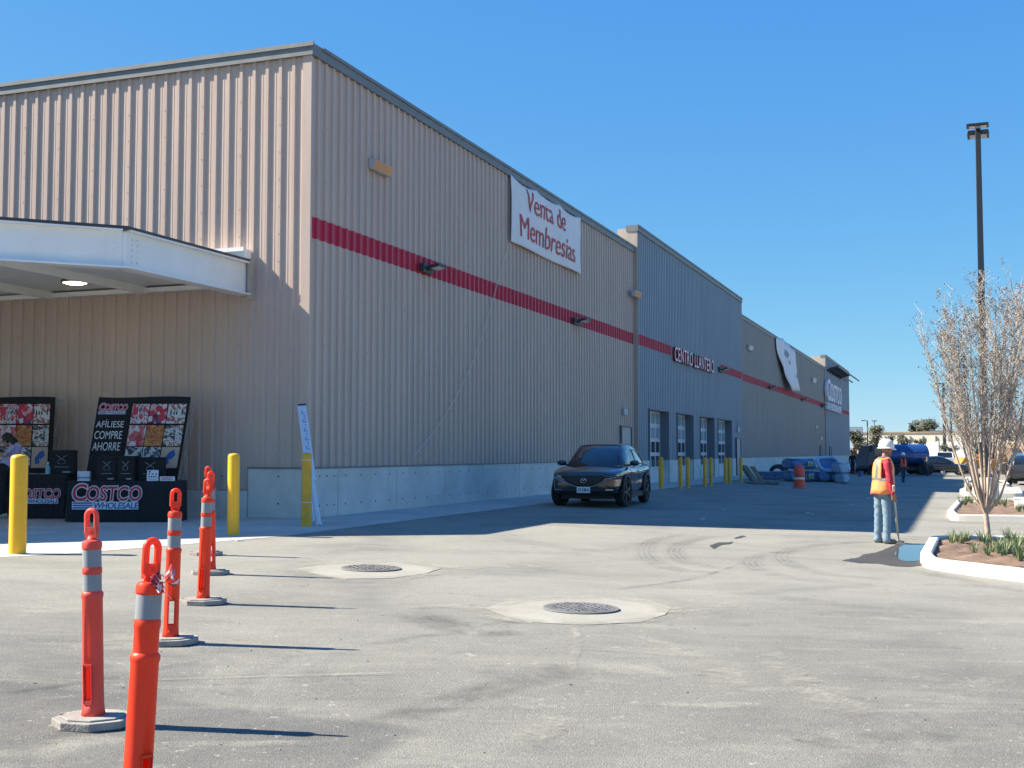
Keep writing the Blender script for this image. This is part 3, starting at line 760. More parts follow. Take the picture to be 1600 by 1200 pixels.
# torn second banner, folded on itself and hanging free at the bottom
bp2 = [(1216.5, 527), (1227, 529), (1233, 539), (1241, 548), (1242, 560), (1240, 566), (1244, 577), (1241, 587), (1243.5, 597), (1245, 611), (1232, 610.5), (1228, 592), (1221.5, 566), (1218, 545)]
q2 = [face(x, y, .35) for x, y in bp2]
t2 = MB(); pl = [(u, z) for u, z in q2]; um = sum(u for u, z in pl)/len(pl)
bm2 = bmesh.new(); vsx = [bm2.verts.new((u-q2[0][0], 0, z)) for u, z in pl]; bm2.faces.new(vsx)
bmesh.ops.triangulate(bm2, faces=bm2.faces); bmesh.ops.subdivide_edges(bm2, edges=bm2.edges[:], cuts=5, use_grid_fill=True)
ztp = q2[0][1]
for v in bm2.verts:
    d_ = ztp-v.co.z; v.co.y = -.12-.09*d_*min(1, d_/3)+.05*math.sin(v.co.x*2.0+d_*.5)-.02*v.co.x
me = bpy.data.meshes.new('torn_banner'); bm2.to_mesh(me); bm2.free(); me.materials.append(MATS['banner cloth'])
me.polygons.foreach_set('use_smooth', [True]*len(me.polygons))
tb = bpy.data.objects.new('torn_banner', me); COL.objects.link(tb); tb.location = BW(q2[0][0], -.05, 0); tb.rotation_euler = (0, 0, ROTB)
tb.modifiers.new('wall', 'SOLIDIFY').thickness = .01
tag(tb, 'torn white banner folded over itself, hanging loose above the far red stripe', 'banner')
h2 = MB()
for trx in (((1229, 545), (1233, 553), (1231, 560), (1228, 553)), ((1232, 562), (1236, 566), (1234, 570), (1231.5, 568)), ((1238, 584), (1242, 588), (1241, 592))):
    pts = []
    for x, y in trx:
        u, z = face(x, y, .35); d_ = ztp-z; xx = u-q2[0][0]; pts.append((xx, -.12-.09*d_*min(1, d_/3)+.05*math.sin(xx*2.0+d_*.5)-.02*xx-.03, z))
    h2.add(pts, [tuple(range(len(pts)))])
h2.build('print', 'banner dark patch', tb)  # dark blue-grey patches just proud of the torn cloth
# slack rope from the banner's corner to the wall
rp = []
for k, (x, y) in enumerate(((796, 380), (789, 404), (778, 440), (766, 485), (752, 530), (735, 575), (712, 622), (682, 670), (645, 714))):
    u, z = face(x, y, .11); rp.append(BW(u, -.11, z))
r_ = MB(); r_.tube(rp, .009, 6); tag(r_.build('rope', 'rope', smooth=80), 'thin slack rope hanging from the corner of the membership banner', 'rope')

# --- lettering signs
mat('sign face', (.80, .66, .68), .5); mat('sign side', (.30, .02, .035), .5); mat('sign blue', (.03, .10, .30), .5); mat('sign white', (.78, .78, .80), .5)
def wall_frame(u, off): return BW(u, -off, 0)
su0, sz1a = face(1055.5, 541.5, offB+.2); su1, _ = face(1116, 560, offB+.2)
za0 = face(1057, 565.5, offB+.2)[1]; za1 = face(1057, 542.5, offB+.2)[1]; zb0 = face(1114, 581, offB+.2)[1]; zb1 = face(1114, 562, offB+.2)[1]
zs0_, zs1_ = .5*(za0+zb0), .5*(za1+zb1); print('sign', su0, su1, za0, za1, zb0, zb1)
st_ = empty('wall_sign', wall_frame(su0, offB+.055), ROTB, 'raised channel letters reading CENTRO LLANTERO over the garage doors', 'sign')
lw = MB(); text_into(lw, 'CENTRO LLANTERO', 0, su1-su0, zs0_, zs1_, 0, offset=.012, depth=.12, spacing=1.12); lw.build('side_lettering', 'sign side', st_)
lw = MB(); text_into(lw, 'CENTRO LLANTERO', 0, su1-su0, zs0_, zs1_, 0, offset=.008, M=Matrix.Translation((0, -.124, 0)), spacing=1.12); lw.build('face_lettering', 'sign face', st_)

def store_logo(parent, x0, x1, z0, z1, y, mats, depth=0.0, band=True, zb0=None, zb1=None, names=('outline_lettering', 'red_lettering', 'blue_lettering'), ow=.06):
    """slanted heavy red lettering outlined in white over a white band with blue stripes and blue lettering"""
    h = z1-z0; w = x1-x0; wc = w*.195
    o = MB(); r = MB(); b = MB()
    for mb_x, off, yy in ((o, ow, y), (r, .018, y-.004-depth)):
        T = Matrix.Translation((0, yy, 0)); dp = depth if mb_x is o else 0
        text_into(mb_x, 'C', x0, x0+wc, z0, z1, 0, off, dp, .10, T)
        text_into(mb_x, 'OSTCO', x0+wc*1.06, x1, z0, z0+h*.86, 0, off, dp, .10, T, spacing=1.0)
    bh = zb1-zb0
    o.box(x0+.0*w, x1-.03*w, y-depth-.0005, y, zb0, zb1)
    for k in range(3): b.box(x0+.012*w, x0+.30*w, y-depth-.0045, y-depth-.0035, zb0+bh*(.10+.31*k), zb0+bh*(.29+.31*k))
    text_into(b, 'WHOLESALE', x0+.31*w, x1-.04*w, zb0+bh*.12, zb1-bh*.12, 0, .03, 0, .15, Matrix.Translation((0, y-depth-.004, 0)), spacing=.95)
    o.build(names[0], mats[0], parent); r.build(names[1], mats[1], parent); b.build(names[2], mats[2], parent)
lu0 = face(1291, 600, offD+.2)[0]; lu1 = face(1313.5, 610, offD+.2)[0]
lz = [face(1294, 593, offD+.2)[1], face(1296, 628, offD+.2)[1], face(1312, 632, offD+.2)[1], face(1297, 630.5, offD+.2)[1], face(1297, 640.5, offD+.2)[1]]
lg = empty('wall_sign', wall_frame(lu0, offD+.05), ROTB, 'raised store-name letters above a blue and white band on the far raised section', 'sign')
mat('sign red pale', (.62, .45, .48), .5)
store_logo(lg, 0, lu1-lu0, lz[1]+.1, lz[0], 0, ('sign white', 'sign face', 'sign blue'), .25, True, lz[4], lz[3], ow=.02)

# --- wall lights
mat('light box wood', (.62, .30, .13), .6, var=.1); mat('lens', (.75, .72, .66), .3); mat('pale box', (.45, .46, .47), .5)
def wall_wedge(px0, px1, py0, py1, off, label, m, group):
    u0_, zt = face(px0, py0, off); u1_, zb = face(px1, py1, off); zt2 = face(px1, py0, off)[1]
    return u0_, u1_, zt, zb
def uplight(x0, x1, ytl, ybl, off, label, m='light box wood'):
    ua, zt = face(x0, ytl, off); ub = face(x1, ytl, off)[0]; zb = face(x0, ybl, off)[1]
    t = empty('wall_light', BW(ua, -off, 0), ROTB, label, 'wall light', 'boxed wall lights above the stripe')
    L = ub-ua; b = MB(); b.prism([(0, zt), (-.05, zt), (-.17, zt-.03), (-.10, zb), (0, zb)], 0, L, 0, Matrix(((0, 0, 1, 0), (1, 0, 0, 0), (0, 1, 0, 0), (0, 0, 0, 1))))
    b.build('housing', 'pale box', t, bevel=.008)
    f = MB(); f.add([(.01, -.172, zt-.045), (L-.01, -.172, zt-.045), (L-.01, -.106, zb+.01), (.01, -.106, zb+.01)], [(0, 3, 2, 1)]); fo = f.build('front_board', m, t); fo.modifiers.new('wall', 'SOLIDIFY').thickness = .012
uplight(576, 604.5, 247, 263.5, .055, 'wooden-faced wall light high on the near siding, left of the membership banner')
uplight(986.5, 996.5, 452, 462, .2, 'small wooden-faced wall light at the step to the grey section')
uplight(1167, 1173, 538, 546, .055, 'small grey wall box high on the siding just past the grey section', 'pale box')
uplight(1268, 1273, 589, 597, .055, 'small grey wall box high up beyond the torn banner', 'pale box')
def wallpack(x0, x1, yt, yb, off, label):
    ua, zt = face(x0, yt, off); ub = face(x1, yt, off)[0]; zb = face(x0, yb, off)[1]; L = min(ub-ua, 1.9); hh = zt-zb
    t = empty('floodlight', BW(ua, -off, 0), ROTB, label, 'floodlight', 'black floodlights on the red stripe')
    b = MB(); b.box(0, L*.55, -.12, 0, zb, zt); b.box(L*.18, L*.36, -.18, -.12, zb+hh*.25, zb+hh*.6)
    b.build('bracket', 'dark steel', t, bevel=.01)
    M = Matrix.Translation((L*.30, -.17, zb+hh*.62)) @ Matrix.Rotation(R(-12), 4, 'X')
    b = MB(); b.box(-L*.15, L*.30, -.27, 0, -.04, .04, 0, M); b.build('head', 'dark steel', t, bevel=.015)
    b = MB(); b.box(-L*.11, L*.26, -.24, -.04, -.046, -.0405, 0, M); b.build('lens', 'lens', t)
for a in ((655, 683, 411, 424, .055, 'black floodlight on the red stripe below and left of the membership banner'), (893, 912, 496, 506, .055, 'black floodlight on the red stripe just below the membership banner'),
          (1122, 1136, 573.5, 580.5, offB+.055, 'black floodlight on the stripe right beside the raised lettering'), (1201, 1211, 602.5, 608, .055, 'black floodlight on the stripe under the left side of the torn banner'),
          (1251.5, 1259, 622, 626.5, .055, 'black floodlight on the far stripe past the torn banner'), (1284, 1292, 631, 636, offD+.055, 'farthest black floodlight, against the blue band of the store sign')): wallpack(*a)
def jbox(x0, x1, y0, y1, off, label):
    ua, zt = face(x0, y0, off); ub = face(x1, y0, off)[0]; zb = face(x0, y1, off)[1]
    t = empty('junction_box', BW(ua, -off, 0), ROTB, label, 'junction box'); b = MB(); b.box(0, ub-ua, -.09, 0, zb, zt); b.build('box', 'pale box', t, bevel=.01)
    c = MB(); c.tube([((ub-ua)/2, -.03, zt), ((ub-ua)/2, -.03, zt+.35)], .02, 8); c.build('conduit', 'pale box', t)
jbox(972, 977, 638.5, 648, .055, 'pale junction box above the beige door behind the black car'); jbox(1151, 1153, 667, 675, offB+.055, 'pale junction box above the narrow door past the garages')
jbox(1281, 1283.5, 682.5, 687.5, .055, 'tiny pale junction box above the first far narrow door'); jbox(1274, 1276, 665, 669, .055, 'small white wall camera box far along the taupe siding')

# --- lamp under the canopy
mat('lamp glow', (1, .9, .7), .4, emit=(1, .83, .55), estr=5.0)
vl, zl = planeV(117, 441, vE+.6) if False else (None, None)
d_ = ray(117, 440.5); tt = (4.80-CAMZ)/d_.z; lp = CAM+d_*tt
uvl = to_uv(lp); print('lamp uv', uvl, 'dist', lp.y)
lt = empty('pendant_lamp', lp, ROTB, 'lit black high-bay lamp hanging under the white canopy', 'lamp')
rl = 21*mpp(lp.y)
b = MB(); b.lathe([(rl, -.02), (rl*1.02, .01), (rl*.95, .04), (rl*.55, .12), (rl*.5, .2), (rl*.15, .24)], 28); b.build('shade', 'dark steel', lt, smooth=35)
b = MB(); b.lathe([(.002, -.055), (rl*.5, -.05), (rl*.86, -.022)], 28, caps=False); b.build('diffuser', 'lamp glow', lt, smooth=60)
b = MB(); b.tube([(0, 0, .24), (0, 0, max(.3, zs0-lp.z))], .03, 8); b.tube([(0, 0, .26), (-1.2, 1.5, .18), (-3.5, 4.5, .10)], .022, 8); b.build('stem', 'dark steel', lt)
# ------------------------------------------------------------------ membership displays under the canopy
mat('display fabric', (.012, .012, .015), .85); mat('table cloth', (.010, .010, .013), .8, bump=.15, bscale=6); mat('print white', (.72, .72, .74), .6); mat('print red', (.55, .03, .06), .55)
mat('print blue', (.04, .14, .38), .55); mat('alu strut', (.62, .63, .65), .35, .7); mat('card white', (.72, .73, .76), .6); mat('gift box', (.007, .007, .008), .75); mat('ink', (.03, .03, .035), .6); mat('teal plastic', (.20, .42, .45), .35)
mat('silver mark', (.30, .30, .31), .5)
def tile_mat(name, cols, scale, kind='voronoi', seed=0):
    m = bpy.data.materials.new(name); m.use_nodes = True; nt = m.node_tree; b = nt.nodes['Principled BSDF']
    tc = nt.nodes.new('ShaderNodeTexCoord'); P = mapping(nt, tc.outputs['Object'], loc=(seed*3.7, 0, seed*1.3))
    if kind == 'voronoi':
        v = N(nt, 'ShaderNodeTexVoronoi', Scale=scale); nt.links.new(P, v.inputs['Vector'])
        s = nt.nodes.new('ShaderNodeSeparateColor'); nt.links.new(v.outputs['Color'], s.inputs[0]); val = s.outputs[0]
    else: val = ramp(nt, noise(nt, P, scale, 4, .6, .8), .25, .75)
    r = nt.nodes.new('ShaderNodeValToRGB'); r.color_ramp.interpolation = 'CONSTANT'; e = r.color_ramp.elements
    while len(e) < len(cols): e.new(.5)
    for i, c in enumerate(cols): e[i].position = i/len(cols); e[i].color = (*c, 1)
    nt.links.new(val, r.inputs['Fac']); nt.links.new(r.outputs['Color'], b.inputs['Base Color']); b.inputs['Roughness'].default_value = .6; MATS[name] = m
wh, rd, dk = (.62, .60, .60), (.50, .03, .05), (.04, .035, .04)
tile_mat('photo market', [wh, (.45, .45, .5), rd, wh, (.12, .16, .22), dk], 7, 'noise', 1)
tile_mat('photo berries', [rd, (.05, .07, .25), (.60, .35, .38), (.4, .02, .1), wh, dk], 11, 'voronoi', 2)
tile_mat('photo kitchen', [(.55, .55, .54), (.62, .62, .6), (.35, .12, .1), (.5, .5, .5)], 8, 'noise', 3)
tile_mat('photo meat', [(.55, .12, .13), wh, (.50, .25, .24), (.42, .05, .07), (.62, .5, .48)], 10, 'voronoi', 4)
tile_mat('photo bread', [(.45, .16, .04), (.50, .22, .08), (.35, .06, .02), (.55, .30, .10)], 16, 'voronoi', 5)
tile_mat('photo burgers', [(.16, .08, .04), (.38, .2, .1), wh, dk, (.5, .35, .2)], 8, 'noise', 6)
tile_mat('photo room', [(.30, .32, .34), dk, wh, (.16, .18, .2)], 7, 'noise', 7)
tile_mat('photo luggage', [(.35, .42, .5), (.06, .07, .09), wh, (.2, .25, .32)], 8, 'noise', 8)
tile_mat('photo tan', [(.50, .36, .27), (.53, .39, .30)], 4, 'noise', 9)
mat('print deep blue', (.03, .10, .36), .6); mat('print bottle', (.02, .02, .025), .6); mat('print pizza edge', (.35, .14, .04), .6)
tile_mat('print pizza', [(.42, .09, .03), (.52, .26, .08), (.40, .12, .04), (.50, .20, .06)], 30, 'voronoi', 11)
def display(px0, base, Y, wpx, shear, xs, label, rz):
    m = mpp(Y); gb = G(px0, base); p = atY(px0, 707, Y); p.z = gz(p.x, p.y)
    t = empty('display_wall', p, R(rz), label, 'display wall', 'pop-up display walls behind the covered tables')
    ytop = 620.5; H = (707-ytop)*m+CAMZ-p.z; yb = 707+(CAMZ-p.z)/m
    def X(px, py): return (px-px0)*m - shear*(yb-py)*m      # unsheared panel coordinate
    def Z(py): return (yb-py)*m
    S = Matrix.Identity(4); S[0][2] = shear
    w = wpx*m
    pn = MB(); n = 14
    V = []
    for j in range(2):
        for i in range(n+1):
            x = w*i/n; V.append((x, .02*math.sin(i*.9), .02 if j == 0 else H-.012*math.sin(i*math.pi/n*2)))
    pn.add(V, [(i, i+1, n+1+i+1, n+1+i) for i in range(n)], 0, S); po = pn.build('fabric', 'display fabric', t); po.modifiers.new('wall', 'SOLIDIFY').thickness = .015
    # scissor frame behind
    f = MB(); D = .38
    cols_ = [0, w/3, 2*w/3, w]; rows = [.08, H/3, 2*H/3, H-.05]
    for i, x in enumerate(cols_):
        for j, z in enumerate(rows):
            if j < 3:
                f.tube([(x, .04, z), (x, D, rows[j+1])], .009, 6, 0, True, S); f.tube([(x, D, z), (x, .04, rows[j+1])], .009, 6, 0, True, S)
                f.tube([(x, D, z), (x+.02, D-.02, .5*(z+rows[j+1]))], .006, 6, 0, True, S)
            f.tube([(x, .04, z), (x, D, z)], .007, 6, 0, True, S)
            if i < 3 and j < 3:
                f.tube([(x, D, z), (cols_[i+1], D, rows[j+1])], .008, 6, 0, True, S); f.tube([(x, D, rows[j+1]), (cols_[i+1], D, z)], .008, 6, 0, True, S)
    f.build('scissor_frame', 'alu strut', t)
    yo = -.035
    kinds = ['photo market', 'photo berries', 'photo kitchen', 'photo meat', 'photo bread', 'photo burgers', 'photo room', 'photo luggage', 'photo tan']
    rowy = [(631.5, 662), (664.5, 697), (698.5, 731)]
    for r in range(3):
        ym = sum(rowy[r])/2
        for c in range(3):
            xa, xb = xs[c]; za, zb = Z(rowy[r][1]), Z(rowy[r][0]); k = kinds[r*3+c]
            q = MB(); q.box(xa, xb, yo-.002, yo, za, zb, 0, S); ph = q.build('photo_print', k, t)
            cx, cz = (xa+xb)/2, (za+zb)/2; d = MB(); mm = None
            if k == 'photo tan':
                d.tube([(cx-.04, yo-.004, cz-.13), (cx-.05, yo-.004, cz-.02), (cx+.02, yo-.004, cz+.09), (cx+.06, yo-.004, cz+.13), (cx+.08, yo-.004, cz+.05), (cx+.02, yo-.004, cz-.01), (cx-.03, yo-.004, cz+.03)], [.05, .045, .035, .03, .03, .03, .02], 8, 0, True, S @ Matrix.Diagonal((1, 1, 1, 1)), 1); mm = 'print deep blue'
            elif k == 'photo kitchen':
                for bx, hh in ((-.11, .07), (-.05, .05), (.0, .06), (.11, .10)):
                    d.box(cx+bx-.014, cx+bx+.014, yo-.0035, yo-.0022, cz-.02, cz-.02+hh, 0, S); d.box(cx+bx-.006, cx+bx+.006, yo-.0035, yo-.0022, cz-.02+hh, cz+hh+.02, 0, S)
                mm = 'print bottle'
            elif k == 'photo bread':
                d.add([(cx+.15*math.cos(a), yo-.0035, cz+.17*math.sin(a)) for a in [i*math.pi/12 for i in range(24)]], [tuple(range(24))], 0, S); mm = 'print pizza'
            elif k == 'photo market':
                d.box(xa+.012, xa+.12, yo-.0035, yo-.0022, cz-.02, zb-.06, 0, S); mm = 'print red'
            elif k == 'photo berries':
                for bx, bz, rr in ((.0, .1, .06), (.09, -.07, .08), (-.1, .02, .05)): d.add([(cx+bx+rr*math.cos(a), yo-.0035, cz+bz+rr*math.sin(a)) for a in [i*math.pi/8 for i in range(16)]], [tuple(range(16))], 0, S)
                mm = 'print red'
            if mm:
                if k == 'photo tan':
                    d.v = [(x, yo-.0035-.0005*((i*7) % 5), z) for i, (x, y, z) in enumerate(d.v)]
                d.build('print', mm, ph)
    return t, S, Z, X, w, H, yo
tA, S, Z, X, w, H, yo = display(125, 800, 23.5, 145, .15, [], 'tall black leaning display wall with nine photographs and AFILIESE COMPRE AHORRE, right of the other', 0) if False else (None,)*7
def tx(px_list, m): return px_list
_m = mpp(23.5)
def cols_from(px0, pairs): return [((a-px0)*_m, (b-px0)*_m) for a, b in pairs]
tA, S, Z, X, w, H, yo = display(125, 800, 23.5, 145, .15, cols_from(125, ((182, 208.5), (209.5, 237), (238.5, 267))), 'black leaning display wall showing AFILIESE COMPRE AHORRE beside nine photographs', -2)
lt_ = MB()
for s, (ya, yb) in (('AFÍLIESE', (655.5, 668)), ('COMPRE', (673.5, 686)), ('AHORRE', (691, 704))):
    text_into(lt_, s, (129-125)*_m, (172.5-125)*_m, Z(yb), Z(ya), 0, .0, 0, 0, S @ Matrix.Translation((0, yo-.003, 0)))
lt_.build('lettering', 'print white', tA)
sub = bpy.data.objects.new('emblem', None)
def logo_at(par, x0, x1, z0, z1, zb0, zb1, y, S=None):
    n0 = set(COL.objects)
    store_logo(par, x0, x1, z0, z1, y, ('print white', 'print red', 'print blue'), 0, True, zb0, zb1)
    if S is not None:
        for o in set(COL.objects)-n0: o.data.transform(S)
logo_at(tA, (129-125)*_m, (173.5-125)*_m, Z(641.5), Z(630.5), Z(647.5), Z(642.5), yo-.003, S)
display(-72, 800, 24.8, 151, .03, [((a+72)*mpp(24.8), (b+72)*mpp(24.8)) for a, b in ((-5, 20.5), (21.5, 46), (47.5, 72.5))], 'black display wall with photographs, cut by the left edge behind the dark-haired person', 0)

def table(px0, px1, top, base, label, lg):
    p = G(px0, base); Y = p.y; m = mpp(Y); L = (px1-px0)*m; h = (base-top)*m
    t = empty('covered_table', p, R(0), label, 'table', 'tables under black cloths')
    b = MB(); n = 40; D = .72
    rn = random.Random(3)
    ring = []
    def per(k):
        x = k/n*(2*L+2*D)
        if x < L: return (x, 0, (0, -1))
        if x < L+D: return (L, x-L, (1, 0))
        if x < 2*L+D: return (L-(x-L-D), D, (0, 1))
        return (0, D-(x-2*L-D), (-1, 0))
    N_ = 120; V = []
    for z, fl in ((h, 0), (h-.01, .006), (h*.5, .015), (.015, .035)):
        for k in range(N_):
            x, y, nn = per(k*n/N_); a = fl+(.012*math.sin(k*1.7)+.010*math.sin(k*.6))*(1-z/h) if z < h else 0
            V.append((x+nn[0]*a, y+nn[1]*a, z+(.008*math.sin(k*.45) if z < .1 else 0)))
    F_ = [(j*N_+(k+1) % N_, j*N_+k, (j+1)*N_+k, (j+1)*N_+(k+1) % N_) for j in range(3) for k in range(N_)]+[tuple(range(N_))]
    b.add(V, F_); b.build('cloth', 'table cloth', t, smooth=40)
    lx0, lx1, ya, yb, yc, yd = lg; Zt = lambda y: (base-y)*m
    logo_at(t, (lx0-px0)*m, (lx1-px0)*m, Zt(yb), Zt(ya), Zt(yd), Zt(yc), -.04)
    return t, p, m, h
tb1, pT, mT, hT = table(104, 274, 752, 816, 'black covered table with a large red emblem, in front of the leaning display wall', (113, 219.5, 757, 782.5, 784, 796))
tb2, pU, mU, hU = table(17, 102, 741, 811, 'shorter black covered table behind the sunlit bollard, its emblem half hidden', (21, 93.5, 762, 778.5, 779.5, 787))
def on_table(tp, m, h, px, base, dy=.12): return tp+Vector(((px-0)*m, dy, h))
def stand(px, Yoff, par_p, m, h, px0): return par_p+Vector(((px-px0)*m, Yoff, h))
def giftbox(px0, px1, top, base, tp, m, h, tpx0, dy, rz, label):
    p = stand((px0+px1)/2, dy, tp, m, h, tpx0); t = empty('gift_box', p, R(rz), label, 'box', 'black boxes with silver line marks on the tables')
    W_ = (px1-px0)*m; H_ = (base-top)*m; b = MB(); b.box(-W_/2, W_/2, 0, .28, 0, H_*.90); b.box(-W_/2-.006, W_/2+.006, -.006, .286, H_*.90, H_); b.build('box', 'gift box', t, bevel=.004)
    k = MB(); c = H_*.62
    for s in (-1, 1):
        k.tube([(0, -.009, c), (s*W_*.10, -.009, c+H_*.10), (s*W_*.22, -.009, c+H_*.17)], [.004, .006, .003], 6); k.tube([(0, -.009, c), (s*W_*.13, -.009, c-H_*.05), (s*W_*.15, -.009, c-H_*.16), (s*W_*.03, -.009, c-H_*.2)], [.004, .005, .005, .003], 6)
    k.box(-W_*.28, W_*.28, -.003, -.0005, H_*.28, H_*.30); k.box(W_*.05, W_*.35, -.004, -.0005, H_*.05, H_*.11); k.build('silver_mark', 'silver mark', t)
giftbox(72, 110, 703, 740, pU, mU, hU, 17, .10, 8, 'black box standing on the left table, beside the teal bottle')
giftbox(146, 176, 711, 750, pT, mT, hT, 104, .14, 6, 'black box on the right table, left of the other two boxes')
giftbox(178, 205, 712, 751, pT, mT, hT, 104, .10, -4, 'black box on the right table, between two other black boxes')
giftbox(207, 246, 713, 750, pT, mT, hT, 104, .24, 3, 'black box on the right table behind the white price card')
p = stand(235.5, .03, pT, mT, hT, 104); t = empty('price_card', p, R(4), 'small white price card propped on the right covered table', 'card'); b = MB(); W_ = 17.5*mT
Mx = Matrix.Rotation(R(-10), 4, 'X'); b.box(-W_/2, W_/2, 0, .006, 0, W_*.98, 0, Mx); b.build('card', 'card white', t)
b = MB(); rn = random.Random(5)
for r, (n, z) in enumerate(((3, .56), (4, .32))):
    for i in range(n): x = -W_*.3+W_*.6*i/(n-1); b.box(x-.014, x+.014, -.0022, -.0006, W_*z, W_*(z+.12), 0, Mx)
b.box(-W_*.36, -W_*.18, -.0022, -.0006, W_*.76, W_*.9, 0, Mx); b.box(-W_*.3, W_*.35, -.0022, -.0006, W_*.14, W_*.17, 0, Mx); b.build('printing', 'ink', t)
p = stand(259, .02, pT, mT, hT, 104); t = empty('name_strip', p, R(-5), 'narrow white strip sign lying at the right end of the covered table', 'sign'); b = MB(); b.box(-12*mT, 12*mT, 0, .01, 0, 7*mT); b.build('strip', 'card white', t)
b = MB(); text_into(b, 'COSTCO', -10*mT, 8*mT, 1.5*mT, 5.5*mT, 0, .03, 0, .1, Matrix.Translation((0, -.003, 0))); b.build('lettering', 'print red', t)
p = stand(127, .1, pT, mT, hT, 104); t = empty('leaflet_stack', p, R(10), 'stack of pale leaflets at the left end of the right covered table', 'leaflets'); b = MB()
for k in range(7): b.box(-9*mT+.004*math.sin(k*2.1), 9*mT+.004*math.sin(k*3), -.08, .08, k*.026, k*.026+.02)
b.build('sheets', 'card white', t); b = MB(); b.box(-9.2*mT, 9.2*mT, -.084, .084, .05, .069); b.build('band', 'print blue', t)
p = stand(71, .06, pU, mU, hU, 17); t = empty('spray_bottle', p, 0, 'small teal bottle beside the black box on the left table', 'bottle'); b = MB(); b.lathe([(.045, 0), (.047, .02), (.045, .12), (.02, .165), (.016, .2)], 16); b.build('bottle', 'teal plastic', t, smooth=40)
b = MB(); b.lathe([(.019, .2), (.019, .225), (.008, .23)], 12); b.build('cap', 'card white', t)
for (a, c, lb) in ((44, 52, 'white sheet of paper lying on the left table, half behind the bollard'), (60, 75, 'white sheet of paper lying on the left table under the teal bottle')):
    p = stand((a+c)/2, .0, pU, mU, hU, 17); b = MB(); b.box(-(c-a)*mU/2, (c-a)*mU/2, 0, .2, .001, .006); tag(b.build('paper_sheet', 'card white', loc=p), lb, 'paper')

# --- long rolled banner leaning on the corner behind the bollard
mat('roll plastic', (.68, .70, .74), .4); mat('roll print', (.22, .28, .40), .6)
pb = G(497, 821.5); ub, zb = face(472.5, 633, .05)
top = BW(.0, -.02, 0); dtop = atY(472, 633, CORNER.y-.25)
rt = empty('rolled_banner', pb, 0, 'long white rolled banner leaning at the warehouse corner behind the ochre bollard', 'rolled banner')
dv = dtop-pb; Ld = dv.length; ax = dv.normalized(); sd = Vector((1, .15, 0)); sd = (sd-ax*sd.dot(ax)).normalized(); nn = ax.cross(sd)
Mr = Matrix(((sd.x, nn.x, ax.x, 0), (sd.y, nn.y, ax.y, 0), (sd.z, nn.z, ax.z, 0), (0, 0, 0, 1)))
b = MB(); b.tube([(0.02, 0, 0), (.01, 0, Ld*.30), (0, 0, Ld*.62)], [.042, .04, .034], 14, 0, True, Mr); b.tube([(-.055, .0, .1), (-.03, 0, Ld*.55)], .02, 8, 0, True, Mr); b.build('pole', 'roll plastic', rt, smooth=50)
b = MB(); b.box(-.095, .075, -.03, .03, Ld*.34, Ld*.995, 0, Mr); b.build('roll', 'roll plastic', rt, bevel=.012)
b = MB(); b.box(-.08, .075, -.034, .034, Ld*.985, Ld, 0, Mr); b.build('end_cap', 'ink', rt)
b = MB(); b.box(-.044, -.038, -.037, -.031, Ld*.34, Ld*.99, 0, Mr); b.build('edge_strip', 'card white', rt)
b = MB(); rn = random.Random(9)
for k in range(16):
    z = Ld*(.52+.026*k); b.box(.0, .012+rn.random()*.03, -.033, -.0305, z, z+Ld*.012, 0, Mr)
    if k % 3 == 0: b.box(-.03, -.012, -.033, -.0305, z, z+Ld*.03, 0, Mr)
b.build('printing', 'roll print', rt)
b = MB(); b.lathe([(.052, -.012), (.055, 0), (.055, .05), (.045, .06)], 18, 0, Mr @ Matrix.Translation((.02, 0, 0))); b.build('foot_cap', 'roll plastic', rt, smooth=40)

# --- building materials stacked along the wall
mat('brown board', (.24, .17, .11), .8, var=.2, vscale=4); mat('dark board', (.10, .09, .08), .8, var=.2); mat('shrink wrap blue', (.075, .20, .40), .3, var=.15, vscale=3, bump=.6, bscale=5); mat('wrap pale', (.42, .50, .60), .35, var=.2, vscale=3, bump=.5, bscale=6)
mat('label yellow', (.55, .56, .22), .6); mat('crate blue', (.12, .20, .36), .6, var=.1); mat('wrap white', (.46, .55, .64), .4, var=.1, bump=.4, bscale=8)
mat('barrel orange', (.75, .10, .06), .5, var=.05); mat('muddy mat', (.17, .155, .13), .95, var=.3, vscale=3, bump=.5, bscale=12)
def rot_to(u_dir): return ROTB
for (px, base, top, w, sh, m_, lb) in ((1172, 752, 727, 9, 12, 'dark board', 'dark board leaning on the wall base, left of two brown boards'), (1178, 753, 728, 7, 12, 'brown board', 'brown board leaning on the wall base between two other boards'), (1187, 752, 729, 8, 11, 'brown board', 'brown board leaning on the wall base, nearest to the blue crate')):
    p = G(px, base); m = mpp(p.y); b = MB(); hh = (base-top)*m; ww = w*m
    b.add([(0, 0, .01), (ww, 0, .01), (ww-sh*m, .7, hh), (-sh*m, .7, hh), (0, .06, .01), (ww, .06, .01), (ww-sh*m, .76, hh), (-sh*m, .76, hh)], [(0, 1, 2, 3), (7, 6, 5, 4), (0, 4, 5, 1), (1, 5, 6, 2), (2, 6, 7, 3), (3, 7, 4, 0)])
    tag(b.build('leaning_board', m_, loc=p), lb, 'board', 'boards leaning on the wall base')
p = G(1194, 749); m = mpp(p.y); t = empty('crate', p, R(2), 'flat blue slatted crate beside the leaning boards', 'crate'); b = MB(); Wc = 34*m; Hc = 12*m
for z in (0.08, .5, .78): b.box(0, Wc, 0, .03, Hc*z, Hc*(z+.2)); b.box(0, Wc, 1.1, 1.13, Hc*z, Hc*(z+.2)); b.box(0, .03, .03, 1.1, Hc*z, Hc*(z+.2)); b.box(Wc-.03, Wc, .03, 1.1, Hc*z, Hc*(z+.2))
b.build('slats', 'crate blue', t); b = MB()
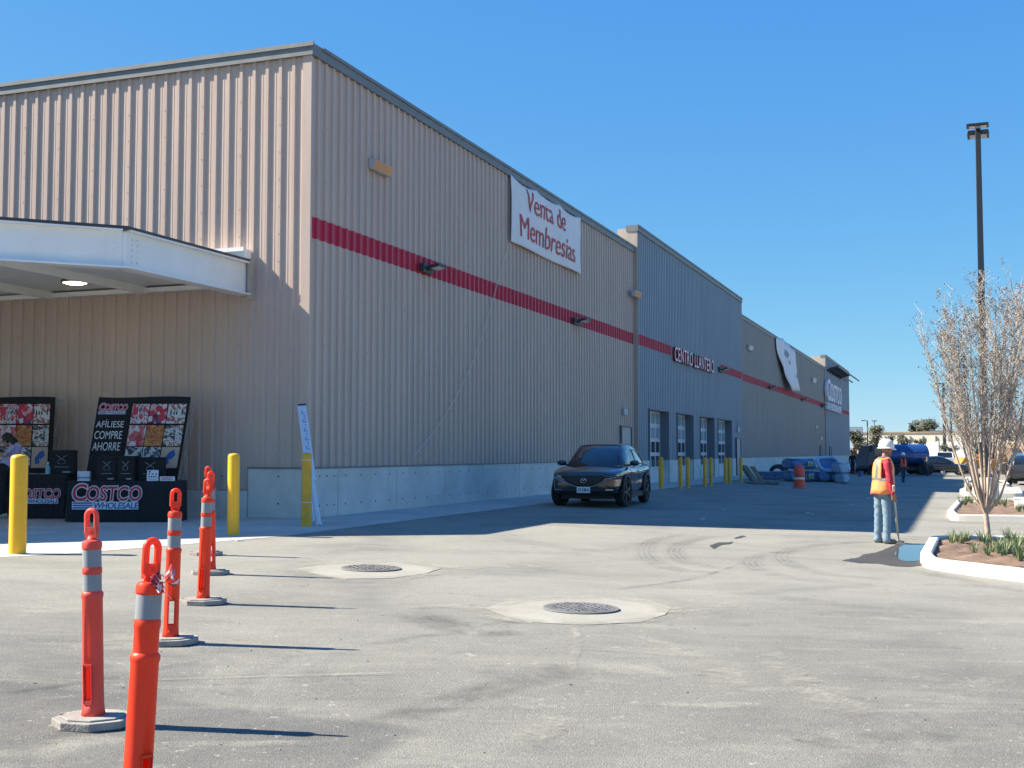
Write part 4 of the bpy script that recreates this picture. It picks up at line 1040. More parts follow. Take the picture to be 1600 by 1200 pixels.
for x in (.02, Wc/2, Wc-.1): b.box(x, x+.08, .031, .07, 0, Hc); b.box(x, x+.08, 1.05, 1.099, 0, Hc)
b.build('corner_post', 'crate blue', t); b = MB(); b.box(.05, Wc-.05, .08, 1.04, Hc*.2, Hc*.85); b.build('contents', 'wrap pale', t, bevel=.03)
p = G(1222, 749)+Vector((0, .6, 12*m)); b = MB(); rn = random.Random(2)
for k in range(5):
    r0 = (6+k*1.2)*m; cx = (-3+k*1.0)*m
    b.tube([(cx+r0*math.cos(a)*1.3, .05*k, .02+abs(r0*.9*math.sin(a))) for a in [i*math.pi/12 for i in range(13)]], .045, 6)
tag(b.build('hose_coil', 'black rubber', loc=p, smooth=60), 'black hoses looped on top of the blue crate', 'hose')
def sack(px0, px1, top, base, dy, label, m_='shrink wrap blue', lab=None, lift=None, rz=4, depth=1.3):
    p = G((px0+px1)/2, lift or base); m = mpp(p.y); p.y += dy; W_ = (px1-px0)*m; H_ = (base-top)*m; zoff = ((lift or base)-base)*m
    t = empty('wrapped_bundle', p+Vector((0, 0, zoff)), R(rz), label, 'bundle', 'blue wrapped bundles along the far wall'); rn = random.Random(int(px0))
    b = MB(); n, k = 28, 14; V = []
    for j in range(k+1):
        ph = -math.pi/2+math.pi*j/k
        for i in range(n):
            th = 2*math.pi*i/n; e = .45
            f = lambda c: math.copysign(abs(c)**e, c)
            x = W_/2*f(math.cos(ph))*f(math.cos(th)); y = depth/2*f(math.cos(ph))*f(math.sin(th)); z = H_/2+H_/2*f(math.sin(ph))
            q = 1+.05*math.sin(5*th+j)+.04*math.sin(9*th-2*j+px0)
            V.append((x*q, y*q, max(0, z*(1+.03*math.sin(7*th)))))
    b.add(V, [(j*n+i, j*n+(i+1) % n, (j+1)*n+(i+1) % n, (j+1)*n+i) for j in range(k) for i in range(n)]); b.build('wrapping', m_, t, smooth=70)
    if lab:
        q = MB(); lx = (lab-(px0+px1)/2)*m; q.box(lx-3.6*m, lx+3.6*m, -depth/2*1.1-.03, -depth/2*1.1+.25, H_*.35, H_*.72); q.build('label', 'label yellow', t)
        q = MB(); q.box(lx-2.4*m, lx+2.4*m, -depth/2*1.1-.036, -depth/2*1.1-.0305, H_*.46, H_*.56); q.build('label_print', 'ink', t)
    c = MB(); c.box(-W_*.46, W_*.40, -depth*.4, depth*.4, H_*.97, H_*1.04); c.build('top_sheet', 'wrap pale', t, bevel=.03)
    return t
sack(1230, 1250, 736, 752.5, .2, 'blue wrapped bundle on the ground, mostly hidden by the orange barrel'); sack(1251, 1271, 736, 752.5, .3, 'blue wrapped bundle on the ground just right of the orange barrel', lab=1262)
sack(1231, 1273, 717, 733.5, .4, 'wide blue bundle on top of the stack, above the orange barrel', lab=1259, lift=752.5, depth=1.8)
sack(1274, 1294, 737.5, 752.5, .2, 'blue wrapped bundle on the ground under the open blue tub'); sack(1294, 1315, 738, 753, .2, 'blue bundle with a pale label on the ground, right one under the tub', lab=1304)
sack(1315, 1326, 741.5, 755.5, .5, 'pale wrapped bundle on the ground at the right end', 'wrap white'); sack(1312, 1331, 723.5, 740, .8, 'pale wrapped bundle on top at the right end of the stacks', 'wrap white', lift=755)
# open tub: a half shell with a thick rim
p = G(1296, 752.5); m = mpp(p.y); t = empty('open_tub', p+Vector((0, .2, 14.5*m)), R(-3), 'open blue tub with a pale thick rim on top of two bundles', 'tub', None)
b = MB(); V = []; n, k = 28, 8
for j in range(k+1):
    for i in range(n):
        th = 2*math.pi*i/n; s_ = math.sin(math.pi/2*j/k); f = lambda c: math.copysign(abs(c)**.6, c)
        V.append((16*m*f(math.cos(th))*(.72+.28*s_), .75*f(math.sin(th))*(.72+.28*s_), .02+14*m*(j/k)))
b.add(V, [(j*n+i, j*n+(i+1) % n, (j+1)*n+(i+1) % n, (j+1)*n+i) for j in range(k) for i in range(n)]+[tuple(range(n))[::-1]]); o = b.build('shell', 'shrink wrap blue', t, smooth=60); o.modifiers.new('wall', 'SOLIDIFY').thickness = .06
t.rotation_euler = (R(24), 0, R(-3))
b = MB(); f = lambda c: math.copysign(abs(c)**.6, c)
b.tube([(16*m*f(math.cos(a)), .75*f(math.sin(a)), 14*m) for a in [i*math.pi/16 for i in range(33)]], .085, 8); b.build('rim', 'wrap pale', t, smooth=60)
# barrel
p = G(1249, 763); m = mpp(p.y); t = empty('traffic_barrel', p, 0, 'faded orange traffic barrel with one pale band beside the blue bundles', 'barrel'); r = 9*m; Hb = 38*m
b = MB(); b.lathe([(r*1.12, 0), (r*1.12, .03), (r*.98, .06), (r*.97, Hb*.36), (r*.93, Hb*.37), (r*.93, Hb*.45), (r*.95, Hb*.46), (r*.93, Hb*.72), (r*.8, Hb*.86), (r*.5, Hb*.94), (r*.3, Hb*.95)], 24); b.build('drum', 'barrel orange', t, smooth=35)
b = MB(); b.lathe([(r*.945, Hb*.372), (r*.945, Hb*.448)], 24, caps=False); o = b.build('reflective_band', 'white tape', t, smooth=60)
b = MB(); b.tube([(-r*.25, 0, Hb*.94), (-r*.2, 0, Hb), (r*.2, 0, Hb), (r*.25, 0, Hb*.94)], .025, 8); b.build('handle', 'barrel orange', t)
# muddy mat and a plank on the ground
p = G(1188, 756); m = mpp(p.y); b = MB(); rn = random.Random(6)
pts = [(-21*m, -.4), (-12*m, -.9), (5*m, -.8), (20*m, -1.1), (24*m, -.2), (22*m, .9), (6*m, .8), (-10*m, 1.1), (-20*m, .6)]
b.prism(pts, .0, .07); b.prism([(x*.6+.6, y*.5+.2) for x, y in pts], .07, .11); tag(b.build('ground_mat', 'muddy mat', loc=p, bevel=.02), 'muddy mat lying on the asphalt in front of the leaning boards', 'mat')
# ------------------------------------------------------------------ people
for n_, c_, r_ in (('skin', (.30, .15, .09), .5), ('skin light', (.42, .24, .16), .5), ('hair', (.012, .010, .010), .45), ('red shirt', (.42, .025, .05), .8), ('denim', (.17, .25, .32), .85), ('dark denim', (.03, .05, .10), .85), ('dark shirt', (.02, .02, .025), .8),
                   ('work boot', (.16, .14, .12), .8), ('black shoe', (.015, .015, .015), .6), ('hard hat', (.80, .80, .78), .28), ('lilac shirt', (.42, .37, .55), .8), ('black trousers', (.012, .012, .014), .8), ('white shoe', (.6, .6, .6), .6), ('grey jacket', (.10, .10, .11), .8)):
    mat(n_, c_, r_, var=.04 if n_ in ('denim', 'red shirt', 'dark denim') else 0, vscale=7, bump=.25 if n_ in ('denim', 'red shirt', 'dark denim', 'lilac shirt') else 0, bscale=14)
mat('vest orange', (.95, .30, .10), .6, var=.08, vscale=5, bump=.2, bscale=9); mat('vest red', (.85, .10, .07), .6, var=.06); mat('vest strip', (.20, .21, .19), .35, .2); mat('eye white', (.6, .58, .55), .3)
def body(name, prims, mats, parent, voxel=.009, fold=0.0, fold_mats=()):
    """one continuous skin grown over tapered limbs; prims = (a, b, ra, rb, material index)"""
    mb = MB()
    for a, b_, ra, rb, mi in prims:
        a = Vector(a); b_ = Vector(b_); d = b_-a
        if d.length < 1e-4:
            mb.ell(a, (ra, ra, rb), 14, 10)
        else:
            L = d.length; pts = []; rr = []
            for k in range(-4, 1): f = math.sin(k*math.pi/8); pts.append(a+d.normalized()*ra*f*.98); rr.append(max(.001, ra*math.cos(k*math.pi/8)))
            for k in range(0, 5): f = math.sin(k*math.pi/8); pts.append(b_+d.normalized()*rb*f*.98); rr.append(max(.001, rb*math.cos(k*math.pi/8)))
            mb.tube(pts, rr, 12)
    o = mb.build('tmp', mats[0], recalc=True); m = o.modifiers.new('r', 'REMESH'); m.mode = 'VOXEL'; m.voxel_size = voxel
    sm = o.modifiers.new('s', 'SMOOTH'); sm.factor = .5; sm.iterations = 3
    me = eval_mesh(o); bpy.data.objects.remove(o)
    n = len(me.vertices); co_ = np.empty(n*3); me.vertices.foreach_get('co', co_); co_ = co_.reshape(-1, 3)
    pc = np.array([np.mean([co_[i] for i in p.vertices], axis=0) for p in me.polygons])
    best = np.full(len(pc), 1e9); idx = np.zeros(len(pc), int)
    for a, b_, ra, rb, mi in prims:
        a = np.array(a, float); b_ = np.array(b_, float); d = b_-a; L2 = max(d@d, 1e-9)
        t = np.clip(((pc-a)@d)/L2, 0, 1); dist = np.linalg.norm(pc-(a+t[:, None]*d), axis=1)-(ra+(rb-ra)*t)
        if d@d < 1e-8: dist = (np.sqrt((((pc-a)/np.array([ra, ra, rb]))**2).sum(1))-1)*min(ra, rb)
        w = dist < best; best[w] = dist[w]; idx[w] = mi
    if fold:
        no = np.empty(n*3); me.vertices.foreach_get('normal', no); no = no.reshape(-1, 3)
        x, y, z = co_.T
        k = np.sin(z*44+np.sin(x*23+1)*2.4+y*17)*(.6+.4*np.sin(z*13+y*9))+.35*np.sin(z*80+x*36-y*25)
        vm = np.zeros(n, bool)
        for p, i in zip(me.polygons, idx):
            if i in fold_mats: vm[list(p.vertices)] = True
        co_ = co_+no*(k*fold*vm)[:, None]; me.vertices.foreach_set('co', co_.ravel())
    me.materials.clear()
    for q in mats: me.materials.append(MATS[q])
    me.polygons.foreach_set('material_index', idx.astype(int).tolist()); me.polygons.foreach_set('use_smooth', [True]*len(me.polygons))
    me.name = name; o = bpy.data.objects.new(name, me); COL.objects.link(o); o.parent = parent; return o
def hand(prims, wrist, dirv, side, curl, mi, s=1.0):
    """palm, four bent fingers of unequal length and a thumb leaving the side of the palm"""
    d = Vector(dirv).normalized(); sd = Vector(side).normalized(); c = Vector(curl).normalized(); w = Vector(wrist)
    pe = w+d*.085*s
    for k in (-1, 0, 1): prims.append((w+sd*.016*k*s, pe+sd*.024*k*s, .017*s, .015*s, mi))
    for k, L in zip((-1.5, -.5, .5, 1.5), (.058, .074, .080, .070)):
        b = pe+sd*.021*k*s; m1 = b+(d*.75+c*.66).normalized()*L*.55*s; e = m1+(d*.1+c).normalized()*L*.6*s
        prims.append((b, m1, .0095*s, .009*s, mi)); prims.append((m1, e, .009*s, .0075*s, mi))
    b = w+d*.03*s+sd*.03*s; m1 = b+(d*.6+sd*.6+c*.5).normalized()*.042*s; e = m1+(d*.5+c*.9-sd*.2).normalized()*.036*s
    prims.append((b, m1, .012*s, .010*s, mi)); prims.append((m1, e, .010*s, .008*s, mi))
def head_prims(prims, c, fdir, s, mi, tilt=0.0):
    c = Vector(c); f = Vector(fdir).normalized(); up = Vector((0, 0, 1)); f = (f+up*tilt).normalized(); sdv = f.cross(up).normalized(); u = sdv.cross(f)
    prims.append((c+u*.03*s, c+u*.03*s, .083*s, .10*s, mi)); prims.append((c-f*.02*s+u*.04*s, c+f*.03*s+u*.035*s, .078*s, .075*s, mi))
    prims.append((c+f*.035*s-u*.06*s, c+f*.055*s-u*.085*s, .052*s, .036*s, mi))
    prims.append((c+f*.088*s+u*.005*s, c+f*.108*s-u*.022*s, .010*s, .015*s, mi))          # nose
    prims.append((c+f*.082*s-u*.052*s+sdv*.018*s, c+f*.082*s-u*.052*s-sdv*.018*s, .010*s, .010*s, mi))   # lips
    prims.append((c+f*.078*s+u*.03*s+sdv*.04*s, c+f*.078*s+u*.03*s-sdv*.04*s, .014*s, .014*s, mi))   # brow
    for k in (1, -1): prims.append((c+sdv*.083*k*s+u*.015*s, c+sdv*.087*k*s-u*.02*s-f*.005*s, .014*s, .011*s, mi))
    return f, sdv, u
def eyes(parent, c, f, sdv, u, s):
    b = MB()
    for k in (1, -1):
        p = Vector(c)+f*.086*s+u*.012*s+sdv*.031*k*s; b.ell(p-Vector(f)*.004*s, (.009*s,)*3, 10, 8)
    b.build('eye', 'eye white', parent)
def helmet(parent, c, f, sdv, u, s, m='hard hat'):
    b = MB(); M = Matrix(((f.x, -sdv.x, u.x, 0), (f.y, -sdv.y, u.y, 0), (f.z, -sdv.z, u.z, 0), (0, 0, 0, 1))); M.translation = Vector(c)
    n = 28; rings = [(1.0, .045), (1.0, .075), (.96, .105), (.86, .135), (.68, .16), (.42, .176), (.12, .182)]; V = []
    for r, z in rings:
        for k in range(n):
            a = 2*math.pi*k/n; V.append((.125*r*math.cos(a)*s, .108*r*math.sin(a)*s, z*s+(.008*s if abs(math.sin(a)) < .18 and z > .1 else 0)))
    fs = [(i*n+k, i*n+(k+1) % n, (i+1)*n+(k+1) % n, (i+1)*n+k) for i in range(len(rings)-1) for k in range(n)]+[tuple(range((len(rings)-1)*n, len(rings)*n))]
    b.add(V, fs, 0, M)
    V = []
    for r, dz in ((1.0, .047), (1.16, .034), (1.17, .028), (1.0, .036)):
        for k in range(n):
            a = 2*math.pi*k/n; ex = r+(.22*max(0, math.cos(a))**2 if r > 1.01 else 0); V.append((.125*ex*math.cos(a)*s, .108*r*math.sin(a)*s, dz*s-(.012*s*max(0, math.cos(a)) if r > 1 else 0)))
    b.add(V, [(i*n+k, i*n+(k+1) % n, (i+1)*n+(k+1) % n, (i+1)*n+k) for i in range(3) for k in range(n)], 0, M)
    return b.build('hard_hat', m, parent, smooth=40)
def vest(parent, front_pts, m, strips):
    pass
def shell(name, rings, m, parent, open_=(), n=36, mi_fn=None, thick=.006):
    """garment loft: rings of (centre xy, rx, ry, z, yaw); open_ = angular gaps (deg from, deg to, ring from, ring to)"""
    b = MB(); V = []
    for cx, cy, rx, ry, z in rings:
        for k in range(n):
            a = 2*math.pi*k/n; w = 1+.02*math.sin(5*a+z*9)+.012*math.sin(9*a-z*21)
            V.append((cx+rx*math.cos(a)*w, cy+ry*math.sin(a)*w, z+.008*math.sin(4*a)))
    fs = []; ms = []
    for i in range(len(rings)-1):
        for k in range(n):
            am = math.degrees(2*math.pi*(k+.5)/n)
            if any(a0 <= am <= a1 and r0 <= i < r1 for a0, a1, r0, r1 in open_): continue
            fs.append((i*n+k, i*n+(k+1) % n, (i+1)*n+(k+1) % n, (i+1)*n+k)); ms.append(mi_fn(i, am) if mi_fn else 0)
    o0 = len(b.f); b.add(V, fs); b.m = ms
    o = b.build(name, m, parent, smooth=60); sd = o.modifiers.new('wall', 'SOLIDIFY'); sd.thickness = thick; sd.offset = 1; return o

# --- worker with the long handle, seen from behind his right shoulder, looking off to the right
pw = G(1383, 849); sW = (849-692)*mpp(pw.y)/1.76
wk = empty('person', pw, 0, 'worker in white hard hat and orange vest standing by the puddle with a long handle', 'person')
def s3(x, y, z): return (x*sW, y*sW, z*sW)
P_ = []; D, SH, SK, BT = 0, 1, 2, 3
hip = 0.88
# image right = +x; he faces right and slightly away
for a, b_, ra, rb, mi in (
    ((-.01, .02, .93), (-.015, .02, 1.05), .148, .15, 1), ((-.015, .02, 1.05), (0, .02, 1.32), .15, .158, 1), ((0, .02, 1.32), (.01, .02, 1.43), .14, .09, 1),
    ((.0, -.13, 1.40), (.0, .17, 1.40), .07, .07, 1), ((.02, .02, 1.46), (.035, .02, 1.55), .056, .052, 2),
    ((-.01, -.07, .90), (-.01, .11, .90), .125, .125, 0),
    ((.00, -.08, .86), (.015, -.09, .48), .092, .070, 0), ((.015, -.09, .48), (.0, -.10, .11), .072, .062, 0), ((0, -.10, .14), (0, -.10, .07), .066, .07, 0),
    ((-.06, .10, .86), (-.075, .11, .48), .092, .070, 0), ((-.075, .11, .48), (-.09, .12, .11), .072, .062, 0), ((-.09, .12, .14), (-.09, .12, .07), .066, .07, 0),
    ((-.02, -.10, .05), (.13, -.11, .035), .05, .042, 3), ((-.11, .12, .05), (.04, .13, .035), .05, .042, 3),
    ((.00, -.19, 1.38), (.03, -.235, 1.10), .066, .056, 1), ((.03, -.235, 1.10), (.075, -.235, .89), .054, .044, 1), ((.075, -.235, .89), (.08, -.232, .855), .036, .03, 2),
    ((.0, .23, 1.38), (-.03, .27, 1.10), .066, .056, 1), ((-.03, .27, 1.10), (.02, .26, .88), .054, .044, 1), ((.02, .26, .88), (.025, .255, .85), .036, .03, 2)):
    P_.append((s3(*a), s3(*b_), ra*sW, rb*sW, mi))
hand(P_, s3(.08, -.232, .855), (.15, 0, -1), (.9, -.2, .1), (.3, .5, -.1), 2, sW); hand(P_, s3(.025, .255, .85), (.1, 0, -1), (.9, .2, .1), (.2, -.6, -.1), 2, sW)
hc = s3(.055, .02, 1.615); ff, ss, uu = head_prims(P_, hc, (.93, .30, 0), sW, 2, -.05)
body('body', P_, ['denim', 'red shirt', 'skin', 'work boot'], wk, .0075*sW, .0045, (0, 1))
eyes(wk, hc, ff, ss, uu, sW); helmet(wk, hc, ff, ss, uu, sW*1.12)
rg = [(-.015, .02, .20, .235, .86), (-.015, .02, .192, .228, .95), (-.012, .02, .182, .218, 1.05), (-.01, .02, .178, .212, 1.09), (-.01, .02, .177, .21, 1.14), (-.005, .02, .176, .21, 1.24), (0, .02, .172, .205, 1.32), (0, .02, .158, .175, 1.40), (.005, .02, .13, .15, 1.455), (.012, .02, .10, .105, 1.485)]
rg = [(a*sW, b_*sW, c*sW, d*sW, e*sW) for a, b_, c, d, e in rg]
def vm(i, a): return 1 if i == 3 or (i >= 4 and (205 < a < 222 or 320 < a < 334 or 25 < a < 38 or 142 < a < 155)) else 0
shell('vest', rg, ['vest orange', 'vest strip'], wk, [(238, 302, 4, 8), (58, 122, 4, 8), (352, 360, 0, 7), (0, 8, 0, 7)], 60, vm)
# grey collar roll
b = MB(); b.tube([((.015+.085*math.cos(a))*sW, (.02+.085*math.sin(a))*sW, (1.495+.012*math.cos(a))*sW) for a in [k*math.pi/10 for k in range(21)]], .02*sW, 8); b.build('collar', 'grey jacket', wk, smooth=60)
mat('pole wood', (.50, .46, .40), .6)
e0 = pw+Vector(s3(.085, -.262, .90)); e1 = G(1404, 848); 
b = MB(); b.tube([e0+(e0-e1).normalized()*.13*sW, e0, e0.lerp(e1, .5), e1+Vector((0, 0, .03))], .019*sW, 8)
hn = empty('pole_tool', e1, 0, 'long pale handle held by the worker, its end on the wet asphalt', 'tool')
o = b.build('handle', 'pole wood', hn, smooth=60); o.data.transform(Matrix.Translation(-e1))
b = MB(); b.box(-.07, .09, -.03, .03, .0, .045); b.build('head', 'pole wood', hn, bevel=.01)

# --- second worker walking towards the camera
def walker(px, base, top, label, shirt, legs, vestm, hat, face_y=-1, shoe='black shoe', stride=.12, vox=.014):
    p = G(px, base); s = (base-top)*mpp(p.y)/1.80; t = empty('person', p, 0, label, 'person'); Q = []
    f3 = lambda x, y, z: (x*s, y*s*(-face_y), z*s)
    for a, b_, ra, rb, mi in (((0, 0, .95), (0, 0, 1.15), .14, .15, 1), ((0, 0, 1.15), (0, 0, 1.36), .15, .15, 1), ((-.15, 0, 1.40), (.15, 0, 1.40), .07, .07, 1), ((0, 0, 1.45), (0, -.01, 1.56), .055, .05, 2), ((-.07, 0, .92), (.07, 0, .92), .115, .115, 0),
        ((-.08, 0, .88), (-.085, -stride*.7, .48), .088, .065, 0), ((-.085, -stride*.7, .48), (-.08, -stride, .09), .064, .05, 0), ((.08, 0, .88), (.085, stride*.5, .48), .088, .065, 0), ((.085, stride*.5, .48), (.08, stride*1.5, .12), .064, .05, 0),
        ((-.08, -stride+.03, .045), (-.08, -stride-.12, .035), .045, .04, 3), ((.08, stride*1.5+.03, .08), (.08, stride*1.5-.1, .04), .045, .04, 3),
        ((-.2, 0, 1.39), (-.25, .04, 1.12), .06, .05, 1), ((-.25, .04, 1.12), (-.25, -.05, .90), .048, .038, 1), ((.2, 0, 1.39), (.25, .0, 1.12), .06, .05, 1), ((.25, 0, 1.12), (.24, -.12, .92), .048, .038, 1)):
        Q.append((f3(*a), f3(*b_), ra*s, rb*s, mi))
    hand(Q, f3(-.25, -.055, .89), (0, 0, -1), (0, -1, 0), (.6, 0, -.2), 2, s*1.05); hand(Q, f3(.24, -.125, .91), (0, 0, -1), (0, -1, 0), (-.6, 0, -.2), 2, s*1.05)
    c = f3(0, -.02, 1.63); f_, s_, u_ = head_prims(Q, c, (0, face_y, 0), s, 2)
    body('body', Q, [legs, shirt, 'skin', shoe], t, vox*s, .004, (0, 1)); eyes(t, c, f_, s_, u_, s)
    if hat: helmet(t, c, f_, s_, u_, s*1.1, hat)
    else:
        b = MB(); b.ell(Vector(c)+u_*.055*s-f_*.02*s, (.098*s, .102*s, .092*s), 16, 10); b.build('hair', 'hair', t, smooth=80)
    if vestm:
        r = [(0, 0, .20, .175, .90), (0, 0, .195, .17, 1.0), (0, 0, .19, .168, 1.08), (0, 0, .19, .168, 1.14), (0, 0, .19, .168, 1.3), (0, 0, .16, .14, 1.42), (0, 0, .11, .10, 1.49)]
        fa = 270 if face_y < 0 else 90
        shell('vest', [(a*s, b_*s, c_*s, d*s, e*s) for a, b_, c_, d, e in r], [vestm, 'vest strip'], t, [(fa-10, fa+10, 0, 3), (fa-16, fa+16, 3, 5), (fa-34, fa+34, 5, 6), (345, 360, 3, 5), (0, 15, 3, 5), (165, 195, 3, 5)], 48, lambda i, a: 1 if i == 2 else 0)
    return t
walker(1411.5, 754, 707.5, 'distant worker in pale hard hat and red vest walking towards the camera', 'dark shirt', 'dark denim', 'vest red', 'hard hat')
walker(1332.5, 741, 705, 'person in dark clothes standing past the far end of the wall', 'dark shirt', 'black trousers', None, None, -1, 'black shoe', .06, .02)

# --- dark-haired person bending over at the left table
pq = G(8, 811); m = mpp(pq.y); sP = 1.0
wm_ = empty('person', pq, 0, 'dark-haired person in lilac shirt leaning forward beside the left covered table', 'person'); Q = []
def pxl(x, y, dy=0.0): return ((x-8-4)*m, dy, (811-y-3)*m)
for a, b_, ra, rb, mi in ((pxl(13, 727), pxl(19, 712), .15, .14, 1), (pxl(19, 712), pxl(25, 698), .14, .12, 1), (pxl(25, 697, -.12), pxl(25, 697, .14), .062, .062, 1), (pxl(22, 693), pxl(15, 687), .05, .046, 2),
    (pxl(11, 731, -.07), pxl(11, 731, .07), .14, .14, 0), (pxl(10, 735, -.08), pxl(9, 768, -.09), .098, .07, 0), (pxl(9, 768, -.09), pxl(8, 799, -.09), .068, .05, 0), (pxl(14, 735, .09), pxl(15, 768, .1), .098, .07, 0), (pxl(15, 768, .1), pxl(15, 799, .1), .068, .05, 0),
    (pxl(9, 801, -.09), pxl(0, 803, -.1), .04, .034, 3), (pxl(16, 801, .1), pxl(7, 803, .1), .04, .034, 3),
    (pxl(26, 698, -.16), pxl(17, 708, -.22), .052, .044, 1), (pxl(20, 706, -.21), pxl(15, 709, -.23), .042, .04, 2), (pxl(15, 709, -.23), pxl(-2, 704, -.2), .04, .03, 2),
    (pxl(25, 698, .17), pxl(13, 708, .2), .05, .042, 1), (pxl(13, 708, .2), pxl(-4, 706, .12), .038, .03, 2)): Q.append((a, b_, ra, rb, mi))
hand(Q, pxl(-2, 704, -.2), (-1, .1, .1), (0, -.3, 1), (-.2, .8, -.4), 2); hand(Q, pxl(-4, 706, .12), (-1, 0, .1), (0, .3, 1), (-.2, -.8, -.4), 2)
hcx = Vector(pxl(11.5, 686)); f_, s_, u_ = head_prims(Q, hcx, (-1, -.15, 0), 1.0, 2, -.35)
body('body', Q, ['black trousers', 'lilac shirt', 'skin light', 'white shoe'], wm_, .010, .004, (1,)); eyes(wm_, hcx, f_, s_, u_, 1.0)
b = MB(); c = hcx-f_*.03+u_*.04; b.ell(c, (.112, .105, .105), 18, 12); 
for k in range(9): a = k*.6; b.tube([c+Vector((.05, .07*math.cos(a), .0)), c+Vector((.13, .085*math.cos(a), -.06)), c+Vector((.17, .07*math.cos(a)+.01*math.sin(k), -.17))], [.045, .04, .015], 8)
b.build('hair', 'hair', wm_, smooth=80)

# ------------------------------------------------------------------ vehicles
mat('black paint', (.010, .011, .013), .12, coat=1.0, spec=.6); mat('car glass', (.012, .015, .018), .03, spec=.9, coat=.5); mat('tyre', (.022, .022, .023), .85); mat('dark rim', (.05, .05, .055), .3, .7); mat('bright rim', (.5, .5, .52), .3, .8)
mat('cladding', (.02, .02, .021), .6); mat('lamp glass', (.55, .58, .6), .08, spec=.8); mat('grille chrome', (.30, .32, .35), .2, 1.0); mat('chrome', (.65, .66, .68), .12, 1.0); mat('plate', (.70, .71, .70), .5); mat('tail red', (.22, .012, .012), .25)
mat('white paint', (.78, .78, .78), .2, coat=.6); mat('charcoal paint', (.035, .037, .042), .16, coat=.8); mat('grille', (.007, .007, .008), .4)
def lerp_prof(prof, x):
    for (xa, *a), (xb, *b_) in zip(prof[:-1], prof[1:]):
        if x <= xb:
            t = (x-xa)/(xb-xa); t = max(0, min(1, t)); return [p+(q-p)*t for p, q in zip(a, b_)]
    return list(prof[-1][1:])
def loft(stations, n_sub=2, wells=(), wr=.36, width=1.8):
    """stations: list of (x, [(y, z) half ring from bottom centre to top centre])"""
    b = MB(); k = len(stations[0][1]); V = []
    ring = lambda st: [(st[0], y, z) for y, z in st[1]]+[(st[0], -y, z) for y, z in st[1][-2:0:-1]]
    rs = [ring(s) for s in stations]; n = len(rs[0])
    for r in rs: V += r
    fs = [(i*n+j, i*n+(j+1) % n, (i+1)*n+(j+1) % n, (i+1)*n+j) for i in range(len(rs)-1) for j in range(n)]
    fs += [tuple(range(n))[::-1], tuple(range((len(rs)-1)*n, len(rs)*n))]
    b.add(V, fs); return b
def wheel(t, x, y, r, wd, rim, steer=0.0, spokes=5):
    sg = 1 if y > 0 else -1; M = Matrix.Translation((x, y, r)) @ Matrix.Rotation(steer, 4, 'Z') @ Matrix.Rotation(R(-90)*sg, 4, 'X')
    w = MB(); w.lathe([(r*.66, -wd*.5), (r*.9, -wd*.5), (r*.985, -wd*.38), (r, -wd*.2), (r, wd*.2), (r*.985, wd*.38), (r*.9, wd*.5), (r*.69, wd*.47), (r*.67, wd*.3)], 36, 0, M)
    wo = w.build('tyre', 'tyre', t, smooth=40)
    k = MB(); k.lathe([(r*.64, wd*.1), (r*.70, wd*.44), (r*.66, wd*.47), (r*.62, wd*.36), (r*.60, wd*.12)], 36, 0, M, caps=False)
    for i in range(spokes):
        a = 2*math.pi*i/spokes
        for da in (-.16, .16):
            p0 = M @ Vector((r*.14*math.cos(a), r*.14*math.sin(a), wd*.40)); p1 = M @ Vector((r*.65*math.cos(a+da), r*.65*math.sin(a+da), wd*.42)); k.tube([p0, p1], [r*.07, r*.055], 6)
    k.lathe([(r*.18, wd*.3), (r*.18, wd*.44), (r*.1, wd*.47)], 16, 0, M); k.lathe([(r*.6, wd*.05), (.01, wd*.06)], 24, 0, M, caps=False)
    k.build('rim', rim, wo, smooth=40); return wo
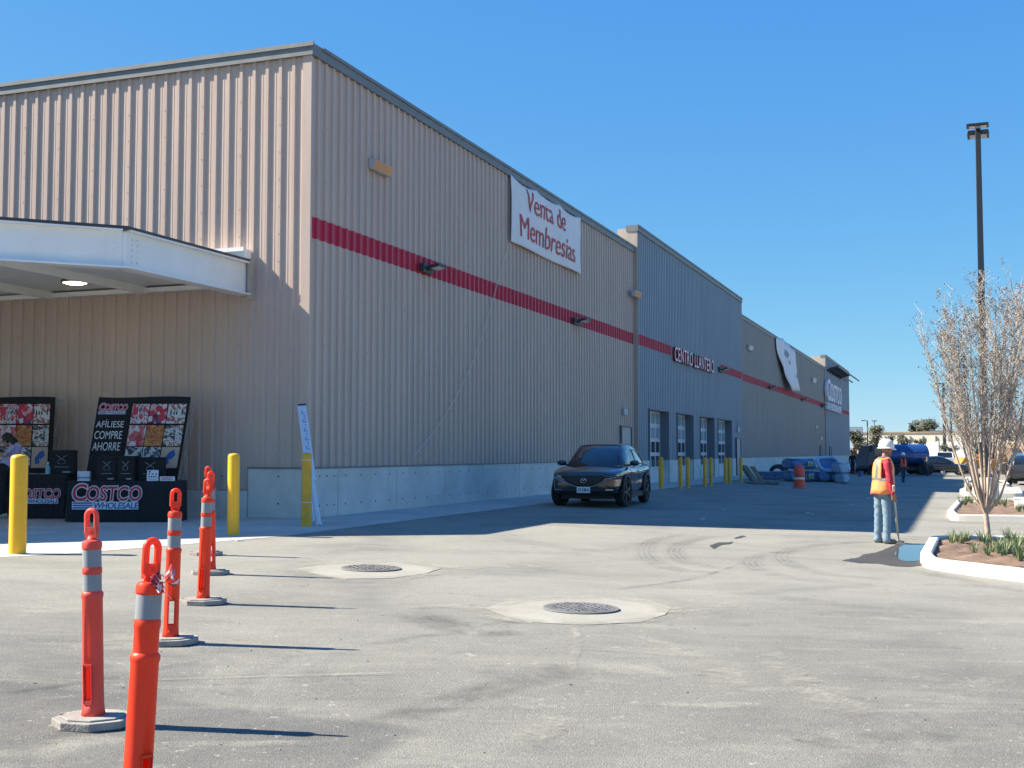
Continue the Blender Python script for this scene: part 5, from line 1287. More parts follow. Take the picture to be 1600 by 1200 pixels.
def make_car(name, label, cat, loc, rz, sc, paint, kind='suv', detail=True, group=None, steer=0.0, rim='dark rim', plate=None):
    """a car facing local +x"""
    t = empty(name, loc, rz, label, cat, group); t.scale = (sc, sc, sc)
    if kind == 'suv': L, Wd, H, belt, wb, wr = 4.40, 1.80, 1.56, .98, 2.66, .35
    else: L, Wd, H, belt, wb, wr = 4.55, 1.80, 1.45, .92, 2.70, .33
    xf, xr = L/2, -L/2; hw = Wd/2; fx = xf-.86; rx = fx-wb
    # lower body: x, half width scale, bottom z, shoulder z, top z
    pr = [(xr, .86, .42, .76, .98), (xr+.03, .88, .38, .80, 1.0), (xr+.14, .94, .33, .86, belt+.06), (xr+.5, .985, .28, .90, belt+.05), (rx, 1.0, .26, .90, belt+.03), (-.3, .975, .24, .84, belt), (.5, .985, .24, .84, belt+.01), (fx-.1, 1.0, .26, .86, belt+.01), (fx+.35, .985, .28, .85, belt-.03), (xf-.30, .94, .29, .83, belt-.07), (xf-.10, .885, .31, .80, belt-.12), (xf-.03, .84, .33, .77, belt-.16), (xf, .80, .36, .72, belt-.22)]
    if kind == 'sedan': pr = [(xr, .82, .42, .70, .84), (xr+.12, .92, .34, .78, .95), (xr+.5, .98, .28, .82, .97), (rx, 1.0, .26, .82, .95), (-.3, .975, .24, .76, belt), (.5, .985, .24, .76, belt-.01), (fx-.1, 1.0, .26, .74, belt-.05), (fx+.35, .97, .28, .70, belt-.12), (xf-.22, .88, .30, .66, belt-.2), (xf-.05, .78, .34, .6, belt-.28), (xf, .68, .38, .56, belt-.34)]
    st = []
    for x, ws, zb, zs_, zt in pr:
        w = hw*ws; zm = zb+(zs_-zb)*.45
        st.append((x, [(0, zb), (w*.80, zb), (w*.95, zb+.05), (w*.985, zm), (w*.965, zm+.13), (w, zs_), (w*.955, zt-.035), (w*.80, zt), (w*.4, zt+.022), (0, zt+.03)]))
    b = loft(st); o = b.build('body_raw', paint, None, recalc=True)
    ss_ = o.modifiers.new('s', 'SUBSURF'); ss_.levels = 2; ss_.render_levels = 2
    cut = MB()
    for x in (fx, rx):
        for y in (hw, -hw): cut.lathe([(wr*1.13, -.32), (wr*1.13, .3)], 36, 0, Matrix.Translation((x, y, wr)) @ Matrix.Rotation(R(90), 4, 'X'))
    co2 = cut.build('cutter', paint, None, recalc=True); bo_ = o.modifiers.new('b', 'BOOLEAN'); bo_.operation = 'DIFFERENCE'; bo_.object = co2; bo_.solver = 'EXACT'
    me = eval_mesh(o); bpy.data.objects.remove(o); bpy.data.objects.remove(co2)
    me.materials.clear(); me.materials.append(MATS[paint]); me.polygons.foreach_set('use_smooth', [True]*len(me.polygons)); me.set_sharp_from_angle(angle=R(35))
    bo = bpy.data.objects.new('body', me); COL.objects.link(bo); bo.parent = t
    # greenhouse
    if kind == 'suv': gh = [(xr+.22, .70, belt-.02, belt+.20, .60), (xr+.55, .76, belt-.04, H-.16, .58), (xr+1.1, .80, belt-.04, H-.035, .60), (-.35, .82, belt-.05, H-.0, .62), (.28, .82, belt-.05, H-.03, .61), (.62, .82, belt-.05, H-.16, .60), (1.18, .80, belt-.05, belt+.05, .68)]
    else: gh = [(xr+.42, .68, belt-.02, belt+.08, .60), (xr+1.0, .76, belt-.04, H-.13, .58), (-.75, .80, belt-.04, H-.01, .60), (-.2, .82, belt-.05, H-.0, .61), (.22, .82, belt-.05, H-.06, .60), (1.12, .80, belt-.05, belt+.04, .68)]
    gs = []
    for x, wl, zl, zt, wt in gh:
        wl *= hw*1.12; wt *= hw*1.1
        gs.append((x, [(0, zl-.02), (wl*.6, zl-.02), (wl, zl), (wl-(wl-wt)*.5, zl+(zt-zl)*.55), (wt, max(zl+.02, zt-.05)), (wt*.86, zt), (wt*.4, zt+.018), (0, zt+.024)]))
    def gh_mesh(infl):
        q = loft([(x, [(y+(infl if y > 0 else 0), z+(infl if i > 3 else 0)) for i, (y, z) in enumerate(r)]) for x, r in gs]); q_ = q.build('gh', 'car glass', None, recalc=True)
        s_ = q_.modifiers.new('s', 'SUBSURF'); s_.levels = 3; me_ = eval_mesh(q_); bpy.data.objects.remove(q_); return me_
    me = gh_mesh(0); me.name = 'windows'; me.materials.clear(); me.materials.append(MATS['car glass']); me.polygons.foreach_set('use_smooth', [True]*len(me.polygons)); go = bpy.data.objects.new('windows', me); COL.objects.link(go); go.parent = t
    # painted roof and pillars: the same shell slightly proud, kept only where metal is
    me = gh_mesh(.010); bmx = bmesh.new(); bmx.from_mesh(me); rm_ = []
    tops = [(x, max(z for y, z in r), r[2][1]) for x, r in gs]
    for f in bmx.faces:
        c = f.calc_center_median(); up = f.normal.z; zt = lerp_prof([(a, b_, c_) for a, b_, c_ in tops], c.x); zt, zl = zt
        fr = (c.z-zl)/max(.05, (H-zl)); keep = False
        if c.x > .28:                                   # windscreen: keep only the A-pillars
            wloc = lerp_prof([(x, max(y for y, z in r[2:5]), r[4][0]) for x, r in gs], c.x); keep = abs(c.y) > (wloc[0]+(wloc[1]-wloc[0])*min(1, max(0, (c.z-zl)/max(.05, zt-zl))))-.085 and (up > .25 or abs(c.y) > wloc[1]-.03) and c.x < 1.2 and (abs(f.normal.y) < .93)
        elif c.x < xr+(.95 if kind == 'suv' else 1.0) and up > -.2 and abs(f.normal.y) < .6: keep = fr > .86 or abs(c.y) > lerp_prof([(x, r[4][0]) for x, r in gs], c.x)[0]-.09
        elif up > .45: keep = True
        elif abs(f.normal.y) > .5:
            keep = fr > .84 or fr < .02 or abs(c.x+.33) < .035 or c.x < xr+(.62 if kind == 'suv' else .7)
        if not keep: rm_.append(f)
    bmesh.ops.delete(bmx, geom=rm_, context='FACES'); bmx.to_mesh(me); bmx.free(); me.name = 'roof'; me.materials.clear(); me.materials.append(MATS[paint]); me.polygons.foreach_set('use_smooth', [True]*len(me.polygons))
    ro = bpy.data.objects.new('roof', me); COL.objects.link(ro); ro.parent = t; ro.modifiers.new('wall', 'SOLIDIFY').thickness = .006
    for x, stx in ((fx, steer), (rx, 0)):
        for y in (hw-.10, -hw+.10): wheel(t, x, y, wr, .22, rim, stx)
    ul = MB(); ul.box(xr+.3, xf-.3, -hw*.72, hw*.72, .20, .30); ul.box(fx-.45, fx+.45, -hw*.62, hw*.62, .3, .75); ul.box(rx-.45, rx+.45, -hw*.62, hw*.62, .3, .75); ul.build('underbody', 'cladding', t)
    if not detail:
        k = MB()
        for y in (-1, 1): k.box(xr-.01, xr+.10, y*hw*.72-.07, y*hw*.72+.07, .78, .90)
        k.build('tail_lamp', 'tail red', t, bevel=.02)
        k = MB()
        for y in (-1, 1): k.box(xf-.28, xf-.05, y*hw*.62-.12, y*hw*.62+.12, .60, .70)
        k.build('headlight', 'lamp glass', t, bevel=.02)
        return t
    # wheel-arch cladding and sills
    for x in (fx, rx):
        for y in (hw, -hw):
            k = MB(); sg = 1 if y > 0 else -1; V = []; nA = 18
            for a in [math.pi*(-.06+1.12*i/nA) for i in range(nA+1)]:
                for rr, yy in ((wr*1.10, y-.05*sg), (wr*1.10, y+.014*sg), (wr*1.30, y+.012*sg), (wr*1.34, y-.03*sg)): V.append((x+rr*math.cos(a), yy, wr+rr*math.sin(a)))
            k.add(V, [(4*i+j, 4*i+j+1, 4*i+5+j, 4*i+4+j) for i in range(nA) for j in range(3)]); k.build('wheel_arch', 'cladding', t, smooth=40)
    for y in (1, -1): k = MB(); k.box(rx+wr*1.2, fx-wr*1.2, y*hw*.93-.03, y*hw*.93+.03, .20, .34); k.build('side_sill', 'cladding', t, bevel=.01)
    # front: grille, lamps, emblem, plate, intake
    from mathutils.bvhtree import BVHTree
    bv = BVHTree.FromPolygons([v.co.copy() for v in bo.data.vertices], [tuple(p.vertices) for p in bo.data.polygons])
    def on_front(y, z):
        h = bv.ray_cast(Vector((5, y, z)), Vector((-1, 0, 0))); return h[0].x if h[0] else xf-.3
    def on_side(x, z, sg):
        h = bv.ray_cast(Vector((x, sg*5, z)), Vector((0, -sg, 0))); return h[0].y if h[0] else sg*hw
    g_ = MB(); V = []; ny, nz = 16, 7
    def gy(f): return -.62*hw+1.24*hw*f
    for j in range(nz+1):
        for i in range(ny+1):
            fy = i/ny; e = abs(2*fy-1); z0 = .50+.14*e**2.2; z1 = .775; y = gy(fy)*(.82+.18*j/nz); z = z0+(z1-z0)*j/nz; V.append((on_front(y, z)+.012, y, z))
    g_.add(V, [(j*(ny+1)+i, j*(ny+1)+i+1, (j+1)*(ny+1)+i+1, (j+1)*(ny+1)+i) for j in range(nz) for i in range(ny)]); go = g_.build('grille', 'grille', t, smooth=60); go.modifiers.new('wall', 'SOLIDIFY').thickness = .02
    c = MB(); low = [(on_front(gy(i/ny)*.84, .49+.14*abs(2*i/ny-1)**2.2)+.018, gy(i/ny)*.84, .49+.14*abs(2*i/ny-1)**2.2) for i in range(ny+1)]
    for sgn in (-1, 1):
        pass
    c.tube([(on_front(-.80*hw, .70)+.01, -.80*hw, .70)]+low+[(on_front(.80*hw, .70)+.01, .80*hw, .70)], .016, 8); c.build('grille_trim', 'grille chrome', go, smooth=60)
    em = MB(); ex = on_front(0, .66)+.035
    em.tube([(ex, .068*math.cos(a), .655+.055*math.sin(a)) for a in [i*math.pi/12 for i in range(25)]], .008, 6); em.tube([(ex, -.055, .685), (ex, -.025, .675), (ex, 0, .648), (ex, .025, .675), (ex, .055, .685)], .008, 6); em.build('emblem', 'chrome', go)
    for sg in (1, -1):
        h = MB(); V = []; pts_t = []
        for i in range(9):
            fy = .52+.36*i/8; y = sg*fy*hw; zc = .735+.035*i/8; th = .022+.030*math.sin(min(1, i/5)*math.pi/2)
            V += [(on_front(y, zc-th*.7)+.012, y, zc-th*.7), (on_front(y, zc+th)+.012, y, zc+th)]
        h.add(V, [(2*i, 2*i+1, 2*i+3, 2*i+2) for i in range(8)]); ho = h.build('headlight', 'car glass', t, smooth=60); ho.modifiers.new('wall', 'SOLIDIFY').thickness = .03
        q = MB()
        for i in (3, 4, 5): v = Vector(V[2*i]).lerp(Vector(V[2*i+1]), .45); q.ell(v+Vector((.012, 0, 0)), (.016, .03, .014), 10, 6)
        q.tube([Vector(V[2*i])+Vector((.012, 0, -.002)) for i in range(2, 9)], .008, 6); q.build('lamp', 'lamp glass', ho)
        q = MB(); q.tube([(on_front(sg*.60*hw, .43)+.012, sg*.60*hw, .43), (on_front(sg*.80*hw, .432)+.012, sg*.80*hw, .432)], .010, 6); q.build('marker_lamp', 'chrome', t)
        mr = MB(); M = Matrix.Translation((.66, sg*(hw+.05), belt+.09)); mr.ell((0, 0, 0), (.09, .125, .075), 16, 10, 0, M); mr.tube([(.68, sg*(hw-.16), belt+.02), (.66, sg*(hw+.0), belt+.06)], .03, 8); mr.build('mirror', paint, t, smooth=60)
        dl = MB(); 
        for x in (.72, -.33):
            dl.tube([(x, on_side(x, z, sg), z) for z in (.36, .5, .62, .74, .84, .9, .95)], .006, 5)
        dl.build('door_seam', 'grille', t)
        for x in (-.14, -1.12): q = MB(); q.tube([(x-.1, on_side(x-.1, .86, sg), .855), (x-.05, on_side(x, .86, sg)+sg*.025, .86), (x+.05, on_side(x, .86, sg)+sg*.025, .86), (x+.1, on_side(x+.1, .86, sg), .855)], .013, 8); q.build('door_handle', paint, t, smooth=60)
    lo = MB(); V = []
    for j, z in enumerate((.36, .46)):
        for i in range(13): y = -.66*hw+1.32*hw*i/12; V.append((on_front(y, z)+.012, y, z))
    lo.add(V, [(i, i+1, 14+i, 13+i) for i in range(12)]); l_ = lo.build('air_intake', 'cladding', t, smooth=60); l_.modifiers.new('wall', 'SOLIDIFY').thickness = .03
    if plate:
        pl = MB(); pl.box(on_front(0, .43)+.03, on_front(0, .43)+.042, -.165, .165, .355, .505); po = pl.build('number_plate', 'plate', t, bevel=.004)
        q = MB(); text_into(q, plate, -.135, .135, .39, .47, 0, .02, 0, 0, Matrix.Translation((on_front(0, .43)+.0435, 0, 0)) @ Matrix.Rotation(R(90), 4, 'Z')); q.build('plate_lettering', 'ink', po)
    tl = MB()
    for y in (-1, 1): tl.box(xr-.01, xr+.09, y*hw*.66-.15, y*hw*.66+.15, .80, .88)
    tl.build('tail_lamp', 'tail red', t, bevel=.02)
    wp = MB(); wp.tube([(1.10, -.35, belt+.035), (.9, .25, belt+.14)], .008, 5); wp.build('wiper', 'cladding', t)
    return t
# near black SUV: nose towards the camera, right side showing a little
wl, wr2 = G(884, 788.5), G(967, 793.5); rearw = G(1008, 787)
fr_ax = (wl+wr2)/2
hd = (wr2-rearw); hd.z = 0; ang = math.atan2(hd.y, hd.x); track = (wr2-wl).length; wbp = hd.length
print('car', fr_ax, math.degrees(ang), track, wbp)
CAR_ANG = R(-107); CAR_S = .985
cfx = 2.2-.86
cl = Vector((fr_ax.x-math.cos(CAR_ANG)*cfx*CAR_S, fr_ax.y-math.sin(CAR_ANG)*cfx*CAR_S, 0)); cl.z = gz(cl.x, cl.y)
make_car('parked_car', 'black compact SUV parked in the shade with its nose towards the camera', 'car', cl, CAR_ANG, CAR_S, 'black paint', 'suv', True, None, R(-12), 'dark rim', 'XY-548-A')
# ------------------------------------------------------------------ planting islands, plants, trees, poles, puddle
mat('soil', (.19, .125, .085), .95, var=.3, vscale=3, bump=.8, bscale=14); mat('leaf blade', (.13, .20, .09), .5, var=.3, vscale=2); mat('dry leaf', (.30, .26, .13), .7)
def inset(poly, d):
    n = len(poly); out = []
    A = sum(poly[i][0]*poly[(i+1) % n][1]-poly[(i+1) % n][0]*poly[i][1] for i in range(n)); sg = 1 if A > 0 else -1
    for i in range(n):
        p0, p1, p2 = Vector(poly[i-1]), Vector(poly[i]), Vector(poly[(i+1) % n])
        e1 = (p1-p0).normalized(); e2 = (p2-p1).normalized(); n1 = Vector((-e1.y, e1.x))*sg; n2 = Vector((-e2.y, e2.x))*sg
        b = (n1+n2); k = max(.5, b.length/2); b.normalize(); out.append(tuple(p1+b*(d/k)))
    return out
def rounded(px):
    pts = [Vector((G(*q).x, G(*q).y)) for q in px]; out = []; n = len(pts)
    for i in range(n):
        a, b_, c = pts[i-1], pts[i], pts[(i+1) % n]; d1 = min(.35, (a-b_).length*.4); d2 = min(.35, (c-b_).length*.4)
        p = b_+(a-b_).normalized()*d1; q = b_+(c-b_).normalized()*d2
        for t in (0, .33, .67, 1): out.append(tuple(p*(1-t)**2+b_*2*t*(1-t)+q*t*t))
    return out
def island(px, kw=.17, kh=.15):
    o_ = rounded(px); i_ = inset(o_, kw); z = min(gz(*p) for p in o_); n = len(o_); b = MB()
    V = []
    for ring, zz in ((o_, z-.03), (inset(o_, .012), z+kh-.02), (inset(o_, .035), z+kh), (inset(o_, kw-.02), z+kh), (i_, z+kh-.015), (i_, z+.02)):
        V += [(x, y, zz) for x, y in ring]
    b.add(V, [(r*n+i, r*n+(i+1) % n, (r+1)*n+(i+1) % n, (r+1)*n+i) for r in range(5) for i in range(n)])
    tag(b.build('kerb', 'kerb concrete', smooth=35, recalc=True), kind='structure')
    # lumpy soil sheet inside
    bm = bmesh.new(); f = bm.faces.new([bm.verts.new((x, y, z+kh-.06)) for x, y in inset(o_, kw-.01)])
    bmesh.ops.triangulate(bm, faces=[f]); 
    for it in range(5): bmesh.ops.subdivide_edges(bm, edges=[e for e in bm.edges if e.calc_length() > .16], cuts=1); bmesh.ops.triangulate(bm, faces=bm.faces[:])
    rn = random.Random(3)
    for v in bm.verts: v.co.z += .022*math.sin(v.co.x*5.1+v.co.y*3)+.02*math.sin(v.co.x*11-v.co.y*9)+rn.uniform(-.014, .014)-.005
    bmesh.ops.recalc_face_normals(bm, faces=bm.faces)
    for f in bm.faces:
        if f.normal.z < 0: f.normal_flip()
    me = bpy.data.meshes.new('soil_bed'); bm.to_mesh(me); bm.free(); me.materials.append(MATS['soil']); me.polygons.foreach_set('use_smooth', [True]*len(me.polygons))
    o = bpy.data.objects.new('soil_bed', me); COL.objects.link(o); tag(o, kind='structure'); return z+kh-.05
zi1 = island([(1436, 878), (1446, 889), (1500, 897), (1560, 905), (1640, 915), (1800, 937), (1800, 856), (1600, 851), (1452, 849)])
zi2 = island([(1479, 806), (1486, 814), (1600, 816), (1740, 818), (1740, 790), (1600, 787), (1497, 786)])
zi3 = island([(1499, 770), (1505, 776), (1600, 777), (1594, 767), (1510, 765)])
zi4 = island([(1507, 757), (1512, 760), (1579, 761), (1570, 755), (1514, 754)])
island([(1513, 749.5), (1517, 751.5), (1563, 752), (1556, 748), (1518, 747.5)])
# pale concrete pads at the right of the second and third beds
for a in ([(1586, 801), (1700, 802), (1700, 786), (1584, 785)], [(1560, 774), (1590, 774.5), (1586, 768), (1558, 768)]):
    q = [G(*p) for p in a]; z = min(p.z for p in q); b = MB(); b.prism([(p.x, p.y) for p in q], z, z+.17); tag(b.build('pavement_pad', 'kerb concrete', bevel=.01), kind='structure')
# strappy plants
def clump(p, h, seed, n=26):
    rn = random.Random(seed); b = MB()
    for k in range(n):
        a = rn.uniform(0, 2*math.pi); l = h*rn.uniform(.7, 1.25); sp = rn.uniform(.15, .75); w = h*.045; c, s = math.cos(a), math.sin(a); pts = []
        for i in range(5):
            t = i/4; r = l*sp*t*(.6+.4*t); z = l*(t-.42*sp*t*t*t); ww = w*(1-t*.9); pts += [(r*c-s*ww+.03*c, r*s+c*ww+.03*s, z), (r*c+s*ww+.03*c, r*s-c*ww+.03*s, z)]
        o0 = len(b.f); b.add(pts, [(2*i, 2*i+1, 2*i+3, 2*i+2) for i in range(4)], 1 if rn.random() < .10 else 0)
    o = b.build('strappy_plant', ['leaf blade', 'dry leaf'], loc=p); return tag(o, None, 'plant', 'strappy plants in the kerbed beds')
first = [(1496, 856), (1503, 859), (1510, 857), (1534, 857), (1541, 860), (1574, 856), (1580, 859), (1587, 860), (1522, 875), (1543, 878), (1549, 873), (1559, 874), (1569, 882), (1566, 871), (1577, 874), (1588, 882), (1594, 887), (1599, 884), (1590, 871), (1606, 880), (1488, 858), (1598, 863)]
for i, q in enumerate(first):
    p = G(*q); p.z = zi1; tag(clump(p, .22 if i not in (8, 9) else .17, i, 30), 'grey-green strappy plant growing in the nearest kerbed soil bed')
for i, q in enumerate([(1501, 793), (1508, 795), (1528, 795), (1533, 793), (1556, 797), (1562, 795), (1570, 797), (1512, 790), (1518, 792), (1592, 806), (1603, 807)]):
    p = G(*q); p.z = zi2; tag(clump(p, .27, 50+i), 'grey-green strappy plant growing in the second kerbed bed, round the concrete pole base')
for i, q in enumerate([(1510, 769), (1517, 770), (1525, 770), (1534, 769)]):
    p = G(*q); p.z = zi3; tag(clump(p, .34, 80+i), 'grey-green strappy plant growing in the third kerbed bed, by the white pipe loop')

# --- trees
mat('pale bark', (.43, .34, .27), .8, var=.2, vscale=5, bump=.3, bscale=30); mat('twig bark', (.40, .355, .315), .8, var=.15); mat('thin leaf', (.19, .155, .105), .6, var=.3, vscale=2.0); mat('trunk bark', (.14, .11, .08), .9)
mat('olive leaf', (.115, .115, .062), .7, var=.35, vscale=.7); mat('dusty leaf', (.16, .15, .095), .8, var=.3, vscale=.6)
def vase_tree(p, H, W_, label, seed, stems=16, lean=0.0, twigs=9, leaves=3000, group=None):
    rn = random.Random(seed); t = empty('young_tree', p, 0, label, 'tree', group)
    tr = MB(); fk = H*.105
    tr.tube([(0, 0, -.03), (-.01, .0, fk*.35), (-.02+lean*.04, .01, fk)], [.056*H/4.2, .044*H/4.2, .040*H/4.2], 10)
    tw = MB(); tips = []
    for k in range(stems):
        a = 2*math.pi*(k+rn.uniform(-.3, .3))/stems; rr = W_*math.sqrt(rn.uniform(.04, 1.0)); h = H*rn.uniform(.72, 1.0)*(1-.12*(rr/W_)**2); z0 = fk*rn.uniform(.8, 2.2); pts = []; rad = []
        tr0 = Vector((-.02+lean*.04, .01, z0 if z0 < fk else fk)); 
        ex = .58+rn.uniform(0, .4)
        for i in range(10):
            s = i/9; z = tr0.z+(h-tr0.z)*s; r = rr*(s**ex)*(1 if s < .8 else 1+.05*math.sin(s*9)); j = .012*H*s
            pts.append(Vector((tr0.x+r*math.cos(a)+lean*s*.3+rn.uniform(-j, j)*.5, tr0.y+r*math.sin(a)+rn.uniform(-j, j)*.5, z))); rad.append((.017*(1-s)**.8+.003)*H/4.2*rn.uniform(.85, 1.15))
        tr.tube(pts, rad, 6)
        for q in range(twigs):
            s = rn.uniform(.28, .97); f = s*9; i = min(8, int(f)); b0 = pts[i].lerp(pts[i+1], f-i); L = H*rn.uniform(.07, .19)*(1.1-s*.45)
            az = a+rn.uniform(-1.5, 1.5); out = rn.uniform(.25, .75); d = Vector((math.cos(az)*out, math.sin(az)*out, 1)).normalized(); side = Vector((rn.uniform(-.2, .2), rn.uniform(-.2, .2), 0))
            e1 = b0+d*L*.5; e2 = b0+d*L+side*L*.3+Vector((0, 0, .05*L)); tw.tube([b0, e1, e2], [.0050*H/4.2, .0038*H/4.2, .0020*H/4.2], 4, caps=False); tips.append((b0, e1, e2))
            for w_ in range(2):
                b1 = b0.lerp(e2, rn.uniform(.3, .9)); az2 = rn.uniform(0, 6.28); d2 = Vector((math.cos(az2)*.7, math.sin(az2)*.7, rn.uniform(.3, 1))).normalized(); e3 = b1+d2*L*rn.uniform(.3, .55); tw.tube([b1, e3], [.0036*H/4.2, .0018*H/4.2], 3, caps=False); tips.append((b1, b1.lerp(e3, .5), e3))
    tr.build('trunk', 'pale bark', t, smooth=70); cr = tw.build('crown', 'twig bark', t)
    lf = MB()
    for k in range(leaves):
        q = rn.choice(tips); s = rn.uniform(.2, 1.05); c = q[0].lerp(q[2], s)+Vector((rn.gauss(0, .018), rn.gauss(0, .018), rn.gauss(0, .018)))
        if rn.random() > .25+.9*((c.z/H)-.30): continue
        l = .024*H/4.2*rn.uniform(.6, 1.3); u = Vector((rn.gauss(0, 1), rn.gauss(0, 1), rn.gauss(-.4, .7))).normalized(); v = u.orthogonal().normalized(); v = (Matrix.Rotation(rn.uniform(0, 6.28), 3, u) @ v)*l*.42; u = u*l
        lf.add([c, c+u*.5+v, c+u, c+u*.5-v], [(0, 1, 2, 3)])
    lf.build('foliage', 'thin leaf', cr); return t
p = G(1545, 857); p.z = zi1; vase_tree(p, 4.3, .90, 'pale slender vase-shaped young tree in the nearest kerbed bed, nearly leafless', 11, 21, -.30, 36, 22000)
p = G(1638, 806); p.z = zi2; vase_tree(p, 6.6, 1.9, 'sparse young tree cut by the right edge, in the second kerbed bed', 5, 20, 0, 18, 9000)
p = G(1672, 772); vase_tree(p, 7.0, 2.6, 'young tree farther off, mostly outside the right edge beyond the second bed', 8, 16, -.5, 10, 4500)
def bushy_tree(p, H, W_, label, seed, leaf='olive leaf', n=2600, trunk=.25, group='trees along the far wall', ls=.30):
    rn = random.Random(seed); t = empty('background_tree', p, 0, label, 'tree', group); tr = MB(); tr.tube([(0, 0, -.1), (.02*H, 0, H*trunk*.6), (0, .01*H, H*(trunk+.25))], [.028*H, .022*H, .012*H], 7)
    cl = []
    for k in range(16):
        a = rn.uniform(0, 6.28); r = W_*math.sqrt(rn.random())*.75; z = H*rn.uniform(trunk+.03, .85); cl.append((Vector((r*math.cos(a), r*math.sin(a), z)), max(W_*rn.uniform(.35, .6), H*.12)))
        tr.tube([(0, 0, H*trunk*.8), cl[-1][0]*.55+Vector((0, 0, z*.3)), cl[-1][0]], [.012*H, .008*H, .003*H], 4)
    tr.build('trunk', 'trunk bark', t); lf = MB()
    for k in range(n):
        c, r = rn.choice(cl); d = Vector((rn.gauss(0, 1), rn.gauss(0, 1), rn.gauss(0, .75))).normalized()*r*rn.random()**.45; q = c+d; l = ls*rn.uniform(.5, 1.2)
        u = Vector((rn.gauss(0, 1), rn.gauss(0, 1), rn.gauss(0, 1))).normalized(); v = u.orthogonal().normalized()*l*.5; u = u*l
        if q.z < .15: q.z = .15+rn.random()*.3
        lf.add([q, q+u*.5+v, q+u, q+u*.5-v], [(0, 1, 2, 3)])
    lf.build('crown', leaf, t); return t

# --- light poles
mat('pole paint', (.018, .022, .030), .45, var=.1); mat('led lens', (.42, .46, .50), .25, var=.1)
def light_pole(base, H, label, s=1.0, rz=0.0, conc=None, heads=True):
    t = empty('light_pole', base, rz, label, 'light pole', 'parking lot light poles'); zb = 0
    if conc:
        b = MB(); r, hc_ = conc; b.prism([(r*a, r*c) for a, c in ((-.80, -1), (.80, -1), (1, -.80), (1, .80), (.80, 1), (-.80, 1), (-1, .80), (-1, -.80))], -.05, hc_); o = b.build('concrete_base', 'kerb concrete', t, bevel=.02); zb = hc_
        b = MB(); b.cbox((0, 0, zb+.02), (.42, .42, .035)); 
        for sx in (-.16, .16):
            for sy in (-.16, .16): b.tube([(sx, sy, zb+.03), (sx, sy, zb+.11)], .018, 6)
        b.build('base_plate', 'pole paint', t)
    b = MB(); w0, w1 = .105*s, .075*s; V = [(a*w0, c*w0, zb+.03) for a, c in ((-1, -1), (1, -1), (1, 1), (-1, 1))]+[(a*w1, c*w1, H) for a, c in ((-1, -1), (1, -1), (1, 1), (-1, 1))]
    b.add(V, [(0, 3, 2, 1), (4, 5, 6, 7), (0, 1, 5, 4), (1, 2, 6, 5), (2, 3, 7, 6), (3, 0, 4, 7)]); b.build('pole', 'pole paint', t, bevel=.015)
    for sg in (1, -1):
        hd_ = MB(); M = Matrix.Rotation(0 if sg > 0 else math.pi, 4, 'Z') @ Matrix.Translation((0, -.10*s, H-.10)) @ Matrix.Rotation(R(4), 4, 'X')
        hd_.box(-.05*s, .05*s, -.22*s, .03, -.06, .04, 0, M)
        hd_.add([(M @ Vector(q)) for q in ((-.31*s, -.22*s, -.05), (.31*s, -.22*s, -.05), (.31*s, -.75*s, -.04), (-.31*s, -.75*s, -.04), (-.29*s, -.20*s, .07), (.29*s, -.20*s, .07), (.29*s, -.75*s, .02), (-.29*s, -.75*s, .02))], [(0, 3, 2, 1), (4, 5, 6, 7), (0, 1, 5, 4), (1, 2, 6, 5), (2, 3, 7, 6), (3, 0, 4, 7)])
        ho = hd_.build('lamp_head', 'pole paint', t, recalc=True, bevel=.008); l_ = MB(); l_.box(-.24*s, .24*s, -.68*s, -.30*s, -.058, -.051, 0, M); l_.build('lens', 'led lens', ho)
    return t
pb_ = G(1541, 789); pb_.z = zi2; Hp = CAMZ+(707-190)*mpp(pb_.y)-pb_.z
light_pole(pb_, Hp, 'tall dark light pole on a white concrete block, its two lamp heads against the sky', 1.0, R(-22), (.30, .70))
t_ = [q for q in COL.objects if q.get('label', '').startswith('tall dark light pole')][0]
[q for q in t_.children if q.name.startswith('concrete_base')][0].rotation_euler = (0, 0, R(22-44))
for (px, base, top, lb) in ((1476.5, 722, 598, 'distant light pole left of the near tree crown, the taller of two'), (1487, 719, 628, 'distant light pole behind the left twigs of the near tree, the shorter of two')):
    p = G(px, base); light_pole(p, CAMZ+(707-top)*mpp(p.y), lb, 1.9, R(20))

# --- white pipe loop in the third bed
p = G(1511.5, 770); p.z = zi3; b = MB(); m = mpp(p.y); b.tube([(-2.2*m, 0, 0), (-2.2*m, 0, 15*m), (-1.4*m, 0, 18*m), (0, 0, 19*m), (1.4*m, 0, 18*m), (2.2*m, 0, 15*m), (2.2*m, 0, 0)], .035, 8)
tag(b.build('pipe_loop', 'white steel', loc=p, smooth=60), 'white upside-down U pipe standing in the third kerbed bed', 'pipe loop')

# --- puddle and wet asphalt
def wobble(px, amp, seed, n=7):
    rn = random.Random(seed); out = []
    for i in range(len(px)):
        a, c = px[i], px[(i+1) % len(px)]
        for k in range(n):
            t = k/n; out.append((a[0]+(c[0]-a[0])*t+rn.uniform(-amp, amp)*2.2, a[1]+(c[1]-a[1])*t+rn.uniform(-amp, amp)*.5))
    return [tuple(G(*q)[:2]) for q in out]
mat('puddle water', (.035, .04, .045), .03, spec=.75)
drape('wet_asphalt', wobble([(1316, 876), (1342, 871), (1350, 866), (1368, 864), (1384, 857), (1402, 851), (1446, 850), (1440, 870), (1440, 884), (1420, 886), (1396, 885), (1372, 881), (1340, 880)], .9, 3), .0045, 'wet asphalt')
drape('water_puddle', wobble([(1398, 866), (1404, 856), (1412, 852), (1445, 851.5), (1438, 866), (1438, 877), (1418, 878), (1406, 876)], .45, 4), .0085, 'puddle water')
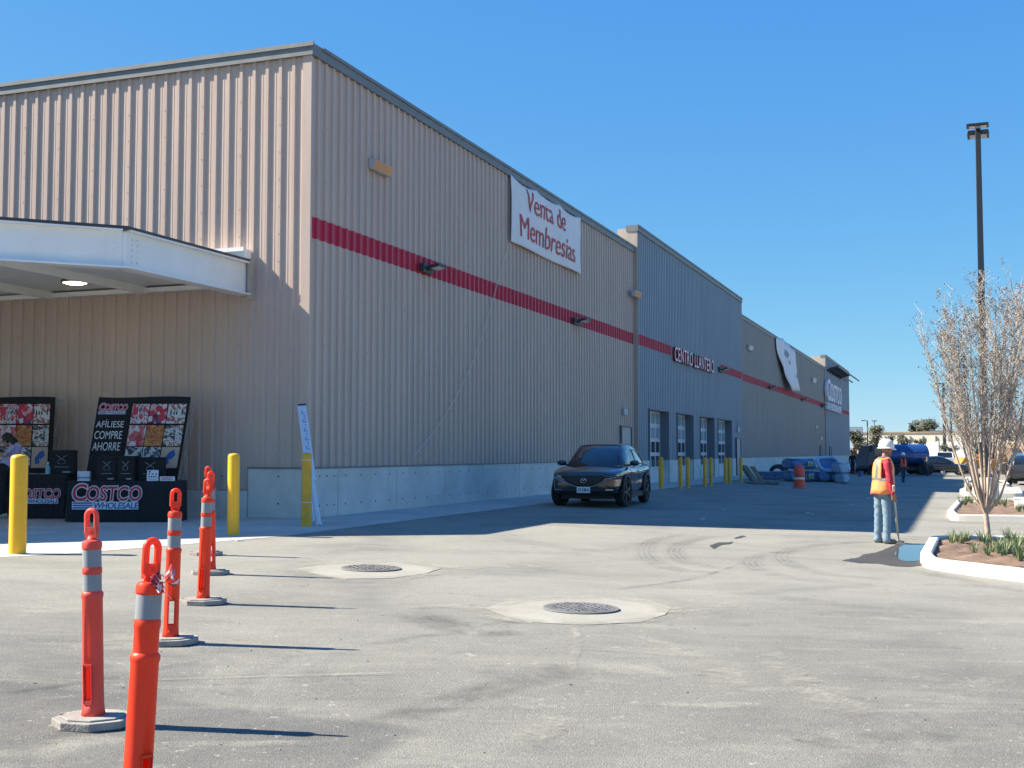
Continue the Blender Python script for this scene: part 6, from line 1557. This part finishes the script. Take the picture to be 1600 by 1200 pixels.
for i, a in enumerate(([(1108, 853), (1122, 848), (1146, 847), (1142, 850), (1126, 852), (1116, 858)], [(1146, 841), (1160, 837), (1166, 838), (1152, 842)])): drape('wet_asphalt', wobble(a, .4, 10+i), .0045, 'wet asphalt')
# little bits of litter and grit
mat('litter paper', (.7, .69, .66), .8); mat('pebble', (.12, .115, .11), .9, var=.2)
lit = MB(); rn = random.Random(12)
for (x, y) in ((1262, 803), (1270, 804), (1130, 798), (1356, 779), (1330, 789), (1098, 812), (745, 796), (374, 846)):
    p = G(x, y); a = rn.uniform(0, 3); s = .035 if y < 900 else .02
    lit.ell((p.x, p.y, p.z+.018), (s*rn.uniform(.8, 2.2), s*.8, .012), 6, 3)
tag(lit.build('litter', 'litter paper', smooth=30), kind='stuff')
pe = MB()
for k in range(70):
    x, y = rn.uniform(-10, 1600), 870+320*rn.random(); p = G(x, y); s = rn.uniform(.003, .007); pe.ell((p.x, p.y, p.z+s*.3), (s*rn.uniform(.8, 1.6), s, s*.6), 6, 4)
tag(pe.build('gravel', 'pebble'), kind='stuff')
# faint wheel marks and dust trails lying on the asphalt: thin sheets, broken up and feathered at the edges
def mark_mat(name, col, k, sc=2.0, rib=0.0):
    m = bpy.data.materials.new(name); m.use_nodes = True; nt = m.node_tree; b = nt.nodes['Principled BSDF']; b.inputs['Base Color'].default_value = (*col, 1); b.inputs['Roughness'].default_value = .95; b.inputs['Specular IOR Level'].default_value = .15
    tc = nt.nodes.new('ShaderNodeTexCoord'); sx = nt.nodes.new('ShaderNodeSeparateXYZ'); nt.links.new(tc.outputs['UV'], sx.inputs[0])
    e = math2(nt, 'ABSOLUTE', math2(nt, 'SUBTRACT', sx.outputs[0], .5)); f = ramp(nt, e, .5, .22, 0, 1)
    en = math2(nt, 'ABSOLUTE', math2(nt, 'SUBTRACT', sx.outputs[1], .5)); f = math2(nt, 'MULTIPLY', f, ramp(nt, en, .5, .34, 0, 1))
    f = math2(nt, 'MULTIPLY', f, ramp(nt, noise(nt, tc.outputs['Object'], sc, 8, .7, .6), .38, .66, 0, k)); f = math2(nt, 'MULTIPLY', f, ramp(nt, noise(nt, tc.outputs['Object'], 26, 3, .6), .3, .6, .4, 1))
    if rib: f = math2(nt, 'MULTIPLY', f, ramp(nt, math2(nt, 'SINE', math2(nt, 'MULTIPLY', sx.outputs[0], rib)), -.4, .4, .35, 1))
    nt.links.new(f, b.inputs['Alpha']); MATS[name] = m
mark_mat('tyre mark', (.11, .11, .108), .42, 1.4, 30); mark_mat('dust trail', (.40, .38, .32), .85, 2.2); mark_mat('dark smear', (.10, .10, .10), .42, 1.8)
NM = [0]
def mark(px, w, m, kind_name):
    pts = [G(*q) for q in px]; fine_ = []
    for i in range(len(pts)-1):
        p0, p1, p2, p3 = pts[max(i-1, 0)], pts[i], pts[i+1], pts[min(i+2, len(pts)-1)]
        for k in range(6): t = k/6; fine_.append(.5*((2*p1)+(p2-p0)*t+(2*p0-5*p1+4*p2-p3)*t*t+(3*p1-p0-3*p2+p3)*t**3))
    fine_.append(pts[-1]); NM[0] += 1; dz = (.0048 if NM[0] < 23 else .0075)+.0004*(NM[0] % 7); V = []; n = len(fine_)
    for i, p in enumerate(fine_):
        d = fine_[min(i+1, n-1)]-fine_[max(i-1, 0)]; nn = Vector((-d.y, d.x, 0)).normalized(); ww = w[0]+(w[1]-w[0])*i/(n-1)
        for s in (-1, 1): q = p+nn*ww*.5*s; V.append((q.x, q.y, gz(q.x, q.y)+dz))
    b = MB(); b.add(V, [(2*i, 2*i+1, 2*i+3, 2*i+2) for i in range(n-1)]); o = b.build(kind_name, m); me = o.data; uv = me.uv_layers.new(name='UVMap')
    for lp in me.loops: uv.data[lp.index].uv = (lp.vertex_index % 2, (lp.vertex_index//2)/(n-1))
    tag(o, kind='stuff')
for px in ([(1090, 832), (1030, 842), (1008, 855), (1012, 872), (1040, 886), (1090, 896)], [(1128, 836), (1078, 846), (1055, 858), (1060, 872), (1085, 882), (1140, 890)], [(1450, 846), (1330, 848), (1250, 856), (1222, 868), (1240, 884), (1300, 898), (1420, 908)], [(1300, 858), (1200, 866), (1172, 878), (1195, 894), (1260, 906), (1400, 916)],
           [(1430, 893), (1500, 906), (1560, 918), (1640, 930)], [(1150, 930), (1300, 918), (1450, 914), (1600, 918)]): mark(px, (.34, .42), 'tyre mark', 'tyre_mark')
for px, w in (([(985, 992), (1040, 1010), (1090, 1032), (1125, 1056)], (.10, .25)), ([(1100, 1030), (1130, 1050), (1145, 1075)], (.3, .5)), ([(890, 975), (905, 1000), (895, 1040), (915, 1065)], (.12, .06)), ([(1040, 958), (1110, 955), (1150, 940)], (.5, .2)), ([(760, 955), (700, 948), (640, 952)], (.4, .2)), ([(1190, 1010), (1260, 1070), (1340, 1120)], (.25, .5)), ([(820, 1160), (850, 1140), (870, 1120)], (.2, .35)), ([(180, 1065), (420, 1058), (640, 1052)], (.05, .12)), ([(690, 890), (760, 886), (860, 884)], (.4, .7))): mark(px, w, 'dust trail', 'dust_trail')
for px, w in (([(640, 955), (720, 985), (820, 990)], (.7, .3)), ([(560, 1010), (700, 990), (860, 960)], (.15, .3)), ([(560, 1140), (760, 1080), (900, 1040)], (.3, .5)), ([(0, 1085), (140, 1065), (330, 1030)], (.15, .08)), ([(1240, 1170), (1400, 1150), (1560, 1160)], (.3, .2)), ([(930, 925), (1080, 905), (1160, 880)], (.12, .1)), ([(20, 1180), (90, 1150), (200, 1130)], (.2, .3))): mark(px, w, 'dark smear', 'dark_smear')
# dust drifted over the rims of the two concrete collars
for (cx, cy, rx, ry) in ((578, 891.5, 112, 12.5), (905, 955, 143, 20.5)):
    for a0 in (20, 110, 200, 290):
        mark([(cx+rx*math.cos(R(a0+t*17)), cy+ry*math.sin(R(a0+t*17))) for t in range(6)], (.30, .42), 'dust trail', 'dust_trail')
# ------------------------------------------------------------------ far side of the lot
mat('cream wall', (.66, .60, .48), .85, var=.12, vscale=.3); mat('white wall', (.75, .74, .70), .85, var=.1, vscale=.2); mat('earth', (.34, .24, .15), .95, var=.25, vscale=.3, bump=.5, bscale=2); mat('fence steel', (.22, .22, .22), .6, .4); mat('billboard white', (.8, .8, .8), .6); mat('rail red', (.55, .10, .06), .6)
mat('tank blue', (.016, .065, .21), .35, coat=.3, var=.12, vscale=1); mat('cab navy', (.02, .03, .07), .3, coat=.4); mat('chassis', (.02, .02, .022), .7); mat('machine orange', (.60, .25, .05), .55, var=.15, dirt=.3); mat('mud tyre', (.20, .17, .13), .95, var=.2); mat('truck brown', (.26, .17, .12), .7, var=.2); mat('tank mark', (.10, .22, .50), .5)
def at_px(x, y, Y): p = atY(x, y, Y); return p
def vbox(name, x0, x1, ytop, Y, m, depth=.4, z0=None, parent=None):
    a, c = atY(x0, 707, Y), atY(x1, 707, Y); zt = CAMZ+(707-ytop)*mpp(Y); b = MB(); b.box(a.x, c.x, Y, Y+depth, gz(a.x, Y)-.05 if z0 is None else z0, zt); return b.build(name, m, parent)
def wall_run(name, x0, x1, Y0, slope, parts, label, cat):
    """a long wall running away to the right, slope metres nearer per metre to the right"""
    p = atY(x0, 707, Y0); k1 = (x1-PX)/F/math.cos(PITCH); L = (k1*Y0-p.x)/(1+k1*slope)
    t = empty(name, (p.x, Y0, 0), math.atan2(-slope, 1), label, cat); W_ = L*math.hypot(1, slope)
    for nm, m, fn in parts:
        b = MB(); fn(b, W_); b.build(nm, m, t)
def zt(y, Y): return CAMZ+(707-y)*mpp(Y)
Yw = 225.0
wall_run('boundary_wall', 1338, 1760, Yw, .55, (('wall', 'white wall', lambda b, W_: b.box(0, W_, 0, .4, -.3, zt(691, Yw))), ('pilaster', 'white wall', lambda b, W_: [b.box(x, x+.3, -.12, -.003, -.3, zt(690, Yw)) for x in np.arange(0, W_, 2.4)])), 'long low white wall across the far side of the lot', 'wall')
Y2 = 262.0
wall_run('elevated_barrier', 1344, 1775, Y2, .5, (('panel', 'cream wall', lambda b, W_: b.box(0, W_, 0, .5, -.3, zt(677.5, Y2))), ('post', 'fence steel', lambda b, W_: [b.box(x, x+.22, -.26, -.003, -.3, zt(682, Y2)) for x in np.arange(0, W_, 2.6)]), ('top_rail', 'earth', lambda b, W_: b.box(0, W_, -.2, .7, zt(677.4, Y2), zt(675.5, Y2)))), 'cream panelled barrier with posts rising behind the white wall', 'barrier')
# earth bank behind, tan along its top
b = MB(); Y3 = 285.0; n = 40; V = []
for i in range(n+1):
    x = atY(1400+i*12, 707, Y3).x; h = CAMZ+(707-(673.5+1.0*math.sin(i*.7)+(.0 if 1415 < 1400+i*12 < 1510 or i*12 > 160 else 2)))*mpp(Y3); V += [(x, Y3, -.5), (x, Y3+3, h), (x, Y3+16, h), (x, Y3+24, -.5)]
b.add(V, [(4*i+j, 4*i+4+j, 4*i+5+j, 4*i+1+j) for i in range(n) for j in range(3)]); tag(b.build('earth_bank', 'earth', smooth=60, recalc=True), kind='structure')
# trees along the far side
def bt(px, top, base, wpx, Y, label, seed, leaf='olive leaf', n=2200, trunk=.25, ls=None):
    p = atY(px, 707, Y); p.z = gz(p.x, p.y) if base is None else CAMZ-(base-707)*mpp(Y); H = CAMZ+(707-top)*mpp(Y)-p.z; return bushy_tree(p, H, wpx*mpp(Y), label, seed, leaf, n, trunk, 'trees along the far wall', ls or max(.18, 2.6*mpp(Y)))
bt(1338, 671, None, 15, 150, 'dense olive tree filling the gap between the warehouse end and the white wall', 21, 'olive leaf', 4200, .02)
bt(1369, 660, None, 9, 190, 'thin olive tree standing just above the near worker\'s helmet, before the white wall', 22, 'dusty leaf', 2800, .12); bt(1388, 672, None, 8, 195, 'small dusty tree right of the helmet, before the white wall', 23, 'dusty leaf', 1800, .12)
bt(1415, 676, None, 10, 200, 'sparse small tree before the white wall above the blue tank', 24, 'dusty leaf', 1600, .12); bt(1438, 680, None, 10, 200, 'sparse small tree before the white wall above the rear of the blue tank', 25, 'dusty leaf', 1600, .12)
bt(1446, 659, 676, 21, 300, 'broad dark tree crown showing above the tan earth bank', 26, 'olive leaf', 2200, .1); bt(1425, 664, 676, 5, 300, 'small round tree top above the earth bank, left of the broad crown', 27, 'olive leaf', 500, .2)
bt(1483, 684, None, 14, 160, 'grey-green bush behind the white pickup, left of the near tree', 28, 'dusty leaf', 1800, .08); bt(1590, 640, None, 32, 205, 'large dusty tree behind the earth heap at the right edge', 29, 'dusty leaf', 3500, .2); bt(1640, 660, None, 34, 215, 'dusty tree beyond the right edge, behind the dark parked cars', 30, 'dusty leaf', 2000, .2)
bt(1352, 678, None, 7, 170, 'low bush beside the white wall\'s left end, under the street lamp', 31, 'olive leaf', 800, .1)
# billboard, street lamps, thin poles
Y = 240.0; p = atY(1338, 707, Y); p.z = 0; t = empty('billboard', p, 0, 'blank white billboard above the trees beside the warehouse end', 'billboard'); m = mpp(Y); z0, z1 = CAMZ+27*m, CAMZ+39*m
b = MB(); b.box(-11*m, 9.5*m, -.1, .1, z0, z1); b.build('panel', 'billboard white', t); b = MB(); b.box(-11.6*m, 10.2*m, .11, .5, z1, z1+.8*m); b.box(9.6*m, 10.4*m, -.1, .5, z0-.5*m, z1-.02); b.box(-11.5*m, 9.5*m, .11, .5, z0-.8*m, z0-.01); b.build('frame', 'fence steel', t); b = MB(); b.tube([(0, .3, 0), (0, .3, z0)], .4, 8); b.build('post', 'fence steel', t)
Y = 140.0; p = atY(1356, 707, Y); p.z = gz(p.x, p.y); m = mpp(Y); t = empty('street_lamp', p, 0, 'grey street lamp with a single arm pointing left, beside the warehouse end', 'street lamp'); zt = CAMZ+50*m-p.z
b = MB(); b.tube([(0, 0, 0), (0, 0, zt)], [.10, .07], 8); b.tube([(0, 0, zt-.1), (-4*m, 0, zt)], .04, 6); b.build('pole', 'fence steel', t); b = MB(); b.box(-11*m, -4*m, -.14, .14, zt-.06, zt+.06); b.build('lamp_head', 'pale box', t, bevel=.02)
for px, top, Y, lb in ((1367, 658, 230, 'thin bare pole rising beside the street lamp'), (1423, 662, 260, 'thin pale pole rising above the barrier left of the broad tree crown')):
    p = atY(px, 707, Y); p.z = 0; b = MB(); h = CAMZ+(707-top)*mpp(Y); b.tube([(0, 0, 0), (0, 0, h)], [.13, .08], 6); b.box(-.5, .5, -.1, .1, h-.05, h+.12); tag(b.build('utility_pole', 'fence steel', loc=p), lb, 'pole')
# red rail frame near the white car
p = atY(1343, 707, 110); p.z = gz(p.x, p.y); m = mpp(110); t = empty('barricade', p, 0, 'red barred frame standing behind the white car', 'barricade'); b = MB()
for z in (8, -2, -9): b.box(-9*m, 10*m, -.05, .05, CAMZ+(z-6)*m, CAMZ+(z-3.6)*m)
b.build('rail', 'rail red', t); b = MB()
for x in (-8, 8): b.box(x*m-.06, x*m+.06, .051, .15, 0, CAMZ+5*m)
b.build('leg', 'rail red', t)
# --- vehicles
def place_car(px, base, rz, sc, *a, **k):
    p = G(px, base); return make_car(*a[:3], p, rz, sc, *a[3:], **k)
place_car(1351, 740, R(163), .74, 'parked_car', 'white car half hidden by the warehouse end and the orange cone', 'car', 'white paint', 'suv', False, rim='bright rim')
place_car(1469, 742.5, R(-14), .86, 'parked_car', 'black sedan standing before the blue tank truck, seen from its side', 'car', 'black paint', 'sedan', False, rim='bright rim')
place_car(1608, 757, R(62), .92, 'parked_car', 'dark grey car cut by the right edge, the nearest parked one there', 'car', 'charcoal paint', 'suv', False, rim='bright rim')
place_car(1600, 750, R(64), .95, 'parked_car', 'black car mostly hidden behind the dark grey car at the right edge', 'car', 'black paint', 'suv', False, rim='bright rim')
# white pickup
p = G(1476, 735.5); t = empty('pickup_truck', p, R(78), 'white pickup with a dark rear window behind the black sedan', 'pickup'); s = 29*mpp(p.y)/1.9; t.scale = (s, s, s)
b = MB(); b.box(-2.5, 2.5, -.92, .92, .55, 1.05); b.box(-2.5, -.6, -.92, -.84, 1.05, 1.32); b.box(-2.5, -.6, .84, .92, 1.05, 1.32); b.box(-2.55, -2.47, -.92, .92, .62, 1.32); b.box(.9, 2.5, -.88, .88, 1.05, 1.22); b.build('body', 'white paint', t, bevel=.06)
b = MB(); b.add([(-.62, -.86, 1.05), (1.35, -.86, 1.05), (1.35, .86, 1.05), (-.62, .86, 1.05), (-.42, -.70, 1.86), (.55, -.70, 1.86), (.55, .70, 1.86), (-.42, .70, 1.86)], [(0, 3, 2, 1), (4, 5, 6, 7), (0, 1, 5, 4), (1, 2, 6, 5), (2, 3, 7, 6), (3, 0, 4, 7)]); b.build('windows', 'car glass', t, bevel=.04)
b = MB(); b.box(-.48, .6, -.74, .74, 1.84, 1.93); 
for y in (-.80, .80): b.tube([(-.62, y*1.05, 1.05), (-.44, y*.9, 1.86)], .06, 6); b.tube([(.4, y*1.06, 1.05), (.2, y*.9, 1.86)], .05, 6)
b.build('roof', 'white paint', t, bevel=.03)
for x in (-1.6, 1.55):
    for y in (-.82, .82): wheel(t, x, y, .38, .26, 'bright rim')
for y in (-.82, .82): b = MB(); b.box(-2.57, -2.5, y-.08, y+.08, .85, 1.2); b.build('tail_lamp', 'tail red', t, bevel=.01)
# blue tank truck, side on
p = G(1356, 742); Y = p.y; m = mpp(Y); t = empty('tank_truck', p, R(4), 'blue tank truck parked side-on behind the near worker', 'truck')
def PX_(x): return (x-1356)*m
def PZ_(y): return (742-y)*m
zc = (PZ_(694)+PZ_(728))/2; rz_ = (PZ_(694)-PZ_(728))/2
b = MB(); n = 28; V = []; xs_ = [(1386, .82), (1387.5, .97), (1390, 1), (1425, 1), (1457, 1), (1460, .95), (1462, .75)]
for x, k in xs_:
    for i in range(n): a = 2*math.pi*i/n; V.append((PX_(x), rz_*1.15*k*math.cos(a)+1.2, zc+rz_*k*math.sin(a)))
b.add(V, [(i*n+j, i*n+(j+1) % n, (i+1)*n+(j+1) % n, (i+1)*n+j) for i in range(len(xs_)-1) for j in range(n)]+[tuple(range(n))[::-1], tuple(range((len(xs_)-1)*n, len(xs_)*n))]); b.build('tank', 'tank blue', t, smooth=40, recalc=True)
b = MB(); b.box(PX_(1395), PX_(1402), 1.0, 1.4, PZ_(695), PZ_(692.5)); b.box(PX_(1424), PX_(1432), 1.0, 1.4, PZ_(695), PZ_(692.3)); b.build('hatch', 'tank blue', t, bevel=.02)
b = MB(); 
for z, x1 in ((705, 1452), (710, 1455), (714, 1449)): b.box(PX_(1436), PX_(x1), 1.2-rz_*1.15*math.sqrt(max(.05, 1-((PZ_(z)-zc)/rz_)**2))-.03, 1.2-rz_*1.15*.9, PZ_(z)-.025, PZ_(z)+.025)
b.build('faded_marking', 'tank mark', t)
b = MB(); b.box(PX_(1357), PX_(1466), .6, 1.8, PZ_(733), PZ_(729)); b.box(PX_(1392), PX_(1458), .3, .42, PZ_(735), PZ_(731.5)); b.build('chassis', 'chassis', t)
b = MB(); zc0, zc1 = PZ_(734), PZ_(696); b.add([(PX_(1357), .2, zc0), (PX_(1384), .2, zc0), (PX_(1384), 2.2, zc0), (PX_(1357), 2.2, zc0), (PX_(1357), .2, PZ_(716)), (PX_(1384), .2, PZ_(716)), (PX_(1384), 2.2, PZ_(716)), (PX_(1357), 2.2, PZ_(716)), (PX_(1366), .25, zc1), (PX_(1383), .25, zc1), (PX_(1383), 2.15, zc1), (PX_(1366), 2.15, zc1)],
   [(0, 3, 2, 1), (0, 1, 5, 4), (1, 2, 6, 5), (2, 3, 7, 6), (3, 0, 4, 7), (4, 5, 9, 8), (5, 6, 10, 9), (6, 7, 11, 10), (7, 4, 8, 11), (8, 9, 10, 11)]); b.build('cab', 'cab navy', t, bevel=.05)
b = MB(); b.box(PX_(1369), PX_(1380), .18, .24, PZ_(712), PZ_(699)); b.build('cab_window', 'car glass', t); b = MB(); b.box(PX_(1360), PX_(1363), -.1, .05, PZ_(706), PZ_(696)); b.tube([(PX_(1363), 0, PZ_(700)), (PX_(1366), .25, PZ_(700))], .03, 6); b.build('mirror', 'chassis', t, bevel=.02)
for x in (1365, 1403, 1447, 1457): 
    w = wheel(t, PX_(x), .35, 8.5*m, .30, 'dark rim'); w = wheel(t, PX_(x), 2.05, 8.5*m, .30, 'dark rim')
# orange wheel loader behind the near tree
p = G(1506, 741); Y = p.y; m = mpp(Y); t = empty('wheel_loader', p, R(-6), 'muddy orange wheel loader behind the near tree', 'loader')
LX = lambda x: (x-1506)*m
LZ = lambda y: (741-y)*m
b = MB(); b.add([(LX(1488), -1.1, LZ(735)), (LX(1500), -1.1, LZ(737)), (LX(1512), -1.1, LZ(718)), (LX(1502), -1.1, LZ(714)), (LX(1488), 1.1, LZ(735)), (LX(1500), 1.1, LZ(737)), (LX(1512), 1.1, LZ(718)), (LX(1502), 1.1, LZ(714))], [(0, 1, 2, 3), (7, 6, 5, 4), (0, 4, 5, 1), (1, 5, 6, 2), (2, 6, 7, 3), (3, 7, 4, 0)]); b.build('bucket', 'machine orange', t, bevel=.03)
b = MB()
for y in (-.5, .5): b.tube([(LX(1508), y, LZ(724)), (LX(1522), y, LZ(712)), (LX(1532), y, LZ(716))], .14, 8)
b.build('lift_arm', 'machine orange', t); b = MB(); b.box(LX(1520), LX(1580), -.7, .7, LZ(732), LZ(717)); b.box(LX(1552), LX(1582), -.75, .75, LZ(717), LZ(708)); b.build('body', 'machine orange', t, bevel=.06)
b = MB(); b.box(LX(1528), LX(1551), -.62, .62, LZ(717), LZ(694)); b.build('cab', 'car glass', t, bevel=.05); b = MB(); b.box(LX(1526), LX(1553), -.68, .68, LZ(694), LZ(691)); 
for x in (1528, 1551):
    for y in (-.62, .62): b.tube([(LX(x), y, LZ(717)), (LX(x), y, LZ(694))], .06, 6)
b.build('cab_frame', 'chassis', t)
for x in (1507, 1562):
    for y in (-.95, .95):
        rr = 9.5*m; sg = 1 if y > 0 else -1; M = Matrix.Translation((LX(x), y, rr)) @ Matrix.Rotation(R(-90)*sg, 4, 'X'); w = MB(); w.lathe([(rr*.5, -.25), (rr*.92, -.27), (rr, -.16), (rr, .16), (rr*.92, .27), (rr*.52, .22)], 28, 0, M); wo = w.build('wheel', 'mud tyre', t, smooth=35); w = MB(); w.lathe([(rr*.52, .12), (rr*.48, .24), (rr*.2, .18), (.02, .18)], 20, 0, M, caps=False); w.build('rim', 'machine orange', wo, smooth=40)
# brown tipper body and heap of earth at the right
p = G(1584, 744); Y = p.y; m = mpp(Y); t = empty('dump_truck', p, R(-8), 'brown dump truck with raised tailgate before the earth heap at the right', 'truck'); LX = lambda x: (x-1584)*m; LZ = lambda y: (744-y)*m
b = MB(); b.add([(LX(1575), -.9, LZ(700)), (LX(1640), -.9, LZ(706)), (LX(1640), -.9, LZ(728)), (LX(1584), -.9, LZ(728)), (LX(1575), .9, LZ(700)), (LX(1640), .9, LZ(706)), (LX(1640), .9, LZ(728)), (LX(1584), .9, LZ(728))], [(0, 1, 2, 3), (7, 6, 5, 4), (0, 4, 5, 1), (1, 5, 6, 2), (2, 6, 7, 3), (3, 7, 4, 0)]); b.build('tipper_body', 'truck brown', t, bevel=.03, recalc=True)
b = MB(); b.box(LX(1580), LX(1660), -.5, .5, LZ(733), LZ(729)); b.build('chassis', 'chassis', t)
b = MB(); b.box(LX(1643), LX(1665), -.9, .9, LZ(733), LZ(702)); b.build('cab', 'white paint', t, bevel=.06)
for x in (1589, 1604, 1655):
    for y in (-.8, .8): wheel(t, LX(x), y, 9*m, .28, 'dark rim')
p = atY(1600, 707, 175); p.z = 0; b = MB(); n, k = 30, 10; V = []; rn = random.Random(4)
for j in range(k+1):
    for i in range(n): a = 2*math.pi*i/n; r = (1-j/k)*4.6*(1+.12*math.sin(3*a+j)+.06*math.sin(7*a)); V.append((r*math.cos(a)*1.5, r*math.sin(a), 3.6*(1-(1-j/k)**1.5)+.15*math.sin(5*a+j*1.3)-.1))
b.add(V, [(j*n+i, j*n+(i+1) % n, (j+1)*n+(i+1) % n, (j+1)*n+i) for j in range(k) for i in range(n)]); tag(b.build('earth_heap', 'earth', loc=p, smooth=70), 'heap of brown earth behind the dump truck at the right edge', 'earth heap')
# cones, buckets, people among the vehicles
def cone(px, base, top, label):
    p = G(px, base); h = (base-top)*mpp(p.y); t = empty('traffic_cone', p, R(10), label, 'cone', 'orange cones by the far vehicles'); b = MB(); b.box(-h*.28, h*.28, -h*.28, h*.28, 0, h*.05); b.lathe([(h*.2, h*.05), (h*.045, h*.98), (h*.03, h)], 18); b.build('cone', 'safety orange', t, smooth=30); b = MB(); b.lathe([(h*.141, h*.42), (h*.105, h*.62)], 18, caps=False); o = b.build('band', 'white tape', t, smooth=60)
cone(1340.5, 739, 717, 'tall orange cone before the white car'); cone(1441.5, 741, 719, 'tall orange cone between the blue tank and the black sedan')
p = G(1345, 745); m = mpp(p.y); b = MB(); b.lathe([(3.6*m, 0), (4.6*m, 9*m), (4.8*m, 9.2*m), (4.3*m, 9*m), (3.4*m, .6*m)], 18); tag(b.build('bucket', 'crate blue', loc=p, smooth=40), 'dark blue bucket on the asphalt in front of the white car', 'bucket')
p = G(1350.5, 739); m = mpp(p.y); b = MB(); M = Matrix.Translation((0, 0, 5*m)) @ Matrix.Rotation(R(80), 4, 'X'); b.lathe([(3.2*m, -.08), (4.6*m, -.1), (4.9*m, 0), (4.6*m, .1), (3.2*m, .08), (3.0*m, 0), (3.2*m, -.08)], 24, 0, M, caps=False); tag(b.build('hose_reel', 'rail red', loc=p, smooth=50), 'round red-brown ring standing against the white car', 'ring')
p = G(1473.5, 743); m = mpp(p.y); b = MB(); b.lathe([(2.6*m, 0), (3.0*m, 6.5*m), (3.1*m, 6.7*m), (2.8*m, 6.5*m), (2.4*m, .5*m)], 16); tag(b.build('bucket', 'pale box', loc=p, smooth=40), 'grey bucket on the asphalt in front of the black sedan', 'bucket')
walker(1449, 744, 713, 'person in grey jacket standing at the rear of the black sedan', 'grey jacket', 'dark denim', None, None, -1, 'black shoe', .05, .02)
